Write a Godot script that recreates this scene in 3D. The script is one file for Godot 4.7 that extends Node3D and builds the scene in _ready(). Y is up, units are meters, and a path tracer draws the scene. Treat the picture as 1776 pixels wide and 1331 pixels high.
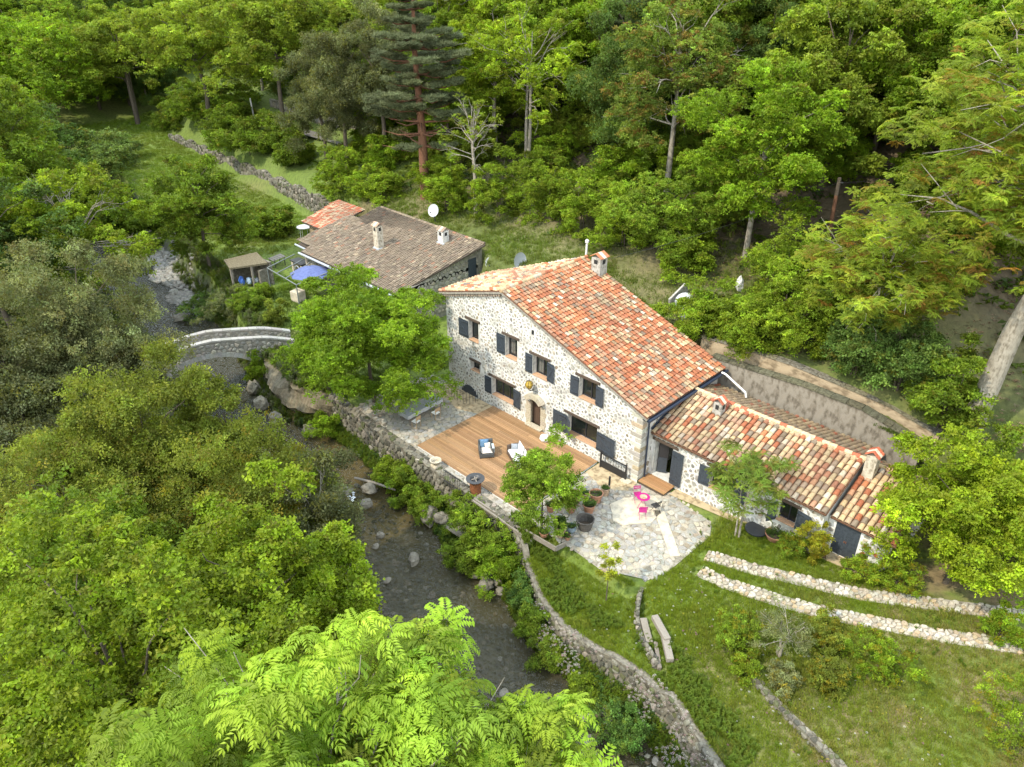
extends Node3D

const EYE := Vector3(18.71, 25.6, 28.78)
var rng := RandomNumberGenerator.new()
var M := {}
var names := {}
var where := {}
var total := 0


# ---------------------------------------------------------------- mesh builder
class MB:
	var v := PackedVector3Array()
	var n := PackedVector3Array()
	var c := PackedColorArray()
	var col := Color(1, 1, 1)

	func tri(a: Vector3, b: Vector3, d: Vector3) -> void:  # counter-clockwise seen from outside
		var nn := (b - a).cross(d - a).normalized()
		v.append(a); v.append(d); v.append(b)
		n.append(nn); n.append(nn); n.append(nn)
		c.append(col); c.append(col); c.append(col)

	func trin(a: Vector3, b: Vector3, d: Vector3, na: Vector3, nb: Vector3, nd: Vector3) -> void:
		v.append(a); v.append(d); v.append(b)
		n.append(na); n.append(nd); n.append(nb)
		c.append(col); c.append(col); c.append(col)

	func quad(a: Vector3, b: Vector3, d: Vector3, e: Vector3) -> void:
		tri(a, b, d)
		tri(a, d, e)

	func box(m: Vector3, s: Vector3, q := Basis.IDENTITY, ch := 0.0) -> void:
		var h := s * 0.5
		if ch <= 0.0:
			var p := []
			for i in 8:
				p.append(m + q * Vector3(h.x * (1 if i & 1 else -1), h.y * (1 if i & 2 else -1), h.z * (1 if i & 4 else -1)))
			quad(p[4], p[5], p[7], p[6]); quad(p[1], p[0], p[2], p[3])
			quad(p[5], p[1], p[3], p[7]); quad(p[0], p[4], p[6], p[2])
			quad(p[6], p[7], p[3], p[2]); quad(p[0], p[1], p[5], p[4])
			return
		var k := h - Vector3(ch, ch, ch)
		var pts := {}
		for i in 8:
			var g := Vector3(1 if i & 1 else -1, 1 if i & 2 else -1, 1 if i & 4 else -1)
			for a in 3:
				var w := k
				w[a] = h[a]
				pts[i * 3 + a] = m + q * (w * g)
		for a in 3:
			var b := (a + 1) % 3
			var d := (a + 2) % 3
			for sgn in 2:
				var r := []
				for t in [[0, 0], [1, 0], [1, 1], [0, 1]]:
					r.append(pts[((sgn << a) | (t[0] << b) | (t[1] << d)) * 3 + a])
				hquad(r[0], r[1], r[2], r[3], m)
			for s1 in 2:
				for s2 in 2:
					var i0 := (s1 << b) | (s2 << d)
					var i1 := i0 | (1 << a)
					hquad(pts[i0 * 3 + b], pts[i1 * 3 + b], pts[i1 * 3 + d], pts[i0 * 3 + d], m)
		for i in 8:
			htri(pts[i * 3], pts[i * 3 + 1], pts[i * 3 + 2], m)

	func htri(a: Vector3, b: Vector3, d: Vector3, mid: Vector3) -> void:
		if (b - a).cross(d - a).dot(a - mid) < 0.0:
			tri(a, d, b)
		else:
			tri(a, b, d)

	func hquad(a: Vector3, b: Vector3, d: Vector3, e: Vector3, mid: Vector3) -> void:
		htri(a, b, d, mid)
		htri(a, d, e, mid)

	func bar(a: Vector3, b: Vector3, w: float, t: float, up := Vector3.UP) -> void:
		var z := (b - a).normalized()
		if absf(z.dot(up)) > 0.98:
			up = Vector3.RIGHT
		var x := up.cross(z).normalized()
		var y := z.cross(x)
		box((a + b) * 0.5, Vector3(w, t, a.distance_to(b)), Basis(x, y, z))

	func tube(pts: Array, rad: Array, sides := 6, cap := true) -> void:
		var rings := []
		var nor := []
		var x := Vector3.RIGHT
		for i in pts.size():
			var z: Vector3 = (pts[mini(i + 1, pts.size() - 1)] - pts[maxi(i - 1, 0)]).normalized()
			if absf(z.dot(x)) > 0.95:
				x = Vector3.FORWARD if absf(z.z) < 0.8 else Vector3.UP
			var y := z.cross(x).normalized()
			x = y.cross(z).normalized()
			var r := []
			var rn := []
			for k in sides:
				var a := TAU * k / sides
				var d := x * cos(a) + y * sin(a)
				r.append(pts[i] + d * rad[i])
				rn.append(d)
			rings.append(r)
			nor.append(rn)
		for i in pts.size() - 1:
			for k in sides:
				var l := (k + 1) % sides
				trin(rings[i][k], rings[i][l], rings[i + 1][l], nor[i][k], nor[i][l], nor[i + 1][l])
				trin(rings[i][k], rings[i + 1][l], rings[i + 1][k], nor[i][k], nor[i + 1][l], nor[i + 1][k])
		if cap:
			for k in range(1, sides - 1):
				tri(rings[0][0], rings[0][k + 1], rings[0][k])
				var e: Array = rings[-1]
				tri(e[0], e[k], e[k + 1])

	func lathe(prof: Array, segs := 16, at := Vector3.ZERO) -> void:  # profile of Vector2(radius, height), outside upwards
		for i in prof.size() - 1:
			var p: Vector2 = prof[i]
			var q: Vector2 = prof[i + 1]
			var d := (q - p).normalized()
			var nr := Vector2(d.y, -d.x)
			for k in segs:
				var a := TAU * k / segs
				var b := TAU * (k + 1) / segs
				var A := Vector3(cos(a), 0, -sin(a))
				var B := Vector3(cos(b), 0, -sin(b))
				var na := A * nr.x + Vector3.UP * nr.y
				var nb := B * nr.x + Vector3.UP * nr.y
				var p0 := at + A * p.x + Vector3.UP * p.y
				var p1 := at + B * p.x + Vector3.UP * p.y
				var q0 := at + A * q.x + Vector3.UP * q.y
				var q1 := at + B * q.x + Vector3.UP * q.y
				if p.x > 0.0001:
					trin(p0, p1, q1, na, nb, nb)
				if q.x > 0.0001:
					trin(p0, q1, q0, na, nb, na)

	func slab(poly: Array, t: float) -> void:  # planar polygon, counter-clockwise from above; thickness below it
		var nn: Vector3 = (poly[1] - poly[0]).cross(poly[2] - poly[0]).normalized()
		var k := poly.size()
		for i in range(1, k - 1):
			tri(poly[0], poly[i], poly[i + 1])
			tri(poly[0] - nn * t, poly[i + 1] - nn * t, poly[i] - nn * t)
		for i in k:
			var a: Vector3 = poly[i]
			var b: Vector3 = poly[(i + 1) % k]
			quad(b, a, a - nn * t, b - nn * t)

	# a stone with a rounded face over the polygon (2D), on the plane o + u*x + w*y with normal nn
	func stone(poly: PackedVector2Array, o: Vector3, u: Vector3, w: Vector3, nn: Vector3, h: float, tilt := Vector2.ZERO) -> void:
		if u.cross(w).dot(nn) < 0.0:
			poly.reverse()
		var k := poly.size()
		var ce := Vector2.ZERO
		for p in poly:
			ce += p
		ce /= k
		var r0 := []
		var r1 := []
		for p in poly:
			r0.append(o + u * p.x + w * p.y - nn * 0.03)
			var s := ce + (p - ce) * 0.80
			r1.append(o + u * s.x + w * s.y + nn * (h * 0.86 + (s - ce).dot(tilt)))
		var top := o + u * ce.x + w * ce.y + nn * h
		for i in k:
			var j := (i + 1) % k
			quad(r0[i], r0[j], r1[j], r1[i])
			tri(r1[i], r1[j], top)

	func lump(m: Vector3, s: Vector3, seed_: int, q := Basis.IDENTITY) -> void:  # a rough boulder
		var nz := FastNoiseLite.new()
		nz.seed = seed_
		nz.frequency = 0.9
		var rows := 6
		var cols := 9
		var g := []
		for i in rows + 1:
			var line := []
			for k in cols:
				var th := PI * i / rows
				var ph := TAU * k / cols
				var d := Vector3(sin(th) * cos(ph), cos(th), sin(th) * sin(ph))
				line.append(m + q * (d * s * (0.82 + 0.42 * nz.get_noise_3dv(d * 1.3 + Vector3(seed_ % 97, 0, 0)))))
			g.append(line)
		for i in rows:
			for k in cols:
				var l := (k + 1) % cols
				htri(g[i][k], g[i][l], g[i + 1][l], m)
				if i > 0:
					htri(g[i][k], g[i + 1][l], g[i + 1][k], m)
				else:
					htri(g[i][k], g[i + 1][l], g[i + 1][k], m)

	func empty() -> bool:
		return v.is_empty()

	func made(mat: Material, off := Vector3.ZERO) -> ArrayMesh:
		var a := []
		a.resize(Mesh.ARRAY_MAX)
		var w := v
		if off != Vector3.ZERO:
			w = PackedVector3Array()
			w.resize(v.size())
			for i in v.size():
				w[i] = v[i] - off
		a[Mesh.ARRAY_VERTEX] = w
		a[Mesh.ARRAY_NORMAL] = n
		a[Mesh.ARRAY_COLOR] = c
		var m := ArrayMesh.new()
		m.add_surface_from_arrays(Mesh.PRIMITIVE_TRIANGLES, a)
		m.surface_set_material(0, mat)
		return m

	func base() -> Vector3:
		var lo := v[0]
		var hi := v[0]
		for p in v:
			lo = lo.min(p)
			hi = hi.max(p)
		return Vector3((lo.x + hi.x) * 0.5, lo.y, (lo.z + hi.z) * 0.5)


# ---------------------------------------------------------------- objects
func numbered(called: String) -> String:
	if not names.has(called):
		names[called] = 0
		return called
	names[called] += 1
	return "%s_%03d" % [called, names[called]]


func tag(o: Node3D, label: String, category: String, group := "", kind := "") -> void:
	if label:
		o.set_meta("label", label)
	if category:
		o.set_meta("category", category)
	if group:
		o.set_meta("group", group)
	if kind:
		o.set_meta("kind", kind)


func thing(called: String, label: String, category: String, at := Vector3.ZERO, group := "") -> Node3D:
	var o := Node3D.new()
	o.name = numbered(called)
	add_child(o, true)
	o.position = at
	where[o] = at
	tag(o, label, category, group)
	return o


# commits a builder as one named mesh under parent; its vertices are given in the parent's own frame's world
func part(called: String, mb: MB, mat: Material, parent: Node3D, kind := "") -> MeshInstance3D:
	var o := MeshInstance3D.new()
	var b := mb.base()
	o.mesh = mb.made(mat, b)
	o.name = called if parent != self else numbered(called)
	parent.add_child(o, true)
	o.position = b - where.get(parent, Vector3.ZERO)
	where[o] = b
	if kind:
		o.set_meta("kind", kind)
	return o


func one(called: String, mb: MB, mat: Material, label: String, category: String, group := "") -> MeshInstance3D:
	var o := part(called, mb, mat, self)
	tag(o, label, category, group)
	return o


func struct(called: String, mb: MB, mat: Material) -> MeshInstance3D:
	var o := part(called, mb, mat, self)
	o.set_meta("kind", "structure")
	return o


func scatter(called: String, mesh: Mesh, mat: Material, xf: Array, cols: Array, parent: Node3D, kind := "") -> MultiMeshInstance3D:
	var mm := MultiMesh.new()
	mm.transform_format = MultiMesh.TRANSFORM_3D
	mm.use_colors = true
	mm.mesh = mesh
	mm.instance_count = xf.size()
	total += xf.size()
	for i in xf.size():
		mm.set_instance_transform(i, xf[i])
		mm.set_instance_color(i, cols[i])
	var o := MultiMeshInstance3D.new()
	o.multimesh = mm
	if mat:
		o.material_override = mat
	o.name = called if parent != self else numbered(called)
	parent.add_child(o, true)
	o.position = -where.get(parent, Vector3.ZERO)
	where[o] = Vector3.ZERO
	if kind:
		o.set_meta("kind", kind)
	return o


func R(a: float, b: float) -> float:
	return rng.randf_range(a, b)


func lin(r: float, g: float, b: float, k := 1.0) -> Color:
	return Color(r * k, g * k, b * k)


func vary(c: Color, k := 0.15, hue := 0.05) -> Color:
	var f := 1.0 + R(-k, k)
	return Color(c.r * f * (1.0 + R(-hue, hue)), c.g * f, c.b * f * (1.0 + R(-hue, hue)))


func pick(list: Array, weights: Array) -> Variant:
	var t := 0.0
	for w in weights:
		t += w
	var x := rng.randf() * t
	for i in list.size():
		x -= weights[i]
		if x <= 0.0:
			return list[i]
	return list[-1]


# ---------------------------------------------------------------- materials
func noise_tex(freq: float, stops: Array, octaves := 4, size := 512, kind := FastNoiseLite.TYPE_SIMPLEX_SMOOTH, warp := 0.0, sd := 1) -> NoiseTexture2D:
	var f := FastNoiseLite.new()
	f.noise_type = kind
	f.seed = sd
	f.frequency = freq
	f.fractal_octaves = octaves
	f.fractal_gain = 0.55
	if warp > 0.0:
		f.domain_warp_enabled = true
		f.domain_warp_amplitude = warp
		f.domain_warp_frequency = freq * 1.5
	var t := NoiseTexture2D.new()
	t.width = size
	t.height = size
	t.seamless = true
	t.noise = f
	var g := Gradient.new()
	var off := PackedFloat32Array()
	var cs := PackedColorArray()
	for s in stops:
		off.append(s[0])
		cs.append((s[1] as Color).linear_to_srgb())
	g.offsets = off
	g.colors = cs
	t.color_ramp = g
	return t


func bump_tex(freq: float, octaves := 4, size := 512, sd := 5, kind := FastNoiseLite.TYPE_SIMPLEX_SMOOTH) -> NoiseTexture2D:
	return noise_tex(freq, [[0.0, Color(0, 0, 0)], [1.0, Color(1, 1, 1)]], octaves, size, kind, 0.0, sd)


func mat(called: String, c: Color, rough := 0.9, tex: Texture2D = null, metres := Vector3.ONE, bump: Texture2D = null, bump_cm := 1.0) -> StandardMaterial3D:
	var m := StandardMaterial3D.new()
	m.resource_name = called
	m.albedo_color = c.linear_to_srgb()
	m.roughness = rough
	m.vertex_color_use_as_albedo = true
	m.vertex_color_is_srgb = false
	if tex or bump:
		m.uv1_triplanar = true
		m.uv1_world_triplanar = true
		m.uv1_scale = Vector3.ONE / metres
	if tex:
		m.albedo_texture = tex
	if bump:
		m.heightmap_enabled = true
		m.heightmap_texture = bump
		m.heightmap_scale = bump_cm
	M[called] = m
	return m


func leafmat(called: String, c: Color, back := 0.55, rough := 0.55) -> StandardMaterial3D:
	var m := mat(called, c, rough)
	m.metallic_specular = 0.35
	m.backlight_enabled = true
	m.backlight = Color(back, back, back * 0.7)
	return m


func make_materials() -> void:
	var G := func(x): return Color(x, x, x)
	var mottle := noise_tex(0.012, [[0.0, Color(0.55, 0.55, 0.55)], [0.5, Color(0.9, 0.9, 0.88)], [1.0, Color(1.15, 1.1, 1.0)]], 6)
	var stonet := noise_tex(0.02, [[0.0, Color(0.5, 0.5, 0.48)], [0.45, Color(0.85, 0.84, 0.8)], [0.7, Color(1, 1, 1)], [1.0, Color(0.7, 0.68, 0.62)]], 5, 512, FastNoiseLite.TYPE_SIMPLEX, 12.0, 3)
	var stains := noise_tex(0.008, [[0.0, Color(0.35, 0.33, 0.3)], [0.35, Color(0.75, 0.72, 0.68)], [0.6, Color(1, 1, 1)], [1.0, Color(1, 0.97, 0.92)]], 6, 512, FastNoiseLite.TYPE_SIMPLEX, 30.0, 9)
	var lichen := noise_tex(0.016, [[0.0, Color(0.4, 0.36, 0.3)], [0.32, Color(0.8, 0.78, 0.74)], [0.6, Color(1, 1, 1)], [0.86, Color(1, 1, 1)], [1.0, Color(0.85, 0.83, 0.7)]], 6, 512, FastNoiseLite.TYPE_SIMPLEX, 16.0, 21)
	var earth := noise_tex(0.009, [[0.0, Color(0.45, 0.45, 0.42)], [0.4, Color(0.8, 0.82, 0.78)], [0.6, Color(1.0, 1.0, 0.95)], [1.0, Color(1.3, 1.2, 1.0)]], 7, 1024, FastNoiseLite.TYPE_SIMPLEX, 20.0, 14)
	var grain := noise_tex(0.02, [[0.0, Color(0.5, 0.42, 0.36)], [0.4, Color(0.85, 0.82, 0.78)], [0.7, Color(1, 1, 1)], [1.0, Color(1.1, 1.05, 0.98)]], 5, 512, FastNoiseLite.TYPE_SIMPLEX, 0.0, 31)
	var bed := noise_tex(0.035, [[0.0, Color(0.25, 0.24, 0.22)], [0.35, Color(0.55, 0.52, 0.48)], [0.6, Color(0.9, 0.88, 0.82)], [1.0, Color(1.5, 1.45, 1.3)]], 5, 512, FastNoiseLite.TYPE_CELLULAR, 10.0, 77)
	var b1 := bump_tex(0.03, 5)
	var b2 := bump_tex(0.012, 6, 512, 8)
	var patchy := noise_tex(0.006, [[0.0, Color(0.62, 0.6, 0.56)], [0.4, Color(0.9, 0.89, 0.87)], [0.65, Color(1, 1, 1)], [1.0, Color(1.0, 0.99, 0.96)]], 7, 512, FastNoiseLite.TYPE_SIMPLEX, 24.0, 51)
	mat("mortar", lin(0.66, 0.65, 0.62), 0.95, patchy, Vector3(4.4, 4.4, 4.4), b1, 1.5)
	mat("mortar_grey", lin(0.27, 0.25, 0.215), 0.95, mottle, Vector3(2.2, 2.2, 2.2), b1, 2.0)
	mat("stone", lin(1, 1, 1), 0.9, stonet, Vector3(0.9, 0.9, 0.9), b1, 1.2)
	mat("dressed_stone", lin(0.5, 0.44, 0.34), 0.9, stonet, Vector3(1.2, 1.2, 1.2), b1, 0.6)
	mat("rock", lin(0.19, 0.175, 0.14), 0.92, stains, Vector3(1.6, 1.6, 1.6), b2, 6.0)
	mat("plaster", lin(0.62, 0.61, 0.58), 0.9, mottle, Vector3(3, 3, 3))
	mat("chimney_plaster", lin(0.52, 0.47, 0.38), 0.95, stains, Vector3(1.4, 1.9, 1.4), b1, 0.8)
	mat("grey_render", lin(0.40, 0.385, 0.35), 0.95, stains, Vector3(1.3, 1.6, 1.3), b1, 0.8)
	mat("wall_concrete", lin(0.23, 0.205, 0.165), 0.95, stains, Vector3(2.2, 4.2, 2.2), b2, 3.0)
	mat("wall_ochre", lin(0.37, 0.29, 0.19), 0.95, stains, Vector3(4.2, 2.6, 4.2), b2, 3.0)
	mat("shutter", lin(0.046, 0.058, 0.076), 0.55, mottle, Vector3(1.1, 1.1, 1.1))
	mat("grey_tube", lin(0.15, 0.165, 0.16), 0.5)
	mat("mossy_boards", lin(0.17, 0.145, 0.09), 0.95, stains, Vector3(0.9, 0.9, 0.9), b1, 1.5)
	mat("frame", lin(0.025, 0.025, 0.028), 0.5)
	mat("black_iron", lin(0.018, 0.018, 0.02), 0.5)
	mat("old_beam", lin(0.085, 0.06, 0.043), 0.85, grain, Vector3(1.2, 0.2, 0.2), b1, 0.6)
	mat("door_wood", lin(0.10, 0.062, 0.042), 0.7, grain, Vector3(0.12, 1.0, 0.12))
	mat("sill_tile", lin(0.50, 0.30, 0.18), 0.85, mottle, Vector3(0.6, 0.6, 0.6))
	mat("deck", lin(1, 1, 1), 0.72, grain, Vector3(1.6, 0.11, 0.11), bump_tex(0.02, 4, 512, 31), 0.2)
	mat("grey_wood", lin(0.26, 0.235, 0.20), 0.9, grain, Vector3(0.13, 0.13, 1.2), b1, 0.5)
	mat("gutter", lin(0.022, 0.032, 0.055), 0.45)
	mat("zinc", lin(0.34, 0.37, 0.41), 0.45)
	mat("white_pipe", lin(0.62, 0.6, 0.57), 0.5)
	mat("tile", lin(1, 1, 1), 0.85, lichen, Vector3(1.0, 1.0, 1.0), b1, 0.5)
	mat("tile_old", lin(1, 1, 1), 0.92, lichen, Vector3(0.8, 0.8, 0.8), b1, 0.8)
	mat("tile_bed", lin(0.17, 0.085, 0.05), 0.9, lichen, Vector3(1, 1, 1))
	mat("tile_bed_old", lin(0.085, 0.065, 0.048), 0.95, lichen, Vector3(1, 1, 1))
	mat("ridge_mortar", lin(0.52, 0.40, 0.25), 0.95, stains, Vector3(1.2, 1.2, 1.2), b1, 1.0)
	mat("earth", lin(1, 1, 1), 0.95, earth, Vector3(5.2, 5.2, 5.2), b2, 6.0)
	mat("bed", lin(1, 1, 1), 0.8, bed, Vector3(2.6, 2.6, 2.6), b2, 8.0)
	mat("patio_ground", lin(0.31, 0.285, 0.235), 0.95, stains, Vector3(2.3, 2.3, 2.3), b2, 3.0)
	mat("cream_slab", lin(0.54, 0.475, 0.37), 0.9, mottle, Vector3(3, 3, 3), b1, 0.6)
	mat("ochre_concrete", lin(0.43, 0.34, 0.21), 0.92, stains, Vector3(2.2, 2.2, 2.2), b1, 0.8)
	mat("asphalt", lin(0.17, 0.16, 0.145), 0.95, mottle, Vector3(2, 2, 2))
	mat("bark", lin(0.13, 0.105, 0.08), 0.95, stonet, Vector3(0.5, 1.6, 0.5), b1, 3.0)
	mat("bark_pale", lin(0.33, 0.30, 0.25), 0.95, stains, Vector3(0.9, 2.2, 0.9), b1, 2.0)
	mat("bark_red", lin(0.22, 0.105, 0.06), 0.95, stonet, Vector3(0.5, 1.6, 0.5), b1, 3.0)
	mat("terracotta", lin(0.42, 0.21, 0.125), 0.85, lichen, Vector3(0.9, 0.9, 0.9))
	mat("pot_beige", lin(0.45, 0.32, 0.22), 0.85, stains, Vector3(0.9, 0.9, 0.9))
	mat("pot_dark", lin(0.10, 0.09, 0.08), 0.8, stains, Vector3(0.7, 0.7, 0.7))
	mat("pot_blue", lin(0.17, 0.22, 0.26), 0.5, mottle, Vector3(0.7, 0.7, 0.7))
	mat("soil", lin(0.06, 0.045, 0.03), 1.0)
	mat("rattan", lin(0.085, 0.09, 0.09), 0.7, noise_tex(0.09, [[0.0, G.call(0.4)], [1.0, G.call(1.3)]], 2), Vector3(0.25, 0.08, 0.25))
	mat("rattan_brown", lin(0.11, 0.075, 0.055), 0.7, noise_tex(0.09, [[0.0, G.call(0.4)], [1.0, G.call(1.3)]], 2), Vector3(0.25, 0.08, 0.25))
	mat("fabric", lin(1, 1, 1), 0.95, mottle, Vector3(0.5, 0.5, 0.5))
	mat("rust", lin(0.24, 0.085, 0.032), 0.85, stains, Vector3(0.8, 0.8, 0.8))
	mat("steel_dark", lin(0.045, 0.047, 0.052), 0.5, mottle, Vector3(0.5, 0.5, 0.5))
	mat("pink", lin(0.40, 0.005, 0.16), 0.45)
	mat("dish_white", lin(0.44, 0.45, 0.46), 0.5)
	mat("paint", lin(1, 1, 1), 0.5)
	mat("amber_glass", lin(0.36, 0.24, 0.03), 0.3)
	mat("blue_cloth", lin(0.10, 0.13, 0.30), 0.9, mottle, Vector3(1.5, 1.5, 1.5))
	mat("dark_room", lin(0.02, 0.02, 0.02), 0.9)
	var gl := mat("glass", Color(0.02, 0.03, 0.035), 0.04)
	gl.albedo_color.a = 0.35
	gl.transparency = BaseMaterial3D.TRANSPARENCY_ALPHA
	var wa := mat("water", lin(0.03, 0.03, 0.014), 0.05, null, Vector3(1.9, 1.9, 1.9), bump_tex(0.012, 4, 512, 44), 5.0)
	wa.metallic_specular = 0.33
	wa.albedo_color.a = 0.42
	wa.transparency = BaseMaterial3D.TRANSPARENCY_ALPHA
	var fo := mat("foam", lin(0.7, 0.74, 0.78), 0.6)
	leafmat("leaf", lin(1, 1, 1), 1.0)
	leafmat("leaf_dry", lin(1, 1, 1), 0.3, 0.7)
	leafmat("needle", lin(1, 1, 1), 0.4, 0.7)
	leafmat("blade", lin(1, 1, 1), 0.9, 0.65)


# ---------------------------------------------------------------- the lie of the land
const ZB := [Vector2(-160, 34), Vector2(-118, 24), Vector2(-85, 17), Vector2(-64, 14), Vector2(-50, 12.6), Vector2(-38, 11.6), Vector2(-24, 11), Vector2(-23, 9.2), Vector2(-18, 8.6), Vector2(0, 8.4), Vector2(14, 7.6), Vector2(20, 5.5), Vector2(30, 2)]
const HB := [Vector2(-160, 2.5), Vector2(-60, 2.5), Vector2(-45, 3.6), Vector2(-36, 4.2), Vector2(-2, 4.3), Vector2(1, 4.9), Vector2(9, 4.9), Vector2(12, 3.6), Vector2(18, 2), Vector2(30, 1)]
const ZW := [Vector2(-90, -6), Vector2(-60, 0), Vector2(-52, 1.5), Vector2(-45, 2.6), Vector2(-38, 4.2), Vector2(-33, 5.6), Vector2(-28, 7), Vector2(-23.5, 7.6), Vector2(-20, 6.5), Vector2(-12, 6.9), Vector2(-4.4, 7.1), Vector2(-2, 7.4), Vector2(0, 8.5), Vector2(1.7, 9.5), Vector2(3.5, 10), Vector2(7.8, 9.9), Vector2(9.8, 10.3), Vector2(12, 11.3), Vector2(16, 13), Vector2(25, 18), Vector2(60, 40)]
const BW := [Vector2(-60, 1.5), Vector2(-24, 1.2), Vector2(-17, 0.7), Vector2(-8, 1.4), Vector2(-5, 2.2), Vector2(0, 1.3), Vector2(3, 0.9), Vector2(10, 0.8), Vector2(30, 1)]
const ZL := [Vector2(-90, 4), Vector2(-60, 8.5), Vector2(-45, 10), Vector2(-38, 11.2), Vector2(-33, 12.8), Vector2(-25, 13.8), Vector2(-15, 14.2), Vector2(-8, 14.8), Vector2(0, 15.6), Vector2(5, 16.5), Vector2(10, 18), Vector2(20, 24), Vector2(60, 46)]


func along(x: float, p: Array) -> float:
	if x <= p[0].x:
		return p[0].y
	for i in range(1, p.size()):
		if x < p[i].x:
			var a: Vector2 = p[i - 1]
			var b: Vector2 = p[i]
			return lerpf(a.y, b.y, (x - a.x) / (b.x - a.x))
	return p[-1].y


func ss(a: float, b: float, x: float) -> float:
	return smoothstep(a, b, x)


func platform(x: float, z: float) -> float:
	var near := maxf(ss(5.2, 6.4, x), ss(0.3, -0.7, z))
	var p := -0.2 + 0.05 * maxf(0, x - 1) * near + 0.05 * maxf(0, x - 12) + 0.02 * maxf(0, -x - 45)
	if x > -1.0:
		var d := (z - (5.9 + (x - 4.6) * 0.9)) / 1.35 if x > 4.6 else z - 6.7
		p -= 0.5 * ss(-0.15, 0.15, d)
		p -= 0.35 * ss(5, 10, z) * ss(8, 11, x) * (1.0 - ss(0, 0.3, 8.1 + (x - 12.5) * 0.31 - z))
	return p


func land(x: float, z: float) -> float:
	var zw := along(x, ZW)
	var p := platform(x, z)
	var y := p
	var s := -z - along(x, ZB)
	if s > 0:
		y += along(x, HB) * ss(0, 1.2, s) + 0.30 * minf(s, 14) + 0.55 * maxf(0, s - 14)
	if x < -120:
		y += 0.45 * (-120 - x)
	if z > zw:
		var zl := along(x, ZL)
		if z < zl:
			var t := z - zw
			if t < zl - z:
				var bw := along(x, BW)
				if t < 0.15:
					y = lerpf(p, -1.9, t / 0.15)
				elif t < bw:
					y = -1.9 - 0.85 * (t - 0.15) / (bw - 0.15)
				else:
					y = -2.75 - 0.5 * ss(0, 1.6, t - bw)
			else:
				y = -3.25 + 0.7 * (1.0 - ss(0, 1.5, zl - z))
		else:
			var t := z - zl
			y = -2.55 + 1.4 * ss(0, 3, t) + 0.10 * maxf(0, t - 3) + (0.3 * maxf(0, t - 14) if x < -45 else 0.0) + 0.35 * maxf(0, -x - 60) * ss(0, 10, t)
	return y


func steps(list: Array) -> PackedFloat32Array:  # [from, step, to, step, to ...]
	var out := PackedFloat32Array()
	var x: float = list[0]
	var i := 1
	while i < list.size():
		while x < list[i + 1] - 0.001:
			out.append(x)
			x += list[i]
		x = list[i + 1]
		i += 2
	out.append(x)
	return out


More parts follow.
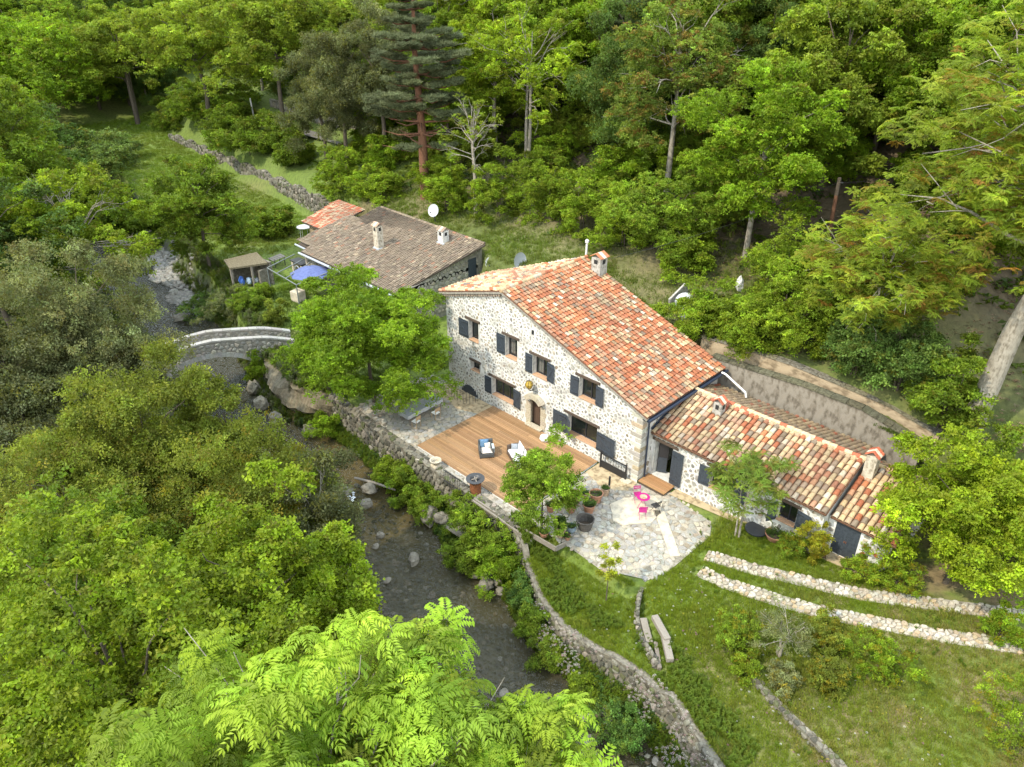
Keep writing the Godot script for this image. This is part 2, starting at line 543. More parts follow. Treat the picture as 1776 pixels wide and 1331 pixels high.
func ground() -> void:
	var nz := FastNoiseLite.new()
	nz.seed = 4
	nz.frequency = 0.05
	nz.fractal_octaves = 4
	var nf := FastNoiseLite.new()
	nf.seed = 12
	nf.frequency = 0.35
	nf.fractal_octaves = 3
	var xs := steps([-320, 6, -62, 1.0, -21, 0.36, 21, 2, 40, 10, 170])
	var zs := steps([-300, 6, -62, 1.3, -14, 0.3, 16, 1.2, 42, 8, 140])
	var v := PackedVector3Array()
	var c := PackedColorArray()
	for z in zs:
		for x in xs:
			var y := land(x, z)
			var zw := along(x, ZW)
			var s := -z - along(x, ZB)
			var a := nz.get_noise_2d(x, z)
			var b := nf.get_noise_2d(x, z)
			if s > 1.5:
				y += a * 0.9 * minf(1, (s - 1.5) / 6) + b * 0.12
			var col := Color(0.125, 0.175, 0.026)
			if z > zw + 0.2 and z < along(x, ZL):
				col = Color(0.125, 0.10, 0.06).lerp(Color(0.07, 0.06, 0.028), clampf(0.5 + a * 1.6, 0, 1))
				if x > -24 and x < -9:
					col = col.lerp(Color(0.25, 0.175, 0.06), 0.6)
				if x < -26:
					col = col.lerp(Color(0.10, 0.11, 0.115), 0.6)
				if x > 4:
					col = col.lerp(Color(0.10, 0.085, 0.068), 0.5)
			elif z > along(x, ZL):
				col = Color(0.055, 0.05, 0.025).lerp(Color(0.05, 0.075, 0.02), clampf(0.5 + a, 0, 1))
			elif s > 0:
				var litter := Color(0.125, 0.092, 0.055).lerp(Color(0.075, 0.06, 0.038), clampf(0.5 + b, 0, 1))
				var bank := Color(0.10, 0.125, 0.03).lerp(Color(0.17, 0.145, 0.07), clampf(0.35 + a * 1.5 + b * 0.6, 0, 1))
				if x < -44:
					bank = Color(0.12, 0.175, 0.028).lerp(bank, 0.15)
				col = bank.lerp(litter, clampf((s - 5.0) / 7.0, 0, 1) if x > -44 else clampf((s - 12) / 8, 0, 1))
			else:
				col = col.lerp(Color(0.17, 0.14, 0.065), clampf(a * 1.3 + b * 0.8 - 0.1, 0, 0.8))
				if x > 10 and z < 2:
					col = col.lerp(Color(0.21, 0.155, 0.085), clampf(0.35 + b * 1.6, 0, 0.9))
				if x > 14.5:
					col = col.lerp(Color(0.20, 0.15, 0.08), clampf(0.3 + b * 1.8, 0, 0.8))
			v.append(Vector3(x, y, z))
			c.append(col)
	var w := xs.size()
	var idx := PackedInt32Array()
	var n := PackedVector3Array()
	n.resize(v.size())
	for k in zs.size():
		for i in w:
			var l := v[k * w + maxi(i - 1, 0)]
			var r := v[k * w + mini(i + 1, w - 1)]
			var u := v[maxi(k - 1, 0) * w + i]
			var d := v[mini(k + 1, zs.size() - 1) * w + i]
			n[k * w + i] = (d - u).cross(r - l).normalized()
			if k < zs.size() - 1 and i < w - 1:
				var q := k * w + i
				idx.append_array([q, q + 1, q + w, q + 1, q + w + 1, q + w])
	var arr := []
	arr.resize(Mesh.ARRAY_MAX)
	arr[Mesh.ARRAY_VERTEX] = v
	arr[Mesh.ARRAY_NORMAL] = n
	arr[Mesh.ARRAY_COLOR] = c
	arr[Mesh.ARRAY_INDEX] = idx
	var m := ArrayMesh.new()
	m.add_surface_from_arrays(Mesh.PRIMITIVE_TRIANGLES, arr)
	m.surface_set_material(0, M.earth)
	var o := MeshInstance3D.new()
	o.mesh = m
	o.name = "ground"
	add_child(o)
	o.set_meta("kind", "structure")

	var mb := MB.new()
	var px := steps([-90, 3, -30, 1.5, 30, 3, 60])
	for i in px.size() - 1:
		var x0 := px[i]
		var x1 := px[i + 1]
		for k in 6:
			var f0 := k / 6.0
			var f1 := (k + 1) / 6.0
			var y0 := -2.58
			var y1 := -2.58
			if x0 >= -12: y0 = -2.68
			if x1 >= -12: y1 = -2.68
			var a0 := along(x0, ZW) + 0.1
			var a1 := along(x1, ZW) + 0.1
			var b0 := along(x0, ZL) + 0.3
			var b1 := along(x1, ZL) + 0.3
			mb.quad(Vector3(x0, y0, lerpf(a0, b0, f1)), Vector3(x1, y1, lerpf(a1, b1, f1)), Vector3(x1, y1, lerpf(a1, b1, f0)), Vector3(x0, y0, lerpf(a0, b0, f0)))
	struct("river_water", mb, M.water)


# ---------------------------------------------------------------- rubble: cells of a jittered grid, clipped to their halves
func clip_half(p: PackedVector2Array, m: Vector2, d: Vector2) -> PackedVector2Array:  # keeps the side where (x - m).d <= 0
	var out := PackedVector2Array()
	var k := p.size()
	for i in k:
		var a := p[i]
		var b := p[(i + 1) % k]
		var fa := (a - m).dot(d)
		var fb := (b - m).dot(d)
		if fa <= 0:
			out.append(a)
		if (fa < 0 and fb > 0) or (fa > 0 and fb < 0):
			out.append(a + (b - a) * (fa / (fa - fb)))
	return out


func cells(w0: float, w1: float, h0: float, h1: float, sp: float, asp: float, gap: float, keep: Callable, jit := 0.42) -> Array:
	var nx := int(ceil((w1 - w0) / (sp * asp))) + 1
	var ny := int(ceil((h1 - h0) / sp)) + 1
	var site := []
	for j in ny:
		for i in nx:
			site.append(Vector2(w0 + (i + 0.5 * (j % 2) + R(-jit, jit)) * sp * asp, h0 + (j + 0.5 + R(-jit, jit)) * sp))
	var out := []
	for j in ny:
		for i in nx:
			var s: Vector2 = site[j * nx + i]
			if not keep.call(s):
				continue
			var e := Vector2(sp * asp, sp) * 1.3
			var p := PackedVector2Array([s + Vector2(-e.x, -e.y), s + Vector2(e.x, -e.y), s + Vector2(e.x, e.y), s + Vector2(-e.x, e.y)])
			for b in range(maxi(0, j - 2), mini(ny, j + 3)):
				for a in range(maxi(0, i - 2), mini(nx, i + 3)):
					if a != i or b != j:
						var q: Vector2 = site[b * nx + a]
						p = clip_half(p, (s + q) * 0.5, q - s)
			p = clip_half(p, Vector2(w0, 0), Vector2(-1, 0))
			p = clip_half(p, Vector2(w1, 0), Vector2(1, 0))
			p = clip_half(p, Vector2(0, h0), Vector2(0, -1))
			p = clip_half(p, Vector2(0, h1), Vector2(0, 1))
			if p.size() < 3:
				continue
			var ce := Vector2.ZERO
			for t in p:
				ce += t
			ce /= p.size()
			var g := gap * R(0.45, 1.6)
			var r := PackedVector2Array()
			var far := 0.0
			for t in p:
				var d := (t - ce).length()
				if d > g * 1.3:
					r.append(ce + (t - ce) * ((d - g) / d))
					far = maxf(far, d)
			if r.size() < 3 or far < sp * 0.25:
				continue
			if r.size() <= 7:
				var ro := PackedVector2Array()
				for k in r.size():
					var a2 := r[k]
					var b2 := r[(k + 1) % r.size()]
					if a2.distance_to(b2) < sp * 0.22:
						ro.append((a2 + b2) * 0.5)
					else:
						ro.append(a2.lerp(b2, 0.24))
						ro.append(a2.lerp(b2, 0.76))
				r = ro
			out.append(r)
	return out


func middle(p: PackedVector2Array) -> Vector2:
	var ce := Vector2.ZERO
	for t in p:
		ce += t
	return ce / p.size()


func extent(p: PackedVector2Array) -> float:
	var a := 0.0
	for i in p.size():
		a += p[i].cross(p[(i + 1) % p.size()])
	return absf(a) * 0.5


# lays stones: polys in (u, w); frame(u, w) gives [origin, along u, along w, normal]; the largest in view are parts of their own, the rest one mesh
func lay(parent: Node3D, called: String, rest: String, polys: Array, frame: Callable, height: Vector2, tint: Callable, most := 290, m: Material = null) -> void:
	var order := []
	for p in polys:
		var f: Array = frame.call(middle(p))
		var see: float = maxf(0.05, absf((EYE - f[0]).normalized().dot(f[3])))
		order.append([extent(p) * see / EYE.distance_squared_to(f[0]), p, f])
	order.sort_custom(func(a, b): return a[0] > b[0])
	var left := MB.new()
	for i in order.size():
		var mb := left if i >= most else MB.new()
		mb.col = tint.call()
		var ce := middle(order[i][1])
		var q := PackedVector2Array()
		for t in order[i][1]:
			q.append(t - ce)
		var f: Array = order[i][2]
		mb.stone(q, f[0], f[1], f[2], f[3], R(height.x, height.y), Vector2(R(-0.12, 0.12), R(-0.12, 0.12)))
		if i < most:
			part(called, mb, m if m else M.stone, parent)
	if not left.empty():
		part(rest, left, m if m else M.stone, parent, "stuff")


func grey_stone() -> Color:
	return vary(pick([lin(0.37, 0.355, 0.33), lin(0.38, 0.34, 0.28), lin(0.26, 0.25, 0.23), lin(0.48, 0.465, 0.43), lin(0.32, 0.265, 0.19)], [5, 2.2, 1.6, 4, 0.6]), 0.16)


func pale_stone() -> Color:
	return vary(pick([lin(0.40, 0.38, 0.335), lin(0.45, 0.40, 0.32), lin(0.33, 0.32, 0.295), lin(0.32, 0.265, 0.2)], [4, 3, 3, 1]), 0.15)


func wall_stone() -> Color:
	return vary(pick([lin(0.27, 0.25, 0.215), lin(0.33, 0.29, 0.23), lin(0.18, 0.17, 0.15), lin(0.40, 0.37, 0.32), lin(0.20, 0.19, 0.12)], [4, 3, 3, 2, 1]), 0.2)


# ---------------------------------------------------------------- building parts
func face_z(mb: MB, zp: float, x0: float, x1: float, yb: float, top: Array, holes: Array) -> void:
	var xs := [x0, x1]
	for t in top:
		xs.append(t.x)
	for q in holes:
		xs.append(q[0])
		xs.append(q[2])
	xs = xs.filter(func(x): return x >= x0 and x <= x1)
	xs.sort()
	for i in xs.size() - 1:
		var a: float = xs[i]
		var b: float = xs[i + 1]
		if b - a < 0.002:
			continue
		var m := (a + b) * 0.5
		var cut := holes.filter(func(q): return q[0] < m and q[2] > m)
		cut.sort_custom(func(p, q): return p[1] < q[1])
		var y := yb
		for q in cut:
			if q[1] > y:
				mb.quad(Vector3(a, y, zp), Vector3(b, y, zp), Vector3(b, q[1], zp), Vector3(a, q[1], zp))
			y = maxf(y, q[3])
		mb.quad(Vector3(a, y, zp), Vector3(b, y, zp), Vector3(b, along(b, top), zp), Vector3(a, along(a, top), zp))


func window(house: Node3D, q: Array, zp: float, dp: float, mull := 1, called := "window", lint := [0.3, 0.15], sill := true) -> Node3D:
	var x0: float = q[0]
	var y0: float = q[1]
	var x1: float = q[2]
	var y1: float = q[3]
	var zi := zp - dp
	var mb := MB.new()
	var w := 0.06
	mb.box(Vector3((x0 + x1) / 2, y1 - w / 2, zi), Vector3(x1 - x0, w, 0.06))
	mb.box(Vector3((x0 + x1) / 2, y0 + w / 2 + 0.04, zi), Vector3(x1 - x0, w, 0.06))
	for i in mull + 2:
		var x := lerpf(x0 + w / 2, x1 - w / 2, i / (mull + 1.0))
		mb.box(Vector3(x, (y0 + y1) / 2, zi + 0.003), Vector3(w, y1 - y0, 0.062))
	var f := part(called, mb, M.frame, house)
	for i in mull + 1:
		var a := lerpf(x0 + w / 2, x1 - w / 2, i / (mull + 1.0)) + w / 2
		var b := lerpf(x0 + w / 2, x1 - w / 2, (i + 1) / (mull + 1.0)) - w / 2
		var g := MB.new()
		g.quad(Vector3(a, y0 + w, zi - 0.01), Vector3(b, y0 + w, zi - 0.01), Vector3(b, y1 - w, zi - 0.01), Vector3(a, y1 - w, zi - 0.01))
		part("pane", g, M.glass, f)
	var r := MB.new()
	r.quad(Vector3(x0, y0, zp), Vector3(x0, y0, zi - 0.1), Vector3(x0, y1, zi - 0.1), Vector3(x0, y1, zp))
	r.quad(Vector3(x1, y0, zi - 0.1), Vector3(x1, y0, zp), Vector3(x1, y1, zp), Vector3(x1, y1, zi - 0.1))
	r.quad(Vector3(x0, y1, zi - 0.1), Vector3(x1, y1, zi - 0.1), Vector3(x1, y1, zp), Vector3(x0, y1, zp))
	r.quad(Vector3(x0, y0, zp), Vector3(x1, y0, zp), Vector3(x1, y0, zi - 0.1), Vector3(x0, y0, zi - 0.1))
	# a white band round the opening
	for b in [[x0 - 0.1, y0 - 0.08, x0, y1], [x1, y0 - 0.08, x1 + 0.1, y1]]:
		r.box(Vector3((b[0] + b[2]) / 2, (b[1] + b[3]) / 2, zp), Vector3(b[2] - b[0], b[3] - b[1], 0.05))
	part("reveal", r, M.plaster, f)
	var l := MB.new()
	l.box(Vector3((x0 - lint[0] + x1 + lint[1]) / 2, y1 + 0.07, zp + 0.01), Vector3(x1 - x0 + lint[0] + lint[1], 0.15, 0.14), Basis(Vector3.BACK, -0.004), 0.012)
	part("lintel", l, M.old_beam, f)
	if sill:
		var s := MB.new()
		s.box(Vector3((x0 + x1) / 2, y0 - 0.005, zp - dp / 2 + 0.06), Vector3(x1 - x0 - 0.01, 0.05, dp + 0.06), Basis.IDENTITY, 0.01)
		part("sill", s, M.sill_tile, f)
	return f


# a plank shutter: hinge at x = hx, opening towards dir (+1 or -1), swung by angle from the wall plane
func shutter(house: Node3D, hx: float, y0: float, y1: float, w: float, dir: float, zp: float, swing := 0.0, brace := 1, called := "shutter") -> void:
	var q := Basis(Vector3.UP, -swing * dir)
	var o := Vector3(hx, (y0 + y1) / 2, zp + 0.05)
	var mb := MB.new()
	var planks := maxi(3, int(round(w / 0.13)))
	for i in planks:
		var x := (i + 0.5) * w / planks * dir
		mb.col = Color(1, 1, 1) * R(0.88, 1.1)
		mb.box(o + q * Vector3(x, 0, 0), Vector3(w / planks - 0.008, y1 - y0, 0.035), q)
	mb.col = Color(1.12, 1.12, 1.12)
	var h := y1 - y0
	for t in [0.14, 0.86]:
		mb.box(o + q * Vector3(w * 0.5 * dir, h * (t - 0.5), 0.03), Vector3(w * 0.96, 0.09, 0.028), q)
	if brace != 0:
		var a := o + q * Vector3(w * (0.08 if brace > 0 else 0.92) * dir, h * -0.33, 0.03)
		var b := o + q * Vector3(w * (0.92 if brace > 0 else 0.08) * dir, h * 0.33, 0.03)
		mb.bar(a, b, 0.08, 0.024, q * Vector3.BACK)
	var f := part(called, mb, M.shutter, house)
	var g := MB.new()
	for t in [0.14, 0.86]:
		g.box(o + q * Vector3(w * 0.25 * dir, h * (t - 0.5), 0.048), Vector3(w * 0.5, 0.03, 0.012), q)
	part("hinge", g, M.black_iron, f)


func tile_mesh(rl: float, ru: float, length: float, lift: float) -> ArrayMesh:
	var mb := MB.new()
	var k := 6
	var lo := []
	var up := []
	var li := []
	var nn := []
	for i in k + 1:
		var a := PI * (0.03 + 0.94 * i / k)
		var d := Vector3(cos(a), sin(a), 0)
		lo.append(Vector3(d.x * rl, d.y * rl * 0.82 + lift, 0))
		li.append(Vector3(d.x * (rl - 0.018), d.y * (rl - 0.018) * 0.82 + lift - 0.004, 0))
		up.append(Vector3(d.x * ru, d.y * ru * 0.82, -length))
		nn.append(Vector3(d.x, d.y * 1.2, 0).normalized())
	for i in k:
		mb.trin(lo[i], up[i + 1], lo[i + 1], nn[i], nn[i + 1], nn[i + 1])
		mb.trin(lo[i], up[i], up[i + 1], nn[i], nn[i], nn[i + 1])
		mb.quad(lo[i], lo[i + 1], li[i + 1], li[i])
		mb.trin(li[i + 1], up[i], li[i], -nn[i + 1], -nn[i], -nn[i])
	return mb.made(M.tile)


# tiles over a slope: corner o at the eave, u along it, s up the slope
func tile_field(roof: Node3D, o: Vector3, u: Vector3, s: Vector3, wide: float, long: float, pitch: float, expo: float, tint: Callable, most: int, mesh: Mesh, keep: Callable, m: String, rough := 0.012) -> void:
	var nn := s.cross(u) if s.cross(u).y > 0 else u.cross(s)
	var nc := int(round(wide / pitch))
	var nr := int(round(long / expo))
	var wear := FastNoiseLite.new()
	wear.seed = 19
	wear.frequency = 0.16
	wear.fractal_octaves = 3
	var all := []
	for r in nr:
		for c in nc:
			var a := (c + 0.5) * wide / nc
			var b := (r + 0.0) * long / nr
			if not keep.call(a, b + expo * 0.5):
				continue
			var yaw := R(-0.035, 0.035)
			var p := o + u * (a + R(-rough, rough)) + s * (b + R(-0.02, 0.02)) + nn * (0.012 + R(0, rough))
			var x := nn.cross(-s)
			var q := Basis(x, nn, -s) * Basis(Vector3.UP, yaw) * Basis(Vector3.RIGHT, R(-0.01, 0.02)) * Basis.from_scale(Vector3(R(0.94, 1.05), R(0.92, 1.08), 1))
			var tone: Color = tint.call()
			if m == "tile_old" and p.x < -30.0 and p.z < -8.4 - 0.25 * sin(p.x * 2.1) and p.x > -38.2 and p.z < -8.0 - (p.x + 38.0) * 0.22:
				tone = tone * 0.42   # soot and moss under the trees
			var age := wear.get_noise_3dv(p)
			tone = tone.lerp(lin(0.2, 0.155, 0.11), clampf(0.08 + age * 1.1, 0.0, 0.55)) * (1.0 + 0.22 * wear.get_noise_3dv(p * 2.7 + Vector3(50, 0, 0)))
			all.append([p.distance_squared_to(EYE), Transform3D(q, p), tone])
	all.sort_custom(func(p, q): return p[0] < q[0])
	var xf := []
	var cs := []
	for i in all.size():
		if i < most:
			var t := MeshInstance3D.new()
			t.mesh = mesh
			var key := "tile_%d_%d_%d" % [int(all[i][2].r * 24), int(all[i][2].g * 24), int(all[i][2].b * 24)]
			if not M.has(key):
				var k: StandardMaterial3D = M[m].duplicate()
				k.albedo_color = (all[i][2] as Color).linear_to_srgb()
				k.resource_name = key
				M[key] = k
			t.set_surface_override_material(0, M[key])
			t.name = "tile"
			roof.add_child(t, true)
			t.transform = Transform3D(all[i][1].basis, all[i][1].origin - where[roof])
		else:
			xf.append(all[i][1])
			cs.append(all[i][2])
	if xf.size():
		scatter("tile_field", mesh, M[m], xf, cs, roof, "stuff")
		roof.get_child(-1).position = -where[roof]


func main_tint() -> Color:
	return vary(pick([lin(0.36, 0.13, 0.055), lin(0.30, 0.1, 0.045), lin(0.42, 0.305, 0.18), lin(0.38, 0.19, 0.105), lin(0.2, 0.145, 0.1), lin(0.45, 0.385, 0.29), lin(0.31, 0.2, 0.115)], [5, 3, 2.4, 3, 1.5, 0.6, 1.5]), 0.2, 0.06)


func west_tint() -> Color:
	return vary(pick([lin(0.50, 0.36, 0.21), lin(0.40, 0.12, 0.05), lin(0.45, 0.25, 0.14), lin(0.50, 0.42, 0.31), lin(0.16, 0.14, 0.12)], [5, 2.6, 2, 1.4, 0.8]), 0.16, 0.06)


func wing_tint() -> Color:
	return vary(pick([lin(0.34, 0.105, 0.055), lin(0.47, 0.335, 0.195), lin(0.21, 0.145, 0.09), lin(0.47, 0.40, 0.31), lin(0.43, 0.25, 0.155)], [3, 5, 2.2, 0.8, 1.6]), 0.17, 0.05)


func back_tint() -> Color:
	return vary(pick([lin(0.29, 0.2, 0.115), lin(0.22, 0.155, 0.095), lin(0.34, 0.25, 0.145), lin(0.31, 0.1, 0.05)], [3, 3, 2, 1]), 0.2, 0.05)


func cottage_tint() -> Color:
	return vary(pick([lin(0.20, 0.155, 0.11), lin(0.245, 0.195, 0.14), lin(0.155, 0.12, 0.088), lin(0.28, 0.15, 0.095), lin(0.36, 0.29, 0.2)], [6, 4, 2.4, 0.5, 0.4]), 0.12, 0.04)


func in_holes(p: Vector2, holes: Array, d: float) -> bool:
	for q in holes:
		if p.x > q[0] - d and p.x < q[2] + d and p.y > q[1] - d and p.y < q[3] + d:
			return true
	return false


func chimney(house: Node3D, at: Vector3, sx: float, sz: float, h: float, m: Material, vents: bool, gable_x: bool, tint: Color, base_m: Material = null) -> void:
	# shaft, four openings under a little gabled cap of tiles
	var mb := MB.new()
	mb.box(at + Vector3(0, h / 2 - 0.4, 0), Vector3(sx, h + 0.8, sz), Basis.IDENTITY, 0.015)
	var c := part("chimney", mb, m, house)
	if base_m:
		var f := MB.new()
		f.box(at + Vector3(0, 0.02, 0), Vector3(sx + 0.16, 0.3, sz + 0.16), Basis.IDENTITY, 0.02)
		part("flashing", f, base_m, c)
	if vents:
		var v := MB.new()
		for s in [-1, 1]:
			v.box(at + Vector3(s * sx / 2, h - 0.26, 0), Vector3(0.012, 0.28, sz * 0.4))
			v.box(at + Vector3(0, h - 0.26, s * sz / 2), Vector3(sx * 0.4, 0.28, 0.012))
		part("vent", v, M.dark_room, c)
	var wide := (sx if gable_x else sz) * 0.62
	var deep := (sz if gable_x else sx) + 0.16
	for s in [-1, 1]:
		var n := 3
		for i in n:
			var t := MB.new()
			var off := (i - (n - 1) / 2.0) * deep / n
			var hi := Vector3(0, h + 0.26, off)
			var lo := Vector3(s * wide, h + 0.01, off)
			if not gable_x:
				hi = Vector3(off, h + 0.26, 0)
				lo = Vector3(off, h + 0.01, s * wide)
			t.col = vary(tint, 0.2) if i != 1 else vary(Color(0.6, 0.5, 0.38), 0.2)
			var d := (lo - hi).normalized()
			var side := Vector3(0, 0, 1) if gable_x else Vector3(1, 0, 0)
			var up := d.cross(side).normalized()
			if up.y < 0:
				up = -up
			t.box(at + (lo + hi) / 2 + up * 0.02, Vector3(deep / n * 0.92, 0.05, hi.distance_to(lo) + 0.04), Basis(up.cross(d).normalized(), up, d), 0.018)
			part("cap_tile", t, M.tile, c)


# ---------------------------------------------------------------- the farmhouse
func main_house() -> void:
	var h := thing("farmhouse", "big rubble stone farmhouse with orange tiled gable roof and slate blue shutters", "house", Vector3(-7.9, -0.4, -3.7))
	var holes := [[-13.6, 3.98, -12.7, 5.36], [-10.3, 3.99, -9.3, 5.4], [-8.0, 3.62, -6.78, 4.93], [-4.42, 3.56, -3.12, 4.88], [-13.5, 1.83, -12.66, 2.5], [-11.52, 0.78, -9.6, 2.05], [-5.15, 0.76, -2.96, 2.12], [-8.25, 0.0, -7.2, 2.0], [-8.18, 6.17, -7.98, 6.47]]
	var top := [Vector2(-15.75, 6.5), Vector2(-10.48, 8.1), Vector2(0, 4.28)]
	var mb := MB.new()
	face_z(mb, 0, -15.75, 0, -1.2, top, holes)
	# other walls, with thickness
	mb.box(Vector3(-0.2, 1.5, -3.9), Vector3(0.4, 5.5, 7.2))
	mb.box(Vector3(-15.55, 2.6, -2.1), Vector3(0.4, 7.6, 3.8))
	mb.slab([Vector3(-15.7, -0.5, -7.4), Vector3(-15.7, 6.3, -7.4), Vector3(-10.48, 8.0, -7.4), Vector3(-0.02, 4.2, -7.4), Vector3(-0.02, -0.5, -7.4)], 0.3)
	mb.box(Vector3(-15.5, 2.5, -5.6), Vector3(0.4, 7.2, 3.2))
	part("wall", mb, M.mortar, h)
	# vent hole
	var vb := MB.new()
	vb.box(Vector3(-8.08, 6.32, -0.25), Vector3(0.2, 0.3, 0.4))
	part("vent", vb, M.dark_room, h)
	# stones in the mortar
	var st := MeshInstance3D.new()
	var keep := func(p: Vector2) -> bool:
		if p.y > along(p.x, top) - 0.2 or p.x > -0.5 or p.x < -15.6:
			return false
		if absf(p.x + 7.72) < 0.95 and p.y < 2.55:
			return false
		return not in_holes(p, holes, 0.2)
	var polys := cells(-15.7, -0.02, -0.35, 8.1, 0.215, 1.15, 0.05, keep, 0.62)
	lay(h.get_child(0), "stone", "stone_fill", polys, func(c): return [Vector3(c.x, c.y, 0.0), Vector3.RIGHT, Vector3.UP, Vector3.BACK], Vector2(0.008, 0.03), grey_stone, 290)
	# corner stones
	for i in 14:
		var y := 0.12 + i * 0.305
		var a := 0.75 if i % 2 else 0.42
		var b := 0.42 if i % 2 else 0.75
		var qn := MB.new()
		qn.col = vary(pick([lin(0.46, 0.43, 0.38), lin(0.36, 0.34, 0.3), lin(0.44, 0.36, 0.25), lin(0.55, 0.52, 0.46)], [3, 3, 1.5, 3]), 0.15)
		qn.box(Vector3(-a / 2 + 0.02, y, -b / 2 + 0.03), Vector3(a, 0.285, b), Basis.IDENTITY, 0.03)
		part("quoin", qn, M.stone, h)
	# stones on the side wall
	var sp := cells(0.5, 7.4, 0, 4.1, 0.32, 1.2, 0.05, func(p): return p.x > 0.85 and (p.x < 1.2 or p.y > 2.9 + 0.36 * (p.x - 1)))
	lay(h.get_child(0), "stone", "side_stone_fill", sp, func(c): return [Vector3(0.002, c.y, -c.x), Vector3.FORWARD, Vector3.UP, Vector3.RIGHT], Vector2(0.015, 0.04), grey_stone, 8)
	# windows and shutters
	window(h, holes[0], 0, 0.32, 0, "window")
	var cu1 := window(h, holes[1], 0, 0.32, 0)
	var cu2 := window(h, holes[2], 0, 0.32, 1)
	for q in [[cu1, -10.05, 4.7, 0.4], [cu2, -7.72, 4.28, 0.42], [cu2, -7.05, 4.28, 0.3]]:
		var cb := MB.new()
		cb.col = lin(0.42, 0.40, 0.36)
		for k in 5:
			cb.box(Vector3(q[1] + (k - 2) * q[3] / 5, q[2], -0.40 - 0.02 * (k % 2)), Vector3(q[3] / 5, 1.2, 0.015), Basis(Vector3.UP, 0.4 if k % 2 else -0.4))
		part("curtain", cb, M.fabric, q[0])
	window(h, holes[3], 0, 0.32, 1)
	window(h, holes[4], 0, 0.3, 0, "window", [0.12, 0.1])
	window(h, holes[5], 0, 0.34, 2)
	window(h, holes[6], 0, 0.36, 1)
	shutter(h, -13.62, 4.0, 5.2, 0.9, -1, 0)
	shutter(h, -10.33, 4.02, 5.33, 0.72, -1, 0)
	shutter(h, -8.03, 3.62, 4.86, 0.57, -1, 0, 0.0, 0)
	shutter(h, -6.84, 3.64, 4.86, 0.57, 1, 0, 0.12, 1)
	shutter(h, -4.44, 3.55, 4.76, 0.62, -1, 0, 0.0, 0)
	shutter(h, -3.2, 3.56, 4.79, 0.55, 1, 0, 0.1, 0)
	shutter(h, -11.58, 0.72, 1.9, 0.6, -1, 0, 0.0, 0)
	shutter(h, -9.58, 0.7, 1.95, 0.6, 1, 0, 0.1, 1)
	shutter(h, -5.24, 0.68, 1.95, 1.04, -1, 0, 0.0, -1)
	shutter(h, -5.22, 0.68, 1.95, 0.75, 1, 0, 0.62, 0)
	shutter(h, -2.94, 0.66, 1.9, 1.32, 1, 0, 0.06, -1)
	# the arched door in its dressed surround
	var d := MB.new()
	for i in 7:
		d.col = Color(1, 1, 1) * R(0.8, 1.15)
		d.box(Vector3(-8.25 + (i + 0.5) * 0.15, 1.02, -0.28), Vector3(0.142, 2.04, 0.05))
	var door := part("door", d, M.door_wood, h)
	var hd := MB.new()
	hd.box(Vector3(-7.32, 1.0, -0.23), Vector3(0.03, 0.12, 0.06))
	part("handle", hd, M.black_iron, door)
	var rv := MB.new()
	rv.quad(Vector3(-8.25, 0, 0), Vector3(-8.25, 0, -0.4), Vector3(-8.25, 2, -0.4), Vector3(-8.25, 2, 0))
	rv.quad(Vector3(-7.2, 0, -0.4), Vector3(-7.2, 0, 0), Vector3(-7.2, 2, 0), Vector3(-7.2, 2, -0.4))
	rv.quad(Vector3(-8.25, 2, -0.4), Vector3(-7.2, 2, -0.4), Vector3(-7.2, 2, 0), Vector3(-8.25, 2, 0))
	part("reveal", rv, M.dressed_stone, door)
	for s in [-1, 1]:
		for i in 5:
			var b := MB.new()
			var w := 0.34 if i % 2 else 0.26
			b.col = vary(Color(1, 1, 1), 0.12)
			var x0 := -8.25 if s < 0 else -7.2
			b.box(Vector3(x0 + s * (w / 2 - 0.06), 0.16 + i * 0.325, 0.0), Vector3(w + 0.12, 0.315, 0.09), Basis.IDENTITY, 0.015)
			part("door_stone", b, M.dressed_stone, h)
	# voussoirs of a flat arch: they fill the corners of the opening
	var cx := -7.725
	for i in 7:
		var a0 := lerpf(2.55, 0.59, i / 7.0)
		var a1 := lerpf(2.55, 0.59, (i + 1) / 7.0)
		var ri := 0.6
		var ro := 0.92
		var pc := Vector3(cx, 1.45, 0.03)
		var b := MB.new()
		b.col = vary(Color(1, 1, 1), 0.12)
		var poly := [pc + Vector3(cos(a0) * ri, sin(a0) * ri, 0), pc + Vector3(cos(a1) * ri, sin(a1) * ri, 0), pc + Vector3(cos(a1) * ro, sin(a1) * ro, 0), pc + Vector3(cos(a0) * ro, sin(a0) * ro, 0)]
		poly.reverse()
		b.slab(poly, 0.3)
		part("arch_stone", b, M.dressed_stone, h)
	for s in [-1, 1]:
		var b := MB.new()
		b.slab([Vector3(cx + s * 0.53, 1.62, 0.02), Vector3(cx + s * 0.53, 2.02, 0.02), Vector3(cx + s * 0.2, 2.02, 0.02)] if s < 0 else [Vector3(cx + 0.53, 1.62, 0.02), Vector3(cx + 0.2, 2.02, 0.02), Vector3(cx + 0.53, 2.02, 0.02)], 0.2)
	var stp := MB.new()
	stp.box(Vector3(-7.72, 0.06, 0.12), Vector3(1.3, 0.1, 0.4), Basis.IDENTITY, 0.015)
	part("doorstep", stp, M.dressed_stone, h)
	# low cellar arch, closed by blue grey boards
	var ca := MB.new()
	for i in 11:
		var x0 := -14.65 + i * 0.175
		var t := (x0 + 0.085 + 13.7) / 0.97
		var y := -1.0 + 1.5 * sqrt(maxf(0.02, 1 - t * t))
		ca.col = Color(1, 1, 1) * R(1.2, 2.0)
		ca.box(Vector3(x0 + 0.085, (y - 1.1) / 2, 0.03), Vector3(0.165, y + 1.1, 0.05))
	part("cellar_door", ca, M.shutter, h)
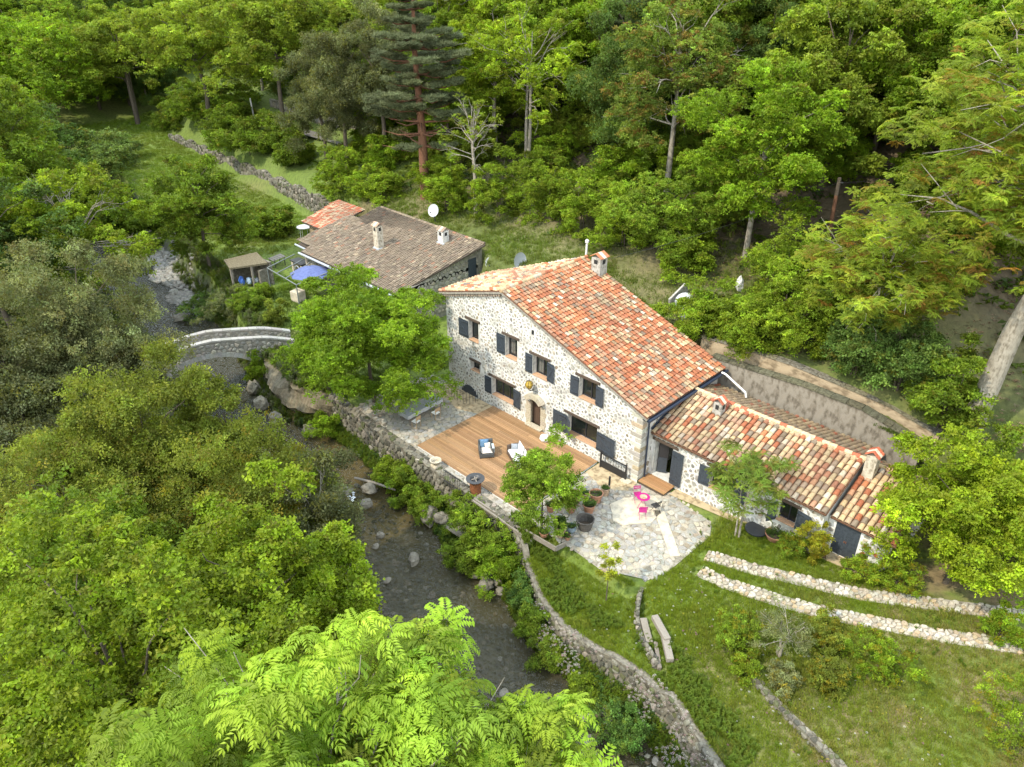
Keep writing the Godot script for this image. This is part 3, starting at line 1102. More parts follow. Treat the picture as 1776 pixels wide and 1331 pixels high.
	# roof
	var ap := Vector2(-10.48, 8.22)
	var er := Vector2(0.36, 4.27)
	var el := Vector2(-16.2, 6.5)
	var slope := Vector3(ap.x - er.x, ap.y - er.y, 0).normalized()
	var rr := MB.new()
	rr.slab([Vector3(er.x, er.y, 0.2), Vector3(er.x, er.y, -7.55), Vector3(ap.x, ap.y, -7.55), Vector3(ap.x, ap.y, 0.2)], 0.1)
	rr.slab([Vector3(ap.x, ap.y, 0.2), Vector3(ap.x, ap.y, -7.55), Vector3(el.x, el.y, -4.1), Vector3(el.x, el.y, 0.2)], 0.1)
	var roof := part("roof", rr, M.tile_bed, h)
	var tm := tile_mesh(0.122, 0.098, 0.40, 0.05)
	tile_field(roof, Vector3(er.x, er.y, 0.2), Vector3.FORWARD, slope, 7.75, 11.45, 0.258, 0.315, main_tint, 290, tm, func(_a, _b): return true, "tile")
	var sl := Vector3(ap.x - el.x, ap.y - el.y, 0).normalized()
	tile_field(roof, Vector3(el.x, el.y, -7.55), Vector3.BACK, sl, 7.75, 5.95, 0.258, 0.34, west_tint, 0, tm, func(a, b): return 7.75 - a < lerpf(4.35, 7.8, b / 5.9), "tile")
	for i in 23:
		var rt := MB.new()
		rt.col = main_tint() if i % 3 else west_tint()
		var pts := [Vector3(ap.x, ap.y + 0.05, 0.24 - i * 0.34), Vector3(ap.x, ap.y + 0.075, 0.24 - (i + 1.12) * 0.34)]
		rt.tube(pts, [0.125, 0.14], 8)
		part("ridge_tile", rt, M.tile, roof)
	# bedding mortar of the ridge
	var rm := MB.new()
	rm.box(Vector3(ap.x, ap.y - 0.02, -3.67), Vector3(0.34, 0.12, 7.7))
	part("ridge_mortar", rm, M.ridge_mortar, roof)
	# verge: mortar under the edge tiles, and the row of tile ends under the gable's short slope
	var vg := MB.new()
	vg.bar(Vector3(er.x, er.y - 0.1, 0.12), Vector3(ap.x, ap.y - 0.1, 0.12), 0.2, 0.12)
	vg.bar(Vector3(el.x, el.y - 0.1, 0.12), Vector3(ap.x, ap.y - 0.1, 0.12), 0.2, 0.12)
	part("verge", vg, M.mortar_grey, roof)
	var ge := MB.new()
	for i in 25:
		var x := -15.85 + i * 0.215
		var y := along(x, [Vector2(el.x, el.y), Vector2(ap.x, ap.y)]) - 0.26
		ge.col = vary(Color(0.3, 0.24, 0.19), 0.25)
		ge.tube([Vector3(x, y, -0.1), Vector3(x, y, 0.17)], [0.085, 0.085], 7)
	part("eave_tile_row", ge, M.tile, roof, "stuff")
	var gu := MB.new()
	gu.box(Vector3(0.38, 4.1, -3.7), Vector3(0.05, 0.22, 7.6))
	gu.tube([Vector3(0.48, 4.14, 0.2), Vector3(0.48, 4.14, -7.6)], [0.085, 0.085], 10)
	part("gutter", gu, M.gutter, h)
	var dp := MB.new()
	dp.tube([Vector3(0.46, 4.1, -0.3), Vector3(0.12, 3.85, -0.42), Vector3(0.12, 0.05, -0.5)], [0.05, 0.05, 0.05], 8)
	part("downpipe", dp, M.gutter, h)
	var wp := MB.new()
	wp.tube([Vector3(0.5, 4.3, -6.9), Vector3(0.75, 4.28, -6.9), Vector3(2.2, 3.72, -6.75), Vector3(2.3, 3.45, -6.72)], [0.065, 0.065, 0.065, 0.065], 8)
	part("drainpipe", wp, M.white_pipe, h)
	# eave boarding on the side
	var fb := MB.new()
	fb.quad(Vector3(0.0, 4.02, 0.1), Vector3(0.36, 4.02, 0.1), Vector3(0.36, 4.02, -7.5), Vector3(0.0, 4.02, -7.5))
	part("soffit", fb, M.gutter, h)
	chimney(h, Vector3(-9.05, 7.65, -7.1), 0.72, 0.72, 1.15, M.grey_render, true, true, Color(0.45, 0.16, 0.075))
	# lead flashing where the lower wing meets the side wall
	var fl := MB.new()
	fl.bar(Vector3(0.03, 3.02, -0.85), Vector3(0.03, 4.25, -4.4), 0.05, 0.2)
	part("flashing", fl, M.gutter, h)


func lower_wing() -> void:
	var h := thing("lower_wing", "long low stone wing with red and cream canal tiles against the farmhouse side", "house", Vector3(4.9, 0.0, -4))
	var zp := -1.0
	var holes := [[0.3, 0.1, 1.42, 2.36], [3.8, 1.1, 5.25, 2.38], [7.6, 1.2, 8.55, 2.36]]
	var mb := MB.new()
	face_z(mb, zp, 0.0, 9.8, -0.3, [Vector2(0, 2.72), Vector2(9.8, 2.72)], holes)
	mb.box(Vector3(9.6, 1.3, -4.05), Vector3(0.4, 3.0, 6.0))
	mb.box(Vector3(4.9, 1.4, -7.05), Vector3(9.8, 3.2, 0.3))
	mb.tri(Vector3(9.8, 2.78, -1.05), Vector3(9.8, 2.78, -7.0), Vector3(9.8, 4.0, -4.4))
	var wall := part("wall", mb, M.mortar, h)
	var polys := cells(0.02, 9.8, -0.1, 2.66, 0.255, 1.2, 0.058, func(p): return not in_holes(p, holes, 0.2) and p.x > 0.12, 0.6)
	lay(wall, "stone", "stone_fill", polys, func(c): return [Vector3(c.x, c.y, zp), Vector3.RIGHT, Vector3.UP, Vector3.BACK], Vector2(0.015, 0.05), grey_stone, 290)
	# door: open leaf, glazed half door inside
	var dm := MB.new()
	dm.box(Vector3(0.62, 1.2, zp - 0.42), Vector3(0.5, 2.1, 0.05), Basis(Vector3.UP, 0.5))
	var dr := part("door", dm, M.frame, h)
	var pn := MB.new()
	pn.box(Vector3(0.62, 0.65, zp - 0.385), Vector3(0.5, 0.95, 0.04), Basis(Vector3.UP, 0.5))
	part("door_panel", pn, M.shutter, dr)
	var rv := MB.new()
	rv.quad(Vector3(0.3, 0.1, zp), Vector3(0.3, 0.1, zp - 0.4), Vector3(0.3, 2.36, zp - 0.4), Vector3(0.3, 2.36, zp))
	rv.quad(Vector3(0.3, 0.1, zp), Vector3(1.42, 0.1, zp), Vector3(1.42, 0.1, zp - 0.7), Vector3(0.3, 0.1, zp - 0.7))
	rv.box(Vector3(0.25, 1.2, zp), Vector3(0.1, 2.3, 0.05))
	part("reveal", rv, M.plaster, dr)
	var li := MB.new()
	li.box(Vector3(0.94, 2.45, zp + 0.02), Vector3(1.66, 0.16, 0.16), Basis.IDENTITY, 0.015)
	part("lintel", li, M.old_beam, dr)
	shutter(h, 1.43, 0.1, 2.25, 0.72, 1, zp, 0.05, 0, "door_leaf")
	window(h, holes[1], zp, 0.3, 1)
	window(h, holes[2], zp, 0.3, 1)
	shutter(h, 3.78, 1.08, 2.28, 0.62, -1, zp, 0.1, 0)
	shutter(h, 5.27, 1.08, 2.28, 0.62, 1, zp, 0.1, 0)
	shutter(h, 7.58, 1.15, 2.25, 0.55, -1, zp, 1.1, 0)
	shutter(h, 8.57, 1.15, 2.28, 0.72, 1, zp, 0.12, 1)
	# roof: two slopes
	var s := Vector3(0, 4.1 - 2.83, -4.45 + 0.8).normalized()
	var b := Vector3(0, 4.1 - 3.05, -4.45 + 7.35).normalized()
	var rr := MB.new()
	rr.slab([Vector3(0.02, 2.83, -0.8), Vector3(9.9, 2.83, -0.8), Vector3(9.9, 4.1, -4.45), Vector3(0.02, 4.1, -4.45)], 0.09)
	rr.slab([Vector3(0.02, 4.1, -4.45), Vector3(9.9, 4.1, -4.45), Vector3(9.9, 3.05, -7.35), Vector3(0.02, 3.05, -7.35)], 0.09)
	var roof := part("roof", rr, M.tile_bed, h)
	var tm := tile_mesh(0.14, 0.11, 0.47, 0.045)
	tile_field(roof, Vector3(0.02, 2.83, -0.8), Vector3.RIGHT, s, 9.86, 3.86, 0.29, 0.386, wing_tint, 290, tm, func(_a, _b): return true, "tile")
	tile_field(roof, Vector3(9.9, 3.05, -7.35), Vector3.LEFT, b, 9.86, 3.08, 0.29, 0.386, back_tint, 0, tm, func(_a, _b): return true, "tile_old")
	for i in 26:
		var rt := MB.new()
		rt.col = pick([lin(0.62, 0.45, 0.27), lin(0.42, 0.12, 0.06), lin(0.55, 0.42, 0.28)], [5, 1.3, 3])
		rt.tube([Vector3(0.1 + i * 0.38, 4.15, -4.45), Vector3(0.1 + (i + 1.1) * 0.38, 4.17, -4.45)], [0.12, 0.135], 8)
		part("ridge_tile", rt, M.tile, roof)
	var rm := MB.new()
	rm.box(Vector3(5, 4.1, -4.45), Vector3(9.86, 0.1, 0.4))
	part("ridge_mortar", rm, M.ridge_mortar, roof)
	var eb := MB.new()
	for i in 34:
		eb.col = vary(Color(0.22, 0.2, 0.17), 0.2)
		eb.tube([Vector3(0.15 + i * 0.29, 2.72, -1.05), Vector3(0.15 + i * 0.29, 2.72, -0.86)], [0.12, 0.12], 7)
	part("eave_tile_row", eb, M.tile, roof, "stuff")
	chimney(h, Vector3(2.35, 3.78, -3.6), 0.5, 0.5, 0.78, M.grey_render, true, true, Color(0.42, 0.12, 0.06))


func garage() -> void:
	var h := thing("garage", "small stone store with double slate blue door at the low wing's end", "shed", Vector3(11.4, 0.2, -4))
	var zp := -1.65
	var mb := MB.new()
	face_z(mb, zp, 9.82, 12.75, -0.2, [Vector2(9.82, 2.3), Vector2(12.75, 2.3)], [[10.2, 0.36, 11.36, 2.22]])
	mb.box(Vector3(12.6, 1.2, -4.2), Vector3(0.3, 2.4, 4.9))
	mb.box(Vector3(11.3, 1.2, -6.6), Vector3(2.9, 2.4, 0.3))
	var wall := part("wall", mb, M.mortar, h)
	var polys := cells(9.86, 12.74, 0.1, 2.25, 0.26, 1.3, 0.04, func(p): return p.x < 10.02 or p.x > 11.56)
	lay(wall, "stone", "stone_fill", polys, func(c): return [Vector3(c.x, c.y, zp), Vector3.RIGHT, Vector3.UP, Vector3.BACK], Vector2(0.02, 0.06), func(): return vary(pick([lin(0.5, 0.45, 0.36), lin(0.4, 0.12, 0.06), lin(0.36, 0.33, 0.28)], [3, 0.9, 2]), 0.2), 60)
	for i in 2:
		var d := MB.new()
		for k in 4:
			d.col = Color(1, 1, 1) * R(0.92, 1.06)
			d.box(Vector3(10.2 + i * 0.58 + (k + 0.5) * 0.145, 1.29, zp - 0.05), Vector3(0.142, 1.86, 0.05))
		var l := part("door_leaf", d, M.shutter, h)
		var k2 := MB.new()
		k2.box(Vector3(10.74 + i * 0.08, 1.2, zp - 0.01), Vector3(0.03, 0.1, 0.04))
		part("handle", k2, M.rust, l)
	var s := Vector3(0, 3.75 - 2.4, -4.9 + 1.4).normalized()
	var b := Vector3(0, 3.75 - 2.6, -4.9 + 7.1).normalized()
	var rr := MB.new()
	rr.slab([Vector3(9.92, 2.4, -1.4), Vector3(12.95, 2.4, -1.4), Vector3(12.95, 3.75, -4.9), Vector3(9.92, 3.75, -4.9)], 0.09)
	rr.slab([Vector3(9.92, 3.75, -4.9), Vector3(12.95, 3.75, -4.9), Vector3(12.95, 2.6, -7.1), Vector3(9.92, 2.6, -7.1)], 0.09)
	var roof := part("roof", rr, M.tile_bed, h)
	var tm := tile_mesh(0.14, 0.11, 0.47, 0.045)
	tile_field(roof, Vector3(9.95, 2.4, -1.4), Vector3.RIGHT, s, 2.98, 3.75, 0.29, 0.386, wing_tint, 150, tm, func(_a, _b): return true, "tile")
	tile_field(roof, Vector3(12.93, 2.6, -7.1), Vector3.LEFT, b, 2.98, 2.48, 0.29, 0.386, back_tint, 0, tm, func(_a, _b): return true, "tile_old")
	for i in 8:
		var rt := MB.new()
		rt.col = wing_tint()
		rt.tube([Vector3(9.95 + i * 0.38, 3.8, -4.9), Vector3(9.95 + (i + 1.1) * 0.38, 3.82, -4.9)], [0.12, 0.135], 8)
		part("ridge_tile", rt, M.tile, roof)
	chimney(h, Vector3(10.3, 3.5, -4.2), 0.52, 0.52, 1.25, M.chimney_plaster, false, true, Color(0.45, 0.12, 0.06))


func cottage() -> void:
	var h := thing("cottage", "long stone cottage with weathered brown tiled roof and two plastered chimneys", "house", Vector3(-31, -0.4, -7))
	var mb := MB.new()
	mb.box(Vector3(-24.5, 1.4, -6.9), Vector3(0.4, 3.6, 7.6))
	mb.box(Vector3(-31.5, 1.2, -3.25), Vector3(13.6, 3.2, 0.4))
	mb.box(Vector3(-38.1, 1.2, -6.9), Vector3(0.4, 3.2, 7.6))
	mb.box(Vector3(-31, 2.2, -10.9), Vector3(13.6, 5.0, 0.4))
	mb.slab([Vector3(-24.3, 2.9, -3.2), Vector3(-24.3, 2.9, -10.9), Vector3(-24.3, 4.8, -10.9)], 0.3)
	var wall := part("wall", mb, M.mortar_grey, h)
	var gp := cells(3.2, 11.0, 0.2, 4.7, 0.32, 1.25, 0.035, func(p): return p.y < 2.85 + 0.25 * (p.x - 3.2) and not (p.x > 9.5 and p.x < 10.6 and p.y < 3.95))
	lay(wall, "stone", "stone_fill", gp, func(c): return [Vector3(-24.298, c.y, -c.x), Vector3.FORWARD, Vector3.UP, Vector3.RIGHT], Vector2(0.02, 0.06), func(): return vary(pick([lin(0.36, 0.33, 0.27), lin(0.27, 0.25, 0.21), lin(0.42, 0.38, 0.3)], [3, 2, 2]), 0.2), 120)
	var fp := cells(-38.2, -24.7, 0.0, 2.7, 0.34, 1.3, 0.04, func(_p): return true)
	lay(wall, "stone", "front_stone_fill", fp, func(c): return [Vector3(c.x, c.y, -3.05), Vector3.RIGHT, Vector3.UP, Vector3.BACK], Vector2(0.02, 0.06), wall_stone, 30)
	var d := MB.new()
	d.box(Vector3(-24.27, 2.9, -10.05), Vector3(0.06, 1.9, 0.85))
	part("door", d, M.shutter, h)
	var rr := MB.new()
	var e := [Vector3(-38.0, 2.85, -2.55), Vector3(-24.6, 2.85, -2.55), Vector3(-23.6, 4.95, -10.95), Vector3(-37.6, 4.95, -11.2)]
	rr.slab(e, 0.1)
	rr.slab([Vector3(-40.2, 2.75, -3.6), Vector3(-37.95, 2.75, -3.6), Vector3(-37.7, 4.35, -9.6), Vector3(-39.2, 4.3, -8.8)], 0.1)
	var roof := part("roof", rr, M.tile_bed_old, h)
	var tm := tile_mesh(0.088, 0.078, 0.42, 0.03)
	var s := Vector3(0, 2.1, -8.4).normalized()
	tile_field(roof, Vector3(-40.2, 2.85, -2.55), Vector3.RIGHT, s, 16.7, 8.7, 0.225, 0.34, cottage_tint, 0, tm, func(a, b):
		var x: float = -40.2 + a
		var f: float = b / 8.7
		if x > lerpf(-24.6, -23.65, f): return false
		if x < -38.0: return f > 0.12 and f < 0.75 and x > lerpf(-40.3, -39.0, f)
		return true, "tile_old", 0.02)
	var rt := MB.new()
	for i in 36:
		rt.col = cottage_tint()
		rt.tube([Vector3(-37.6 + i * 0.385, 5.02, -11.1 + i * 0.004), Vector3(-37.6 + (i + 1.1) * 0.385, 5.04, -11.1 + i * 0.004)], [0.11, 0.125], 6)
	part("ridge_tile_row", rt, M.tile_old, roof, "stuff")
	var gu := MB.new()
	gu.tube([Vector3(-38.1, 2.75, -2.42), Vector3(-24.6, 2.75, -2.42)], [0.1, 0.1], 8)
	gu.tube([Vector3(-40.4, 2.68, -3.48), Vector3(-38.2, 2.68, -3.42)], [0.09, 0.09], 8)
	part("gutter", gu, M.zinc, h)
	chimney(h, Vector3(-31.7, 3.75, -6.35), 0.62, 0.58, 2.0, M.chimney_plaster, true, false, Color(0.4, 0.25, 0.18), M.zinc)
	chimney(h, Vector3(-27.2, 4.5, -9.6), 0.72, 0.62, 1.15, M.plaster, true, false, Color(0.3, 0.22, 0.16), M.zinc)
	# annexe with a redder roof
	var a := thing("annexe", "small stone annexe with faded red tiles at the cottage's far corner", "shed", Vector3(-42, -0.2, -9))
	var ab := MB.new()
	ab.box(Vector3(-42.0, 1.4, -8.8), Vector3(3.4, 3.6, 3.6))
	part("wall", ab, M.wall_ochre, a)
	var ar := MB.new()
	ar.slab([Vector3(-44.2, 3.15, -6.6), Vector3(-40.2, 3.2, -6.4), Vector3(-40.8, 4.0, -11.4), Vector3(-45.3, 4.0, -11.5)], 0.1)
	var aroof := part("roof", ar, M.tile_bed_old, a)
	var s2 := Vector3(0, 0.82, -4.95).normalized()
	tile_field(aroof, Vector3(-45.2, 3.2, -6.5), Vector3.RIGHT, s2, 5.0, 5.0, 0.24, 0.4, func(): return vary(pick([lin(0.45, 0.14, 0.075), lin(0.5, 0.36, 0.24), lin(0.4, 0.22, 0.14)], [3, 2, 2]), 0.2), 0, tm, func(p, q):
		var x: float = -45.2 + p
		return x > lerpf(-44.2, -45.3, q / 5.0) and x < lerpf(-40.2, -40.8, q / 5.0), "tile_old", 0.02)


# ---------------------------------------------------------------- terraces, paving, walls
func sheet(called: String, pts: Array, y: float, m: Material) -> MeshInstance3D:
	var mb := MB.new()
	var p2 := PackedVector2Array()
	for p in pts:
		p2.append(p)
	var ix := Geometry2D.triangulate_polygon(p2)
	for i in range(0, ix.size(), 3):
		var a := Vector3(p2[ix[i]].x, y, p2[ix[i]].y)
		var b := Vector3(p2[ix[i + 1]].x, y, p2[ix[i + 1]].y)
		var c := Vector3(p2[ix[i + 2]].x, y, p2[ix[i + 2]].y)
		mb.htri(a, b, c, (a + b + c) / 3.0 - Vector3.UP)
	return struct(called, mb, m)


func paving(called: String, outline: Array, y: float, sp: float, gap: float, m: Material, tint: Callable, skip: Array, most: int) -> void:
	var o := sheet(called, outline, y, m)
	var poly := PackedVector2Array(outline)
	var lo := poly[0]
	var hi := poly[0]
	for p in poly:
		lo = lo.min(p)
		hi = hi.max(p)
	var keep := func(p: Vector2) -> bool:
		if not Geometry2D.is_point_in_polygon(p, poly):
			return false
		for s in skip:
			if Geometry2D.is_point_in_polygon(p, PackedVector2Array(s)):
				return false
		return true
	var polys := cells(lo.x, hi.x, lo.y, hi.y, sp, 1.25, gap, keep, 0.6)
	lay(o, "paving_stone", "paving_stone_fill", polys, func(c): return [Vector3(c.x, y, c.y), Vector3.RIGHT, Vector3.BACK, Vector3.UP], Vector2(0.008, 0.03), tint, most)


class Line2:
	var p: Array
	var len := [0.0]

	func _init(pts: Array) -> void:
		p = pts
		for i in range(1, p.size()):
			len.append(len[-1] + p[i].distance_to(p[i - 1]))

	func at(u: float) -> Array:  # point, direction
		for i in range(1, p.size()):
			if u <= len[i] or i == p.size() - 1:
				var d: Vector2 = (p[i] - p[i - 1]).normalized()
				return [p[i - 1] + d * (u - len[i - 1]), d]
		return [p[0], Vector2.RIGHT]


# a masonry wall along pts; faces to the right-hand side of its direction; tops and feet are functions of (x, z)
func stone_wall(called: String, label: String, pts: Array, top: Callable, foot: Callable, thick: float, sp: float, tint: Callable, core: Material, most: int, side := 1.0, tops := true) -> Node3D:
	var ln := Line2.new(pts)
	var total: float = ln.len[-1]
	var mid: Array = ln.at(total / 2)
	var o := thing(called, label, "wall", Vector3(mid[0].x, foot.call(mid[0].x, mid[0].y), mid[0].y))
	var mb := MB.new()
	var k := maxi(2, int(total / 0.6))
	var hmax := 0.0
	for i in k:
		var a: Array = ln.at(total * i / k)
		var b: Array = ln.at(total * (i + 1) / k)
		var na := Vector2(-a[1].y, a[1].x) * side
		var nb := Vector2(-b[1].y, b[1].x) * side
		var ya: float = top.call(a[0].x, a[0].y)
		var yb: float = top.call(b[0].x, b[0].y)
		var fa: float = foot.call(a[0].x, a[0].y)
		var fb: float = foot.call(b[0].x, b[0].y)
		hmax = maxf(hmax, ya - fa)
		var A := Vector3(a[0].x, 0, a[0].y)
		var B := Vector3(b[0].x, 0, b[0].y)
		var Ai := A - Vector3(na.x, 0, na.y) * thick
		var Bi := B - Vector3(nb.x, 0, nb.y) * thick
		var Y := Vector3.UP
		var m := (A + B + Ai + Bi) / 4 + Y * (fa + ya) / 2
		mb.hquad(A + Y * fa, B + Y * fb, B + Y * yb, A + Y * ya, m)
		mb.hquad(Ai + Y * fa, Bi + Y * fb, Bi + Y * yb, Ai + Y * ya, m)
		mb.hquad(A + Y * ya, B + Y * yb, Bi + Y * yb, Ai + Y * ya, m)
		if i == 0:
			mb.hquad(A + Y * fa, A + Y * ya, Ai + Y * ya, Ai + Y * fa, m)
		if i == k - 1:
			mb.hquad(B + Y * fb, B + Y * yb, Bi + Y * yb, Bi + Y * fb, m)
	var body := part("wall", mb, core, o)
	var f := func(c: Vector2) -> Array:
		var q: Array = ln.at(c.x)
		var n := Vector2(-q[1].y, q[1].x) * side
		return [Vector3(q[0].x, foot.call(q[0].x, q[0].y) + c.y, q[0].y), Vector3(q[1].x, 0, q[1].y), Vector3.UP, Vector3(n.x, 0, n.y)]
	var keep := func(c: Vector2) -> bool:
		var q: Array = ln.at(c.x)
		return c.y < top.call(q[0].x, q[0].y) - foot.call(q[0].x, q[0].y) - sp * 0.15
	lay(body, "stone", "stone_fill", cells(0, total, 0, hmax, sp, 1.3, 0.03, keep), f, Vector2(0.04, 0.12), tint, most)
	if tops:
		var ft := func(c: Vector2) -> Array:
			var q: Array = ln.at(c.x)
			var n := Vector2(-q[1].y, q[1].x) * side
			var r: Vector2 = q[0] - n * (c.y)
			return [Vector3(r.x, top.call(q[0].x, q[0].y), r.y), Vector3(q[1].x, 0, q[1].y), Vector3(-n.x, 0, -n.y), Vector3.UP]
		lay(body, "cope_stone", "cope_stone_fill", cells(0, total, -0.06, thick, maxf(sp, thick * 0.52), 1.35, 0.025, func(_c): return true), ft, Vector2(0.03, 0.09), tint, most / 3)
	return o


func site() -> void:
	# timber deck: boards run along the farmhouse front
	var deck := thing("deck", "broad new larch plank deck laid before the farmhouse door", "deck", Vector3(-7.0, -0.25, 3.3))
	var sk := MB.new()
	sk.box(Vector3(-7.02, -0.16, 3.27), Vector3(8.58, 0.24, 6.26))
	part("joist_frame", sk, M.deck, deck)
	var rows := 45
	for i in rows:
		var x := -11.34
		var z := 0.13 + (i + 0.5) * 6.31 / rows
		var tone := lin(0.23, 0.13, 0.058).lerp(lin(0.40, 0.245, 0.125), rng.randf())
		while x < -2.75:
			var l: float = pick([2.4, 3.6, 4.2, 3.0], [1, 1, 1, 1])
			if x < -11.3:
				l = pick([1.2, 2.4, 3.3, 4.0], [1, 1, 1, 1])
			if x + l > -4.0:
				l = -2.68 - x
			var b := MB.new()
			b.col = vary(tone.lerp(lin(0.31, 0.18, 0.085), rng.randf() * 0.5), 0.16, 0.03)
			b.box(Vector3(x + l / 2, -0.02 + R(-0.002, 0.002), z), Vector3(l - 0.006, 0.036, 6.31 / rows - 0.009), Basis.IDENTITY, 0.004)
			part("board", b, M.deck, deck)
			x += l
	var step := thing("wooden_step", "low plank landing outside the open door of the low wing", "step", Vector3(0.9, -0.15, -0.45))
	for i in 7:
		var b := MB.new()
		b.col = vary(lin(0.36, 0.20, 0.09), 0.12)
		b.box(Vector3(0.95, 0.02, -0.9 + i * 0.145), Vector3(1.72, 0.05, 0.137), Basis.IDENTITY, 0.006)
		part("board", b, M.deck, step)
	var sf := MB.new()
	sf.box(Vector3(0.95, -0.1, -0.46), Vector3(1.66, 0.18, 0.98))
	part("frame", sf, M.old_beam, step)
	# courtyard paving
	var court := [Vector2(-2.64, 0.03), Vector2(1.0, 0.03), Vector2(2.4, -0.98), Vector2(3.6, -0.6), Vector2(4.7, -0.1), Vector2(5.3, 1.3), Vector2(5.25, 4.2), Vector2(4.9, 5.7), Vector2(3.9, 6.2), Vector2(2.8, 6.75), Vector2(0.6, 6.6), Vector2(-0.7, 6.6), Vector2(-2.64, 6.5)]
	var slab := [Vector2(0.35, 1.7), Vector2(0.15, 2.6), Vector2(0.7, 3.1), Vector2(1.1, 3.55), Vector2(1.7, 3.45), Vector2(2.0, 3.0), Vector2(2.6, 2.3), Vector2(2.5, 1.3), Vector2(2.1, 0.6), Vector2(1.4, 0.35), Vector2(0.9, 0.9)]
	var band := [Vector2(2.1, 1.35), Vector2(2.55, 1.05), Vector2(5.05, 3.3), Vector2(4.75, 3.7)]
	var ochre := [Vector2(-2.63, 0.05), Vector2(0.05, 0.05), Vector2(0.15, 0.9), Vector2(-0.4, 1.45), Vector2(-1.3, 1.7), Vector2(-2.63, 1.3)]
	paving("courtyard", court, -0.15, 0.27, 0.012, M.patio_ground, pale_stone, [slab, band, ochre], 290)
	var s1 := MB.new()
	for q in [[slab, "cream_slab"], [band, "path_band"]]:
		var mb := MB.new()
		var pp := []
		for p in q[0]:
			pp.append(Vector3(p.x, -0.105, p.y))
		pp.reverse()
		var p2 := PackedVector2Array(q[0])
		var ix := Geometry2D.triangulate_polygon(p2)
		for i in range(0, ix.size(), 3):
			var t := [Vector3(p2[ix[i]].x, -0.105, p2[ix[i]].y), Vector3(p2[ix[i + 1]].x, -0.105, p2[ix[i + 1]].y), Vector3(p2[ix[i + 2]].x, -0.105, p2[ix[i + 2]].y)]
			mb.htri(t[0], t[1], t[2], t[0] - Vector3(0.01, 1, 0.01))
		for i in pp.size():
			mb.quad(pp[(i + 1) % pp.size()], pp[i], pp[i] - Vector3(0, 0.06, 0), pp[(i + 1) % pp.size()] - Vector3(0, 0.06, 0))
		struct(q[1], mb, M.cream_slab)
	sheet("concrete_apron", ochre, -0.135, M.ochre_concrete)
	var st := MB.new()
	var px := [1.9, 3.2, 5.0, 7.0, 9.0, 10.2, 12.0]
	for i in px.size() - 1:
		var y0 := land(px[i], -0.7) + 0.03
		var y1 := land(px[i + 1], -0.7) + 0.03
		var za := -0.3 - 0.12 * i
		var zb := -0.3 - 0.12 * (i + 1)
		st.hquad(Vector3(px[i], y0, -1.7 if px[i] > 9.9 else -1.0), Vector3(px[i + 1], y1, -1.7 if px[i] > 9.9 else -1.0), Vector3(px[i + 1], y1, zb), Vector3(px[i], y0, za), Vector3(px[i], y0 - 2, -0.7))
	struct("concrete_path", st, M.ochre_concrete)
	var under := [Vector2(-17.4, 0.03), Vector2(-11.36, 0.03), Vector2(-11.36, 6.7), Vector2(-12.6, 6.75), Vector2(-17.6, 6.5), Vector2(-18.3, 3)]
	var och2 := [Vector2(-15.5, 0.05), Vector2(-11.38, 0.05), Vector2(-11.38, 1.3), Vector2(-12.9, 1.9), Vector2(-14.2, 1.6), Vector2(-16.4, 2.4), Vector2(-16.8, 1.0)]
	paving("shaded_terrace", under, -0.16, 0.3, 0.013, M.patio_ground, pale_stone, [och2], 220)
	sheet("terrace_apron", och2, -0.145, M.ochre_concrete)
	# strip of flat stones between deck and river wall
	paving("terrace_edge", [Vector2(-11.34, 6.44), Vector2(-2.64, 6.48), Vector2(-2.64, 7.3), Vector2(-7, 7.2), Vector2(-11.34, 7.0)], -0.1, 0.36, 0.025, M.patio_ground, pale_stone, [], 100)
	# river and terrace walls
	var dry := func() -> Color: return vary(pick([lin(0.21, 0.195, 0.155), lin(0.15, 0.14, 0.11), lin(0.28, 0.25, 0.21), lin(0.085, 0.08, 0.06), lin(0.10, 0.11, 0.05)], [4, 3, 1.2, 2.8, 2.6]), 0.18)
	stone_wall("river_wall", "dry stone river wall holding up the plank deck terrace", [Vector2(-20.2, 6.75), Vector2(-17.6, 6.95), Vector2(-14.5, 7.1), Vector2(-12, 7.15), Vector2(-9.9, 7.2), Vector2(-7, 7.35), Vector2(-4.4, 7.4), Vector2(-2.2, 7.6)], func(_x, _z): return -0.06, func(x, _z): return -2.9 if x < -9 else -2.3, 0.5, 0.30, dry, M.rock, 270)
	stone_wall("terrace_wall", "long low stone wall between lower lawn and river, edged with blossom", [Vector2(-2.2, 7.6), Vector2(-1.2, 8.0), Vector2(0, 8.75), Vector2(1.7, 9.75), Vector2(3.5, 10.25), Vector2(5.7, 10.2), Vector2(7.8, 10.1), Vector2(9.8, 10.55), Vector2(12, 11.6), Vector2(16, 13.3)], func(x, z): return platform(x, z - 0.5) - 0.06, func(_x, _z): return -2.6, 0.3, 0.26, dry, M.rock, 270, 1.0, false)
	stone_wall("garden_wall", "short stone garden wall stepping down inside the long grass lawn", [Vector2(11.3, 7.6), Vector2(12.5, 8.15), Vector2(13.7, 8.55), Vector2(15.1, 9.0), Vector2(17.5, 10.0)], func(x, z): return platform(x, z - 0.6) + 0.0, func(x, z): return platform(x, z + 0.6) - 0.15, 0.26, 0.2, dry, M.rock, 130)
	stone_wall("lawn_edging", "knee high stone edging that divides the two grass terraces", [Vector2(4.85, 6.2), Vector2(5.35, 7.2), Vector2(5.9, 8.0), Vector2(6.7, 8.75), Vector2(8.0, 9.55)], func(x, z): return platform(x + 0.5, z - 0.5) - 0.06, func(x, z): return platform(x - 0.6, z + 0.6) - 0.1, 0.13, 0.2, dry, M.rock, 60)
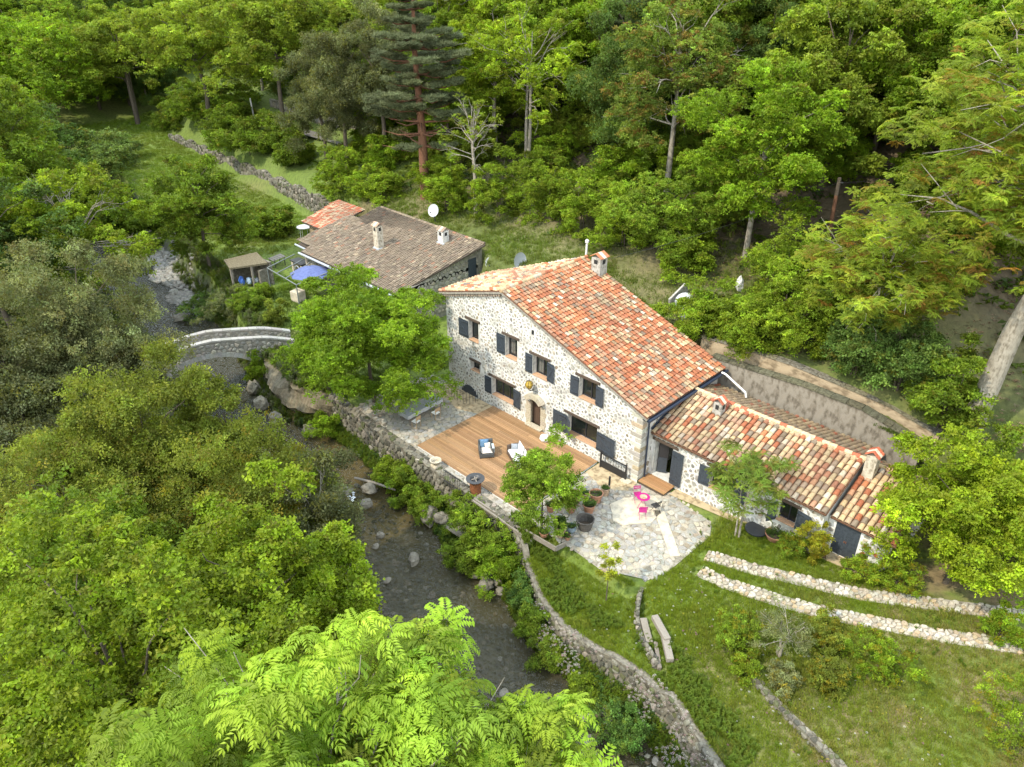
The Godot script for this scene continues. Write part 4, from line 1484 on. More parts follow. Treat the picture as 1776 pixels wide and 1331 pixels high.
	stone_wall("meadow_wall", "long pale dry stone wall along the upper edge of the meadow", [Vector2(-99, -17.5), Vector2(-90, -16.9), Vector2(-76, -15.6), Vector2(-67.6, -14.9), Vector2(-59.5, -14.0), Vector2(-52.5, -13.2), Vector2(-46, -12.4)], func(x, _z): return 2.7 + 0.25 * sin(x * 1.3) + 0.02 * (x + 46), func(_x, _z): return 0.0, 0.5, 0.42, dry, M.rock, 90)
	stone_wall("road_wall", "grey stone wall lining the far lane above the meadow", [Vector2(-84, -26.6), Vector2(-78, -26.2), Vector2(-66, -25.6), Vector2(-56, -25.0)], func(x, z): return land(x, z) + 1.2, func(x, z): return land(x, z) - 0.6, 0.5, 0.5, wall_stone, M.rock, 30)
	var road := MB.new()
	var rp := [Vector3(-84, 0, -23.4), Vector3(-76, 0, -23.0), Vector3(-69, 0, -22.8), Vector3(-62, 0, -22.6), Vector3(-54, 0, -22.2)]
	for i in rp.size() - 1:
		for k in 6:
			var a: Vector3 = rp[i].lerp(rp[i + 1], k / 6.0)
			var b: Vector3 = rp[i].lerp(rp[i + 1], (k + 1) / 6.0)
			var w := Vector3(0, 0.0, 1.0)
			var ya := land(a.x, a.z) + 0.25
			var yb := land(b.x, b.z) + 0.25
			road.hquad(a + w + Vector3.UP * ya, b + w + Vector3.UP * yb, b - w + Vector3.UP * yb, a - w + Vector3.UP * ya, a)
	struct("road", road, M.asphalt)
	# two rough walls behind the low wing
	var c1 := thing("retaining_wall", "stained grey concrete retaining wall right behind the low wing roof", "wall", Vector3(5, 2.5, -8))
	var w1 := MB.new()
	var tp := [[-0.8, -7.9, 4.5], [1.4, -7.9, 4.58], [4.8, -7.9, 4.8], [8.2, -7.85, 4.75], [9.8, -7.8, 4.4], [11.4, -7.8, 3.9]]
	for i in tp.size() - 1:
		var a: Array = tp[i]
		var b: Array = tp[i + 1]
		var m := Vector3((a[0] + b[0]) / 2, 3.5, (a[1] + b[1]) / 2 - 0.2)
		var A := Vector3(a[0], a[2], a[1])
		var B := Vector3(b[0], b[2], b[1])
		var dn := Vector3(0, -3.2, 0.15)
		var bk := Vector3(0, 0.02, -0.42)
		w1.hquad(A, B, B + dn, A + dn, m)
		w1.hquad(A, B, B + bk, A + bk, m)
		w1.hquad(A + bk, B + bk, B + bk - Vector3(0, 1.5, 0), A + bk - Vector3(0, 1.5, 0), m)
	part("wall_face", w1, M.wall_concrete, c1)
	for i in tp.size() - 1:
		for k in 4:
			var cp := MB.new()
			var a := Vector3(tp[i][0], tp[i][2], tp[i][1]).lerp(Vector3(tp[i + 1][0], tp[i + 1][2], tp[i + 1][1]), k / 4.0)
			var b := Vector3(tp[i][0], tp[i][2], tp[i][1]).lerp(Vector3(tp[i + 1][0], tp[i + 1][2], tp[i + 1][1]), (k + 0.97) / 4.0)
			cp.col = vary(lin(0.62, 0.64, 0.5), 0.2)
			cp.bar(a + Vector3(0, 0.02, -0.18), b + Vector3(0, 0.02, -0.18), 0.5, 0.13)
			part("cope_stone", cp, M.rock, c1)
	var c2 := thing("upper_retaining_wall", "ochre rendered upper retaining wall under the overhanging hedge", "wall", Vector3(4, 4, -9))
	var w2 := MB.new()
	var tq := [[-2.2, -8.9, 4.95], [0.3, -8.9, 5.15], [3.5, -8.9, 5.25], [6.7, -8.85, 5.1], [9.2, -8.8, 4.95], [11.8, -8.7, 4.4]]
	for i in tq.size() - 1:
		var a: Array = tq[i]
		var b: Array = tq[i + 1]
		var m := Vector3((a[0] + b[0]) / 2, 4, (a[1] + b[1]) / 2 - 0.2)
		var A := Vector3(a[0], a[2], a[1])
		var B := Vector3(b[0], b[2], b[1])
		w2.hquad(A, B, B - Vector3(0, 1.6, -0.1), A - Vector3(0, 1.6, -0.1), m)
		w2.hquad(A, B, B + Vector3(0, 0, -0.4), A + Vector3(0, 0, -0.4), m)
		w2.hquad(A - Vector3(0, 1.15, -0.1), B - Vector3(0, 1.15, -0.1), B + Vector3(0, -1.25, 0.75), A + Vector3(0, -1.25, 0.75), m + Vector3(0, -3, 0))
	part("wall_face", w2, M.wall_ochre, c2)
	for i in tq.size() - 1:
		for k in 4:
			var cp := MB.new()
			var a := Vector3(tq[i][0], tq[i][2], tq[i][1]).lerp(Vector3(tq[i + 1][0], tq[i + 1][2], tq[i + 1][1]), k / 4.0)
			var b := Vector3(tq[i][0], tq[i][2], tq[i][1]).lerp(Vector3(tq[i + 1][0], tq[i + 1][2], tq[i + 1][1]), (k + 0.97) / 4.0)
			cp.col = vary(lin(1.3, 1.2, 0.95), 0.2)
			cp.bar(a + Vector3(0, 0.02, -0.16), b + Vector3(0, 0.02, -0.16), 0.46, 0.1)
			part("cope_stone", cp, M.rock, c2)
	# two tracks of set stones climbing across the lawn
	for t in [[[Vector2(6.0, 2.55), Vector2(8.0, 2.0), Vector2(10.4, 1.05), Vector2(12.7, 0.15), Vector2(14.8, -1.0), Vector2(16.8, -2.1), Vector2(19.0, -3.3)], "upper strip of the cobbled wheel track"], [[Vector2(6.4, 3.75), Vector2(7.7, 3.65), Vector2(10.0, 3.05), Vector2(12.1, 2.25), Vector2(13.8, 1.5), Vector2(15.9, 0.6), Vector2(18.5, -0.8)], "lower strip of the cobbled wheel track"]]:
		var ln := Line2.new(t[0])
		var total: float = ln.len[-1]
		var mb := MB.new()
		var k := 30
		var fr := func(c: Vector2) -> Array:
			var q: Array = ln.at(c.x)
			var n := Vector2(-q[1].y, q[1].x)
			var r: Vector2 = q[0] + n * c.y
			return [Vector3(r.x, land(r.x, r.y) + 0.03, r.y), Vector3(q[1].x, 0.0, q[1].y), Vector3(n.x, 0, n.y), Vector3.UP]
		for i in k:
			var a: Array = fr.call(Vector2(total * i / k, -0.4))
			var b: Array = fr.call(Vector2(total * (i + 1) / k, -0.4))
			var c: Array = fr.call(Vector2(total * (i + 1) / k, 0.4))
			var d: Array = fr.call(Vector2(total * i / k, 0.4))
			mb.hquad(a[0], b[0], c[0], d[0], a[0] - Vector3(0, 2, 0))
		var trk := struct("path", mb, M.patio_ground)
		var pl := cells(0, total, -0.42, 0.42, 0.2, 1.25, 0.012, func(c): return absf(c.y) < 0.40 + R(-0.12, 0.1) and not (absf(c.x - 4.0) < 0.5 and c.y > 0.1))
		lay(trk, "track_stone", "track_stone_fill", pl, fr, Vector2(0.04, 0.10), func(): return vary(pick([lin(0.46, 0.41, 0.33), lin(0.53, 0.49, 0.42), lin(0.37, 0.32, 0.25), lin(0.43, 0.33, 0.215)], [4, 1.6, 2, 1.4]), 0.14), 290)


# ---------------------------------------------------------------- the old bridge
func bridge() -> void:
	var A := Vector2(-28.3, 5.5)
	var B := Vector2(-31.6, 14.2)
	var d := (B - A).normalized()
	var nb := Vector2(-d.y, d.x)  # towards +x or -x
	if nb.x < 0:
		nb = -nb
	var o := thing("footbridge", "old arched stone footbridge with pale coped parapets over the stream", "bridge", Vector3(-30.9, -2.6, 9.6))
	var up := [Vector2(-1, 0.4), Vector2(0, 0.75), Vector2(1, 1.05), Vector2(2.8, 1.3), Vector2(4.7, 1.52), Vector2(6, 1.4), Vector2(7.3, 1.12), Vector2(8.4, 0.95), Vector2(10.5, 0.5)]
	var arch := func(s: float) -> float:
		var t := (s - 4.95) / 3.45
		return 0.22 - 2.6 * (1 - sqrt(maxf(0.0, 1 - t * t * 0.86))) if absf(t) < 1.0 else -3.2
	var P := func(s: float, y: float, w: float) -> Vector3:
		var q := A + d * s - nb * w
		return Vector3(q.x, y, q.y)
	var mb := MB.new()
	var dk := MB.new()
	var n := 44
	for i in n:
		var s0 := -1 + 11.5 * i / n
		var s1 := -1 + 11.5 * (i + 1) / n
		for w in [[0.0, 0.32], [2.0, 1.68]]:
			var y0 := along(s0, up) - 0.1
			var y1 := along(s1, up) - 0.1
			var a0: float = arch.call(s0)
			var a1: float = arch.call(s1)
			var m: Vector3 = P.call((s0 + s1) / 2, 0.6, (w[0] + w[1]) / 2)
			mb.hquad(P.call(s0, a0, w[0]), P.call(s1, a1, w[0]), P.call(s1, y1, w[0]), P.call(s0, y0, w[0]), m)
			mb.hquad(P.call(s0, y0, w[1]), P.call(s1, y1, w[1]), P.call(s1, y1 - 0.75, w[1]), P.call(s0, y0 - 0.75, w[1]), m)
		dk.hquad(P.call(s0, along(s0, up) - 0.62, 0.3), P.call(s1, along(s1, up) - 0.62, 0.3), P.call(s1, along(s1, up) - 0.62, 1.7), P.call(s0, along(s0, up) - 0.62, 1.7), P.call(s0, -9, 1))
		var a2: float = arch.call(s0)
		var a3: float = arch.call(s1)
		mb.hquad(P.call(s0, a2, 0.0), P.call(s1, a3, 0.0), P.call(s1, a3, 2.0), P.call(s0, a2, 2.0), P.call(s0, 9, 1))
		# coping
	for side in [0.0, 1.68]:
		var t := -1.0
		while t < 10.3:
			var l := R(0.45, 0.75)
			var c := MB.new()
			c.col = vary(lin(0.36, 0.345, 0.32), 0.12)
			var a: Vector3 = P.call(t, along(t, up) - 0.04, side + 0.16)
			var b: Vector3 = P.call(t + l - 0.015, along(t + l, up) - 0.04, side + 0.16)
			c.bar(a, b, 0.4, 0.12)
			part("cope_stone", c, M.stone, o)
			t += l
	var body := part("masonry", mb, M.mortar_grey, o)
	part("walkway", dk, M.patio_ground, o)
	var cool := func() -> Color: return vary(pick([lin(0.31, 0.30, 0.275), lin(0.24, 0.235, 0.215), lin(0.38, 0.36, 0.31)], [3, 2, 2]), 0.2)
	var face := cells(-1, 10.5, -3, 1.5, 0.27, 1.35, 0.03, func(c): return c.y < along(c.x, up) - 0.2 and c.y > arch.call(c.x) + 0.38)
	lay(body, "stone", "stone_fill", face, func(c): return [P.call(c.x, c.y, 0.0), Vector3(d.x, 0, d.y), Vector3.UP, Vector3(nb.x, 0, nb.y)], Vector2(0.02, 0.06), cool, 180)
	var inner := cells(-1, 10.5, 0, 0.6, 0.2, 1.5, 0.02, func(c): return c.y < 0.5)
	lay(body, "stone", "inner_stone_fill", inner, func(c): return [P.call(c.x, along(c.x, up) - 0.62 + c.y, 1.68), Vector3(d.x, 0, d.y), Vector3.UP, Vector3(nb.x, 0, nb.y)], Vector2(0.02, 0.05), cool, 60)
	for i in 26:
		var s0 := 1.58 + 6.75 * i / 26.0
		var s1 := 1.58 + 6.75 * (i + 0.94) / 26.0
		var v := MB.new()
		v.col = vary(lin(0.36, 0.36, 0.345), 0.14)
		var a0: float = arch.call(s0)
		var a1: float = arch.call(s1)
		var out0 := Vector2(s0 - 4.95, a0 + 3.4).normalized() * 0.36
		var out1 := Vector2(s1 - 4.95, a1 + 3.4).normalized() * 0.36
		var q := [P.call(s0, a0, -0.03), P.call(s1, a1, -0.03), P.call(s1 + out1.x, a1 + out1.y, -0.03), P.call(s0 + out0.x, a0 + out0.y, -0.03)]
		var m: Vector3 = (q[0] + q[2]) / 2 - Vector3(nb.x, 0, nb.y) * 0.2
		v.hquad(q[0], q[1], q[2], q[3], m)
		var back := Vector3(nb.x, 0, nb.y) * -0.2
		for k in 4:
			v.hquad(q[k], q[(k + 1) % 4], q[(k + 1) % 4] + back, q[k] + back, m)
		part("arch_stone", v, M.stone, o)


# ---------------------------------------------------------------- things people left about
func put(o: Node3D, at: Vector3, turn := 0.0) -> void:
	o.position = at
	o.rotation.y = turn


func cushion(called: String, at: Vector3, s: Vector3, q: Basis, c: Color, parent: Node3D) -> void:
	var mb := MB.new()
	mb.col = c
	var n := 7
	var g := func(i: int, k: int, top: float) -> Vector3:
		var x := i / float(n) * 2 - 1
		var z := k / float(n) * 2 - 1
		var y := sqrt(maxf(0.0, (1 - pow(absf(x), 2.6)) * (1 - pow(absf(z), 2.6))))
		return at + q * (Vector3(x * (1 - 0.06 * (1 - absf(z))), y * top, z * (1 - 0.06 * (1 - absf(x)))) * s * 0.5)
	for i in n:
		for k in n:
			for t in [1.0, -1.0]:
				mb.hquad(g.call(i, k, t), g.call(i + 1, k, t), g.call(i + 1, k + 1, t), g.call(i, k + 1, t), at)
	part(called, mb, M.fabric, parent)


func furniture() -> void:
	# rattan armchair, its front towards +z
	var a := thing("rattan_armchair", "grey rattan armchair with blue and cream cushions on the plank deck", "armchair")
	var b := MB.new()
	b.box(Vector3(0, 0.17, 0), Vector3(0.86, 0.26, 0.8), Basis.IDENTITY, 0.03)
	part("seat_base", b, M.rattan, a)
	var bk := MB.new()
	bk.box(Vector3(0, 0.5, -0.37), Vector3(0.86, 0.66, 0.12), Basis(Vector3.RIGHT, -0.12), 0.04)
	part("backrest", bk, M.rattan, a)
	for s in [-1, 1]:
		var ar := MB.new()
		ar.box(Vector3(s * 0.385, 0.42, 0.0), Vector3(0.1, 0.34, 0.8), Basis.IDENTITY, 0.04)
		part("armrest", ar, M.rattan, a)
	for s in [[-1, -1], [1, -1], [-1, 1], [1, 1]]:
		var l := MB.new()
		l.box(Vector3(s[0] * 0.38, 0.03, s[1] * 0.35), Vector3(0.06, 0.06, 0.06))
		part("leg", l, M.frame, a)
	cushion("seat_cushion", Vector3(0, 0.37, 0.08), Vector3(0.66, 0.2, 0.66), Basis.IDENTITY, lin(0.60, 0.54, 0.48), a)
	cushion("back_cushion", Vector3(-0.08, 0.62, -0.24), Vector3(0.52, 0.2, 0.56), Basis(Vector3.RIGHT, 1.35), lin(0.12, 0.22, 0.36), a)
	cushion("pillow", Vector3(0.1, 0.56, -0.08), Vector3(0.36, 0.16, 0.36), Basis(Vector3.UP, 0.2) * Basis(Vector3.RIGHT, 1.1), lin(0.66, 0.62, 0.55), a)
	var th := MB.new()
	th.col = lin(0.45, 0.52, 0.54)
	th.box(Vector3(0.39, 0.6, 0.05), Vector3(0.14, 0.03, 0.5), Basis.IDENTITY, 0.01)
	th.box(Vector3(0.45, 0.45, 0.05), Vector3(0.03, 0.3, 0.5), Basis.IDENTITY, 0.01)
	part("throw", th, M.fabric, a)
	put(a, Vector3(-7.72, 0, 4.2), 0.93)
	# white cushioned sofa half behind the small tree
	var so := thing("garden_sofa", "brown rattan corner sofa with white seat pads half hidden by the young tree", "sofa")
	var sb := MB.new()
	sb.box(Vector3(0, 0.15, 0), Vector3(1.9, 0.26, 0.85), Basis.IDENTITY, 0.03)
	part("seat_base", sb, M.rattan_brown, so)
	var bb := MB.new()
	bb.box(Vector3(0, 0.42, -0.39), Vector3(1.9, 0.56, 0.1), Basis.IDENTITY, 0.03)
	part("backrest", bb, M.rattan_brown, so)
	var sr := MB.new()
	sr.box(Vector3(-0.91, 0.4, 0), Vector3(0.1, 0.5, 0.8), Basis.IDENTITY, 0.03)
	part("armrest", sr, M.rattan_brown, so)
	for i in 2:
		cushion("seat_cushion", Vector3(-0.43 + i * 0.9, 0.35, 0.05), Vector3(0.88, 0.18, 0.74), Basis.IDENTITY, lin(0.74, 0.74, 0.74), so)
		cushion("back_cushion", Vector3(-0.43 + i * 0.9, 0.6, -0.28), Vector3(0.84, 0.18, 0.5), Basis(Vector3.RIGHT, 1.3), lin(0.74, 0.74, 0.74), so)
	cushion("pillow", Vector3(-0.72, 0.55, 0.0), Vector3(0.4, 0.16, 0.36), Basis(Vector3.UP, 1.2) * Basis(Vector3.RIGHT, 1.1), lin(0.30, 0.33, 0.38), so)
	put(so, Vector3(-5.9, 0, 3.35), -0.45)
	var lo := thing("sun_pouf", "white rounded pouf on the deck beside the stone doorway", "pouf")
	var pm := MB.new()
	pm.lathe([Vector2(0.0, 0.0), Vector2(0.24, 0.02), Vector2(0.3, 0.16), Vector2(0.24, 0.32), Vector2(0.0, 0.37)], 18)
	pm.col = lin(0.7, 0.69, 0.67)
	for i in pm.c.size():
		pm.c[i] = pm.col
	part("seat", pm, M.fabric, lo)
	put(lo, Vector3(-6.3, 0, 0.75))
	# fire bowl
	var f := thing("fire_bowl", "rusted steel fire drum with wide black cooking ring at the deck's edge", "fire pit")
	var d := MB.new()
	d.lathe([Vector2(0.3, 0.0), Vector2(0.32, 0.86)], 20)
	part("drum", d, M.rust, f)
	var r := MB.new()
	r.lathe([Vector2(0.2, 0.80), Vector2(0.32, 0.84), Vector2(0.51, 0.92), Vector2(0.51, 0.945), Vector2(0.3, 0.95), Vector2(0.24, 0.90), Vector2(0.14, 0.78), Vector2(0.0, 0.75)], 28)
	part("ring", r, M.steel_dark, f)
	for k in 3:
		var lg := MB.new()
		var a0 := k * 2.0 + 0.4
		lg.tube([Vector3(cos(a0) * 0.2, 0.84, sin(a0) * 0.2), Vector3(-cos(a0) * 0.12, 0.98, -sin(a0) * 0.12)], [0.04, 0.035], 6)
		lg.col = lin(0.9, 0.9, 0.9)
		part("log", lg, M.grey_wood, f)
	put(f, Vector3(-5.62, -0.05, 7.0))
	# long table under the linden
	var t := thing("garden_table", "long table with pale grey cloth in the shade of the linden", "table")
	var cl := MB.new()
	cl.col = lin(0.36, 0.38, 0.42)
	cl.box(Vector3(0, 0.74, 0), Vector3(0.9, 0.03, 2.9))
	cl.col = lin(0.5, 0.51, 0.54)
	for s in [-1, 1]:
		for i in 14:
			var z := -1.45 + (i + 0.5) * 2.9 / 14
			cl.box(Vector3(s * (0.452 + 0.012 * sin(i * 2.1)), 0.62, z), Vector3(0.012, 0.25 + 0.02 * sin(i * 1.3), 2.9 / 14), Basis(Vector3.UP, 0.08 * sin(i * 2.7)))
	for s in [-1, 1]:
		cl.box(Vector3(0, 0.62, s * 1.452), Vector3(0.9, 0.25, 0.012))
	part("tablecloth", cl, M.fabric, t)
	for s in [[-1, -1], [1, -1], [-1, 1], [1, 1]]:
		var l := MB.new()
		l.box(Vector3(s[0] * 0.38, 0.36, s[1] * 1.3), Vector3(0.06, 0.72, 0.06))
		part("leg", l, M.grey_wood, t)
	put(t, Vector3(-13.95, -0.15, 3.95), 0.04)
	for i in 2:
		var c := thing("garden_chair", ["pale wooden folding chair pulled up to the long grey table", "second folding chair farther along the long grey table"][i], "chair", Vector3.ZERO)
		var st := MB.new()
		st.box(Vector3(0, 0.44, 0), Vector3(0.42, 0.03, 0.4))
		st.col = lin(1.2, 0.95, 0.7)
		part("seat", st, M.deck, c)
		var bc := MB.new()
		bc.col = lin(0.5, 0.36, 0.22)
		bc.box(Vector3(0, 0.72, 0.2), Vector3(0.42, 0.26, 0.025), Basis(Vector3.RIGHT, 0.14))
		part("backrest", bc, M.deck, c)
		for s in [[-1, -1], [1, -1], [-1, 1], [1, 1]]:
			var l := MB.new()
			l.col = lin(0.45, 0.33, 0.2)
			l.bar(Vector3(s[0] * 0.19, 0, s[1] * 0.18), Vector3(s[0] * 0.19, 0.45 if s[1] < 0 else 0.82, s[1] * 0.18 + (0.03 if s[1] > 0 else 0.0)), 0.03, 0.03)
			part("leg", l, M.deck, c)
		put(c, Vector3(-12.95 - 0.1 * i, -0.12, 3.6 + 1.5 * i), PI / 2 + 0.15 * i)
	# bistro set
	var bt := thing("bistro_table", "round magenta bistro table set on the bare cream slab", "table")
	var tt := MB.new()
	tt.lathe([Vector2(0.0, 0.69), Vector2(0.34, 0.69), Vector2(0.35, 0.70), Vector2(0.34, 0.715), Vector2(0.0, 0.72)], 26)
	part("tabletop", tt, M.pink, bt)
	for k in 3:
		var l := MB.new()
		l.tube([Vector3(0, 0.68, 0), Vector3(cos(k * 2.09) * 0.1, 0.4, sin(k * 2.09) * 0.1), Vector3(cos(k * 2.09) * 0.3, 0, sin(k * 2.09) * 0.3)], [0.012, 0.012, 0.012], 6)
		part("leg", l, M.pink, bt)
	put(bt, Vector3(1.55, -0.1, 1.62))
	var tray := MB.new()
	tray.lathe([Vector2(0.0, 0.0), Vector2(0.19, 0.0), Vector2(0.2, 0.025), Vector2(0.175, 0.02), Vector2(0.0, 0.012)], 22, Vector3(1.57, 0.622, 1.64))
	tray.col = lin(0.3, 0.28, 0.2)
	var tro := one("serving_tray", tray, M.paint, "round dark rimmed tray lying on the magenta table", "tray")
	tro.set_surface_override_material(0, M.pot_beige)
	for i in 3:
		var col: Material = [M.pink, M.pink, M.black_iron][i]
		var c := thing("bistro_chair", ["magenta folding chair behind the bistro table, facing the courtyard", "magenta folding chair in front of the bistro table on the slab", "black folding chair with slatted back beside the magenta table"][i], "chair", Vector3.ZERO, "folding chairs round the bistro table")
		var st := MB.new()
		for k in 5:
			st.box(Vector3(0, 0.45, -0.16 + k * 0.08), Vector3(0.38, 0.014, 0.06))
		part("seat", st, col, c)
		var bk2 := MB.new()
		for k in 2:
			bk2.box(Vector3(0, 0.7 + k * 0.1, 0.2 + k * 0.02), Vector3(0.38, 0.06, 0.012), Basis(Vector3.RIGHT, 0.15))
		if i == 2:
			for k in 5:
				bk2.box(Vector3(-0.15 + k * 0.075, 0.66, 0.195), Vector3(0.02, 0.3, 0.012), Basis(Vector3.RIGHT, 0.15))
		part("backrest", bk2, col, c)
		for s in [-1, 1]:
			var l := MB.new()
			l.tube([Vector3(s * 0.19, 0, -0.22), Vector3(s * 0.19, 0.45, 0.1), Vector3(s * 0.19, 0.84, 0.22)], [0.011, 0.011, 0.011], 5)
			l.tube([Vector3(s * 0.17, 0, 0.24), Vector3(s * 0.17, 0.45, -0.18)], [0.011, 0.011], 5)
			part("leg", l, col, c)
		put(c, [Vector3(1.02, -0.1, 1.35), Vector3(2.0, -0.1, 2.25), Vector3(2.25, -0.1, 1.45)][i], [-2.2, 0.75, 1.25][i])


func pot(at: Vector3, rad: float, h: float, m: Material, label: String, plant: int, kind := "pot") -> void:
	var o := thing("plant_pot", label, kind, at, "pots clustered by the courtyard")
	var mb := MB.new()
	var b := rad * (0.68 if m != M.pot_blue else 0.6)
	if m == M.pot_blue:
		mb.lathe([Vector2(b, 0), Vector2(rad * 1.05, h * 0.5), Vector2(rad * 0.9, h), Vector2(rad * 0.95, h + 0.03), Vector2(rad * 0.8, h), Vector2(rad * 0.8, h * 0.6)], 18, at)
	else:
		mb.lathe([Vector2(b, 0), Vector2(rad * 0.94, h * 0.82), Vector2(rad, h * 0.84), Vector2(rad * 1.04, h), Vector2(rad * 0.92, h), Vector2(rad * 0.86, h * 0.7)], 20, at)
	part("pot", mb, m, o)
	var s := MB.new()
	s.lathe([Vector2(rad * 0.87, h * 0.84), Vector2(0.0, h * 0.88)], 14, at)
	if m != M.pot_dark:
		part("soil", s, M.soil, o)
	else:
		var s2 := MB.new()
		s2.lathe([Vector2(rad * 0.8, h * 0.25), Vector2(0.0, h * 0.3)], 14, at)
		part("soil", s2, M.soil, o)
		var s3 := MB.new()
		s3.lathe([Vector2(rad * 0.92, h), Vector2(rad * 0.8, h * 0.25)], 20, at)
		part("liner", s3, M.pot_dark, o)
	if plant > 0:
		var xf := []
		var cs := []
		for i in plant:
			var a := R(0, TAU)
			var q := sqrt(rng.randf()) * rad * 0.85
			xf.append(Transform3D(Basis(Vector3.UP, a).scaled(Vector3.ONE * R(0.1, 0.2)), at + Vector3(cos(a) * q, h * 0.9 + R(0, 0.2) * plant / 30.0, sin(a) * q)))
			cs.append(vary(lin(0.09, 0.15, 0.03), 0.3))
		scatter("plant", clusters[0], M.leaf, xf, cs, o, "stuff")


func yard_things() -> void:
	pot(Vector3(0.42, -0.13, 5.0), 0.47, 0.62, M.pot_dark, "big dark empty tub, largest pot at the edge of the paving", 0, "tub")
	pot(Vector3(-0.08, -0.2, 6.3), 0.29, 0.72, M.pot_beige, "tall pale terracotta jar overflowing with light green leaves", 90)
	pot(Vector3(0.12, -0.13, 5.72), 0.25, 0.4, M.pot_blue, "round blue grey glazed pot between the tub and the jar", 16)
	pot(Vector3(0.34, -0.13, 6.26), 0.17, 0.22, M.terracotta, "tiny low terracotta bowl in front of the blue grey pot", 18)
	pot(Vector3(-0.27, -0.13, 3.85), 0.33, 0.5, M.terracotta, "terracotta pot of low green leaves right behind the dark tub", 40)
	pot(Vector3(-0.57, -0.13, 2.9), 0.37, 0.55, M.terracotta, "wide rimmed terracotta pot with sparse twigs in the middle of the row", 10)
	pot(Vector3(-0.54, -0.13, 2.14), 0.25, 0.5, M.pot_beige, "ochre pot with mossy top beside the black post", 14)
	pot(Vector3(-1.3, -0.13, 3.75), 0.33, 0.6, M.terracotta, "deep red terracotta pot under the young tree's branches", 22)
	pot(Vector3(-1.12, -0.13, 3.15), 0.22, 0.4, M.pot_beige, "beige pot holding a silvery dry bush", 20)
	pot(Vector3(-0.95, -0.13, 4.5), 0.28, 0.5, M.terracotta, "shaded terracotta pot next to the young tree's trunk", 30)
	pot(Vector3(-1.75, -0.13, 5.2), 0.26, 0.42, M.terracotta, "terracotta pot tucked against the deck's corner", 24)
	pot(Vector3(-0.72, -0.2, 6.85), 0.24, 0.26, M.terracotta, "low terracotta bowl of herbs at the foot of the young tree", 26)
	pot(Vector3(7.83, 0.15, -0.72), 0.48, 0.36, M.terracotta, "broad terracotta bowl with grass under the low wing window", 40)
	# black post
	var p := MB.new()
	p.box(Vector3(-0.57, 0.38, 1.79), Vector3(0.09, 1.06, 0.09), Basis.IDENTITY, 0.01)
	one("post", p, M.black_iron, "square black post standing at the end of the pot row", "post")
	# balustrade by the corner
	var rl := thing("railing", "short black iron railing panel against the farmhouse corner", "railing", Vector3(-1.5, -0.15, 0.32))
	for s in [[-2.36, 0.09], [-0.58, 0.09]]:
		var m := MB.new()
		m.box(Vector3(s[0], 0.38, 0.3), Vector3(0.08, 1.06, 0.08))
		part("post", m, M.black_iron, rl)
	for y in [0.8, 0.32]:
		var m := MB.new()
		m.box(Vector3(-1.47, y, 0.3), Vector3(1.7, 0.05, 0.05))
		part("rail", m, M.black_iron, rl)
	var pn := MB.new()
	pn.box(Vector3(-1.47, 0.1, 0.3), Vector3(1.7, 0.4, 0.03))
	part("panel", pn, M.black_iron, rl)
	for i in 9:
		var m := MB.new()
		m.tube([Vector3(-2.2 + i * 0.183, 0.32, 0.3), Vector3(-2.2 + i * 0.183, 0.8, 0.3)], [0.013, 0.013], 5)
		part("baluster", m, M.black_iron, rl)
	var pd := MB.new()
	pd.box(Vector3(-0.5, -0.12, 0.35), Vector3(0.6, 0.07, 0.4), Basis.IDENTITY, 0.02)
	one("stone_footing", pd, M.cream_slab, "flat pale footing stone under the railing's end post", "stone")
	# curved railing at the cellar
	var cr := thing("cellar_railing", "thin black railing bent round the cellar arch", "railing", Vector3(-13.8, -0.16, 0.7))
	var path := [Vector3(-12.6, 0, 0.1), Vector3(-12.6, 0, 0.75), Vector3(-13.1, 0, 1.15), Vector3(-13.9, 0, 1.2), Vector3(-14.9, 0, 1.05), Vector3(-15.9, 0, 0.9)]
	var rail := MB.new()
	var pp := []
	for q in path:
		pp.append(q + Vector3(0, 0.72, 0))
	rail.tube(pp, [0.015, 0.015, 0.015, 0.015, 0.015, 0.015], 5)
	part("rail", rail, M.black_iron, cr)
	for i in path.size() - 1:
		for k in 3:
			var q: Vector3 = path[i].lerp(path[i + 1], k / 3.0)
			var m := MB.new()
			m.tube([q + Vector3(0, -0.16, 0), q + Vector3(0, 0.72, 0)], [0.012, 0.012], 5)
			part("baluster", m, M.black_iron, cr)
	# wall lantern
	var l := thing("wall_lantern", "amber glass lantern on a wrought iron bracket above the arched door", "lantern", Vector3(-7.9, 2.7, 0.1))
	var g := MB.new()
	g.lathe([Vector2(0.1, 2.82), Vector2(0.22, 2.98), Vector2(0.24, 3.12), Vector2(0.17, 3.28), Vector2(0.04, 3.34)], 8, Vector3(-7.9, 0, 0.45))
	part("glass", g, M.amber_glass, l)
	var cg := MB.new()
	for k in 6:
		var a := TAU * k / 6
		var pts := []
		var rr := []
		for q in [Vector2(0.11, 2.81), Vector2(0.235, 2.98), Vector2(0.255, 3.12), Vector2(0.18, 3.29), Vector2(0.03, 3.38)]:
			pts.append(Vector3(-7.9 + cos(a) * q.x, q.y, 0.45 + sin(a) * q.x))
			rr.append(0.012)
		cg.tube(pts, rr, 4)
	part("cage", cg, M.black_iron, l)
	var br := MB.new()
	br.tube([Vector3(-7.9, 2.62, 0.02), Vector3(-7.9, 2.6, 0.3), Vector3(-7.9, 2.72, 0.45), Vector3(-7.9, 2.84, 0.45)], [0.025, 0.025, 0.025, 0.025], 6)
	br.tube([Vector3(-7.6, 2.5, 0.03), Vector3(-7.75, 2.62, 0.2), Vector3(-7.9, 2.7, 0.4)], [0.018, 0.018, 0.018], 5)
	part("bracket", br, M.black_iron, l)
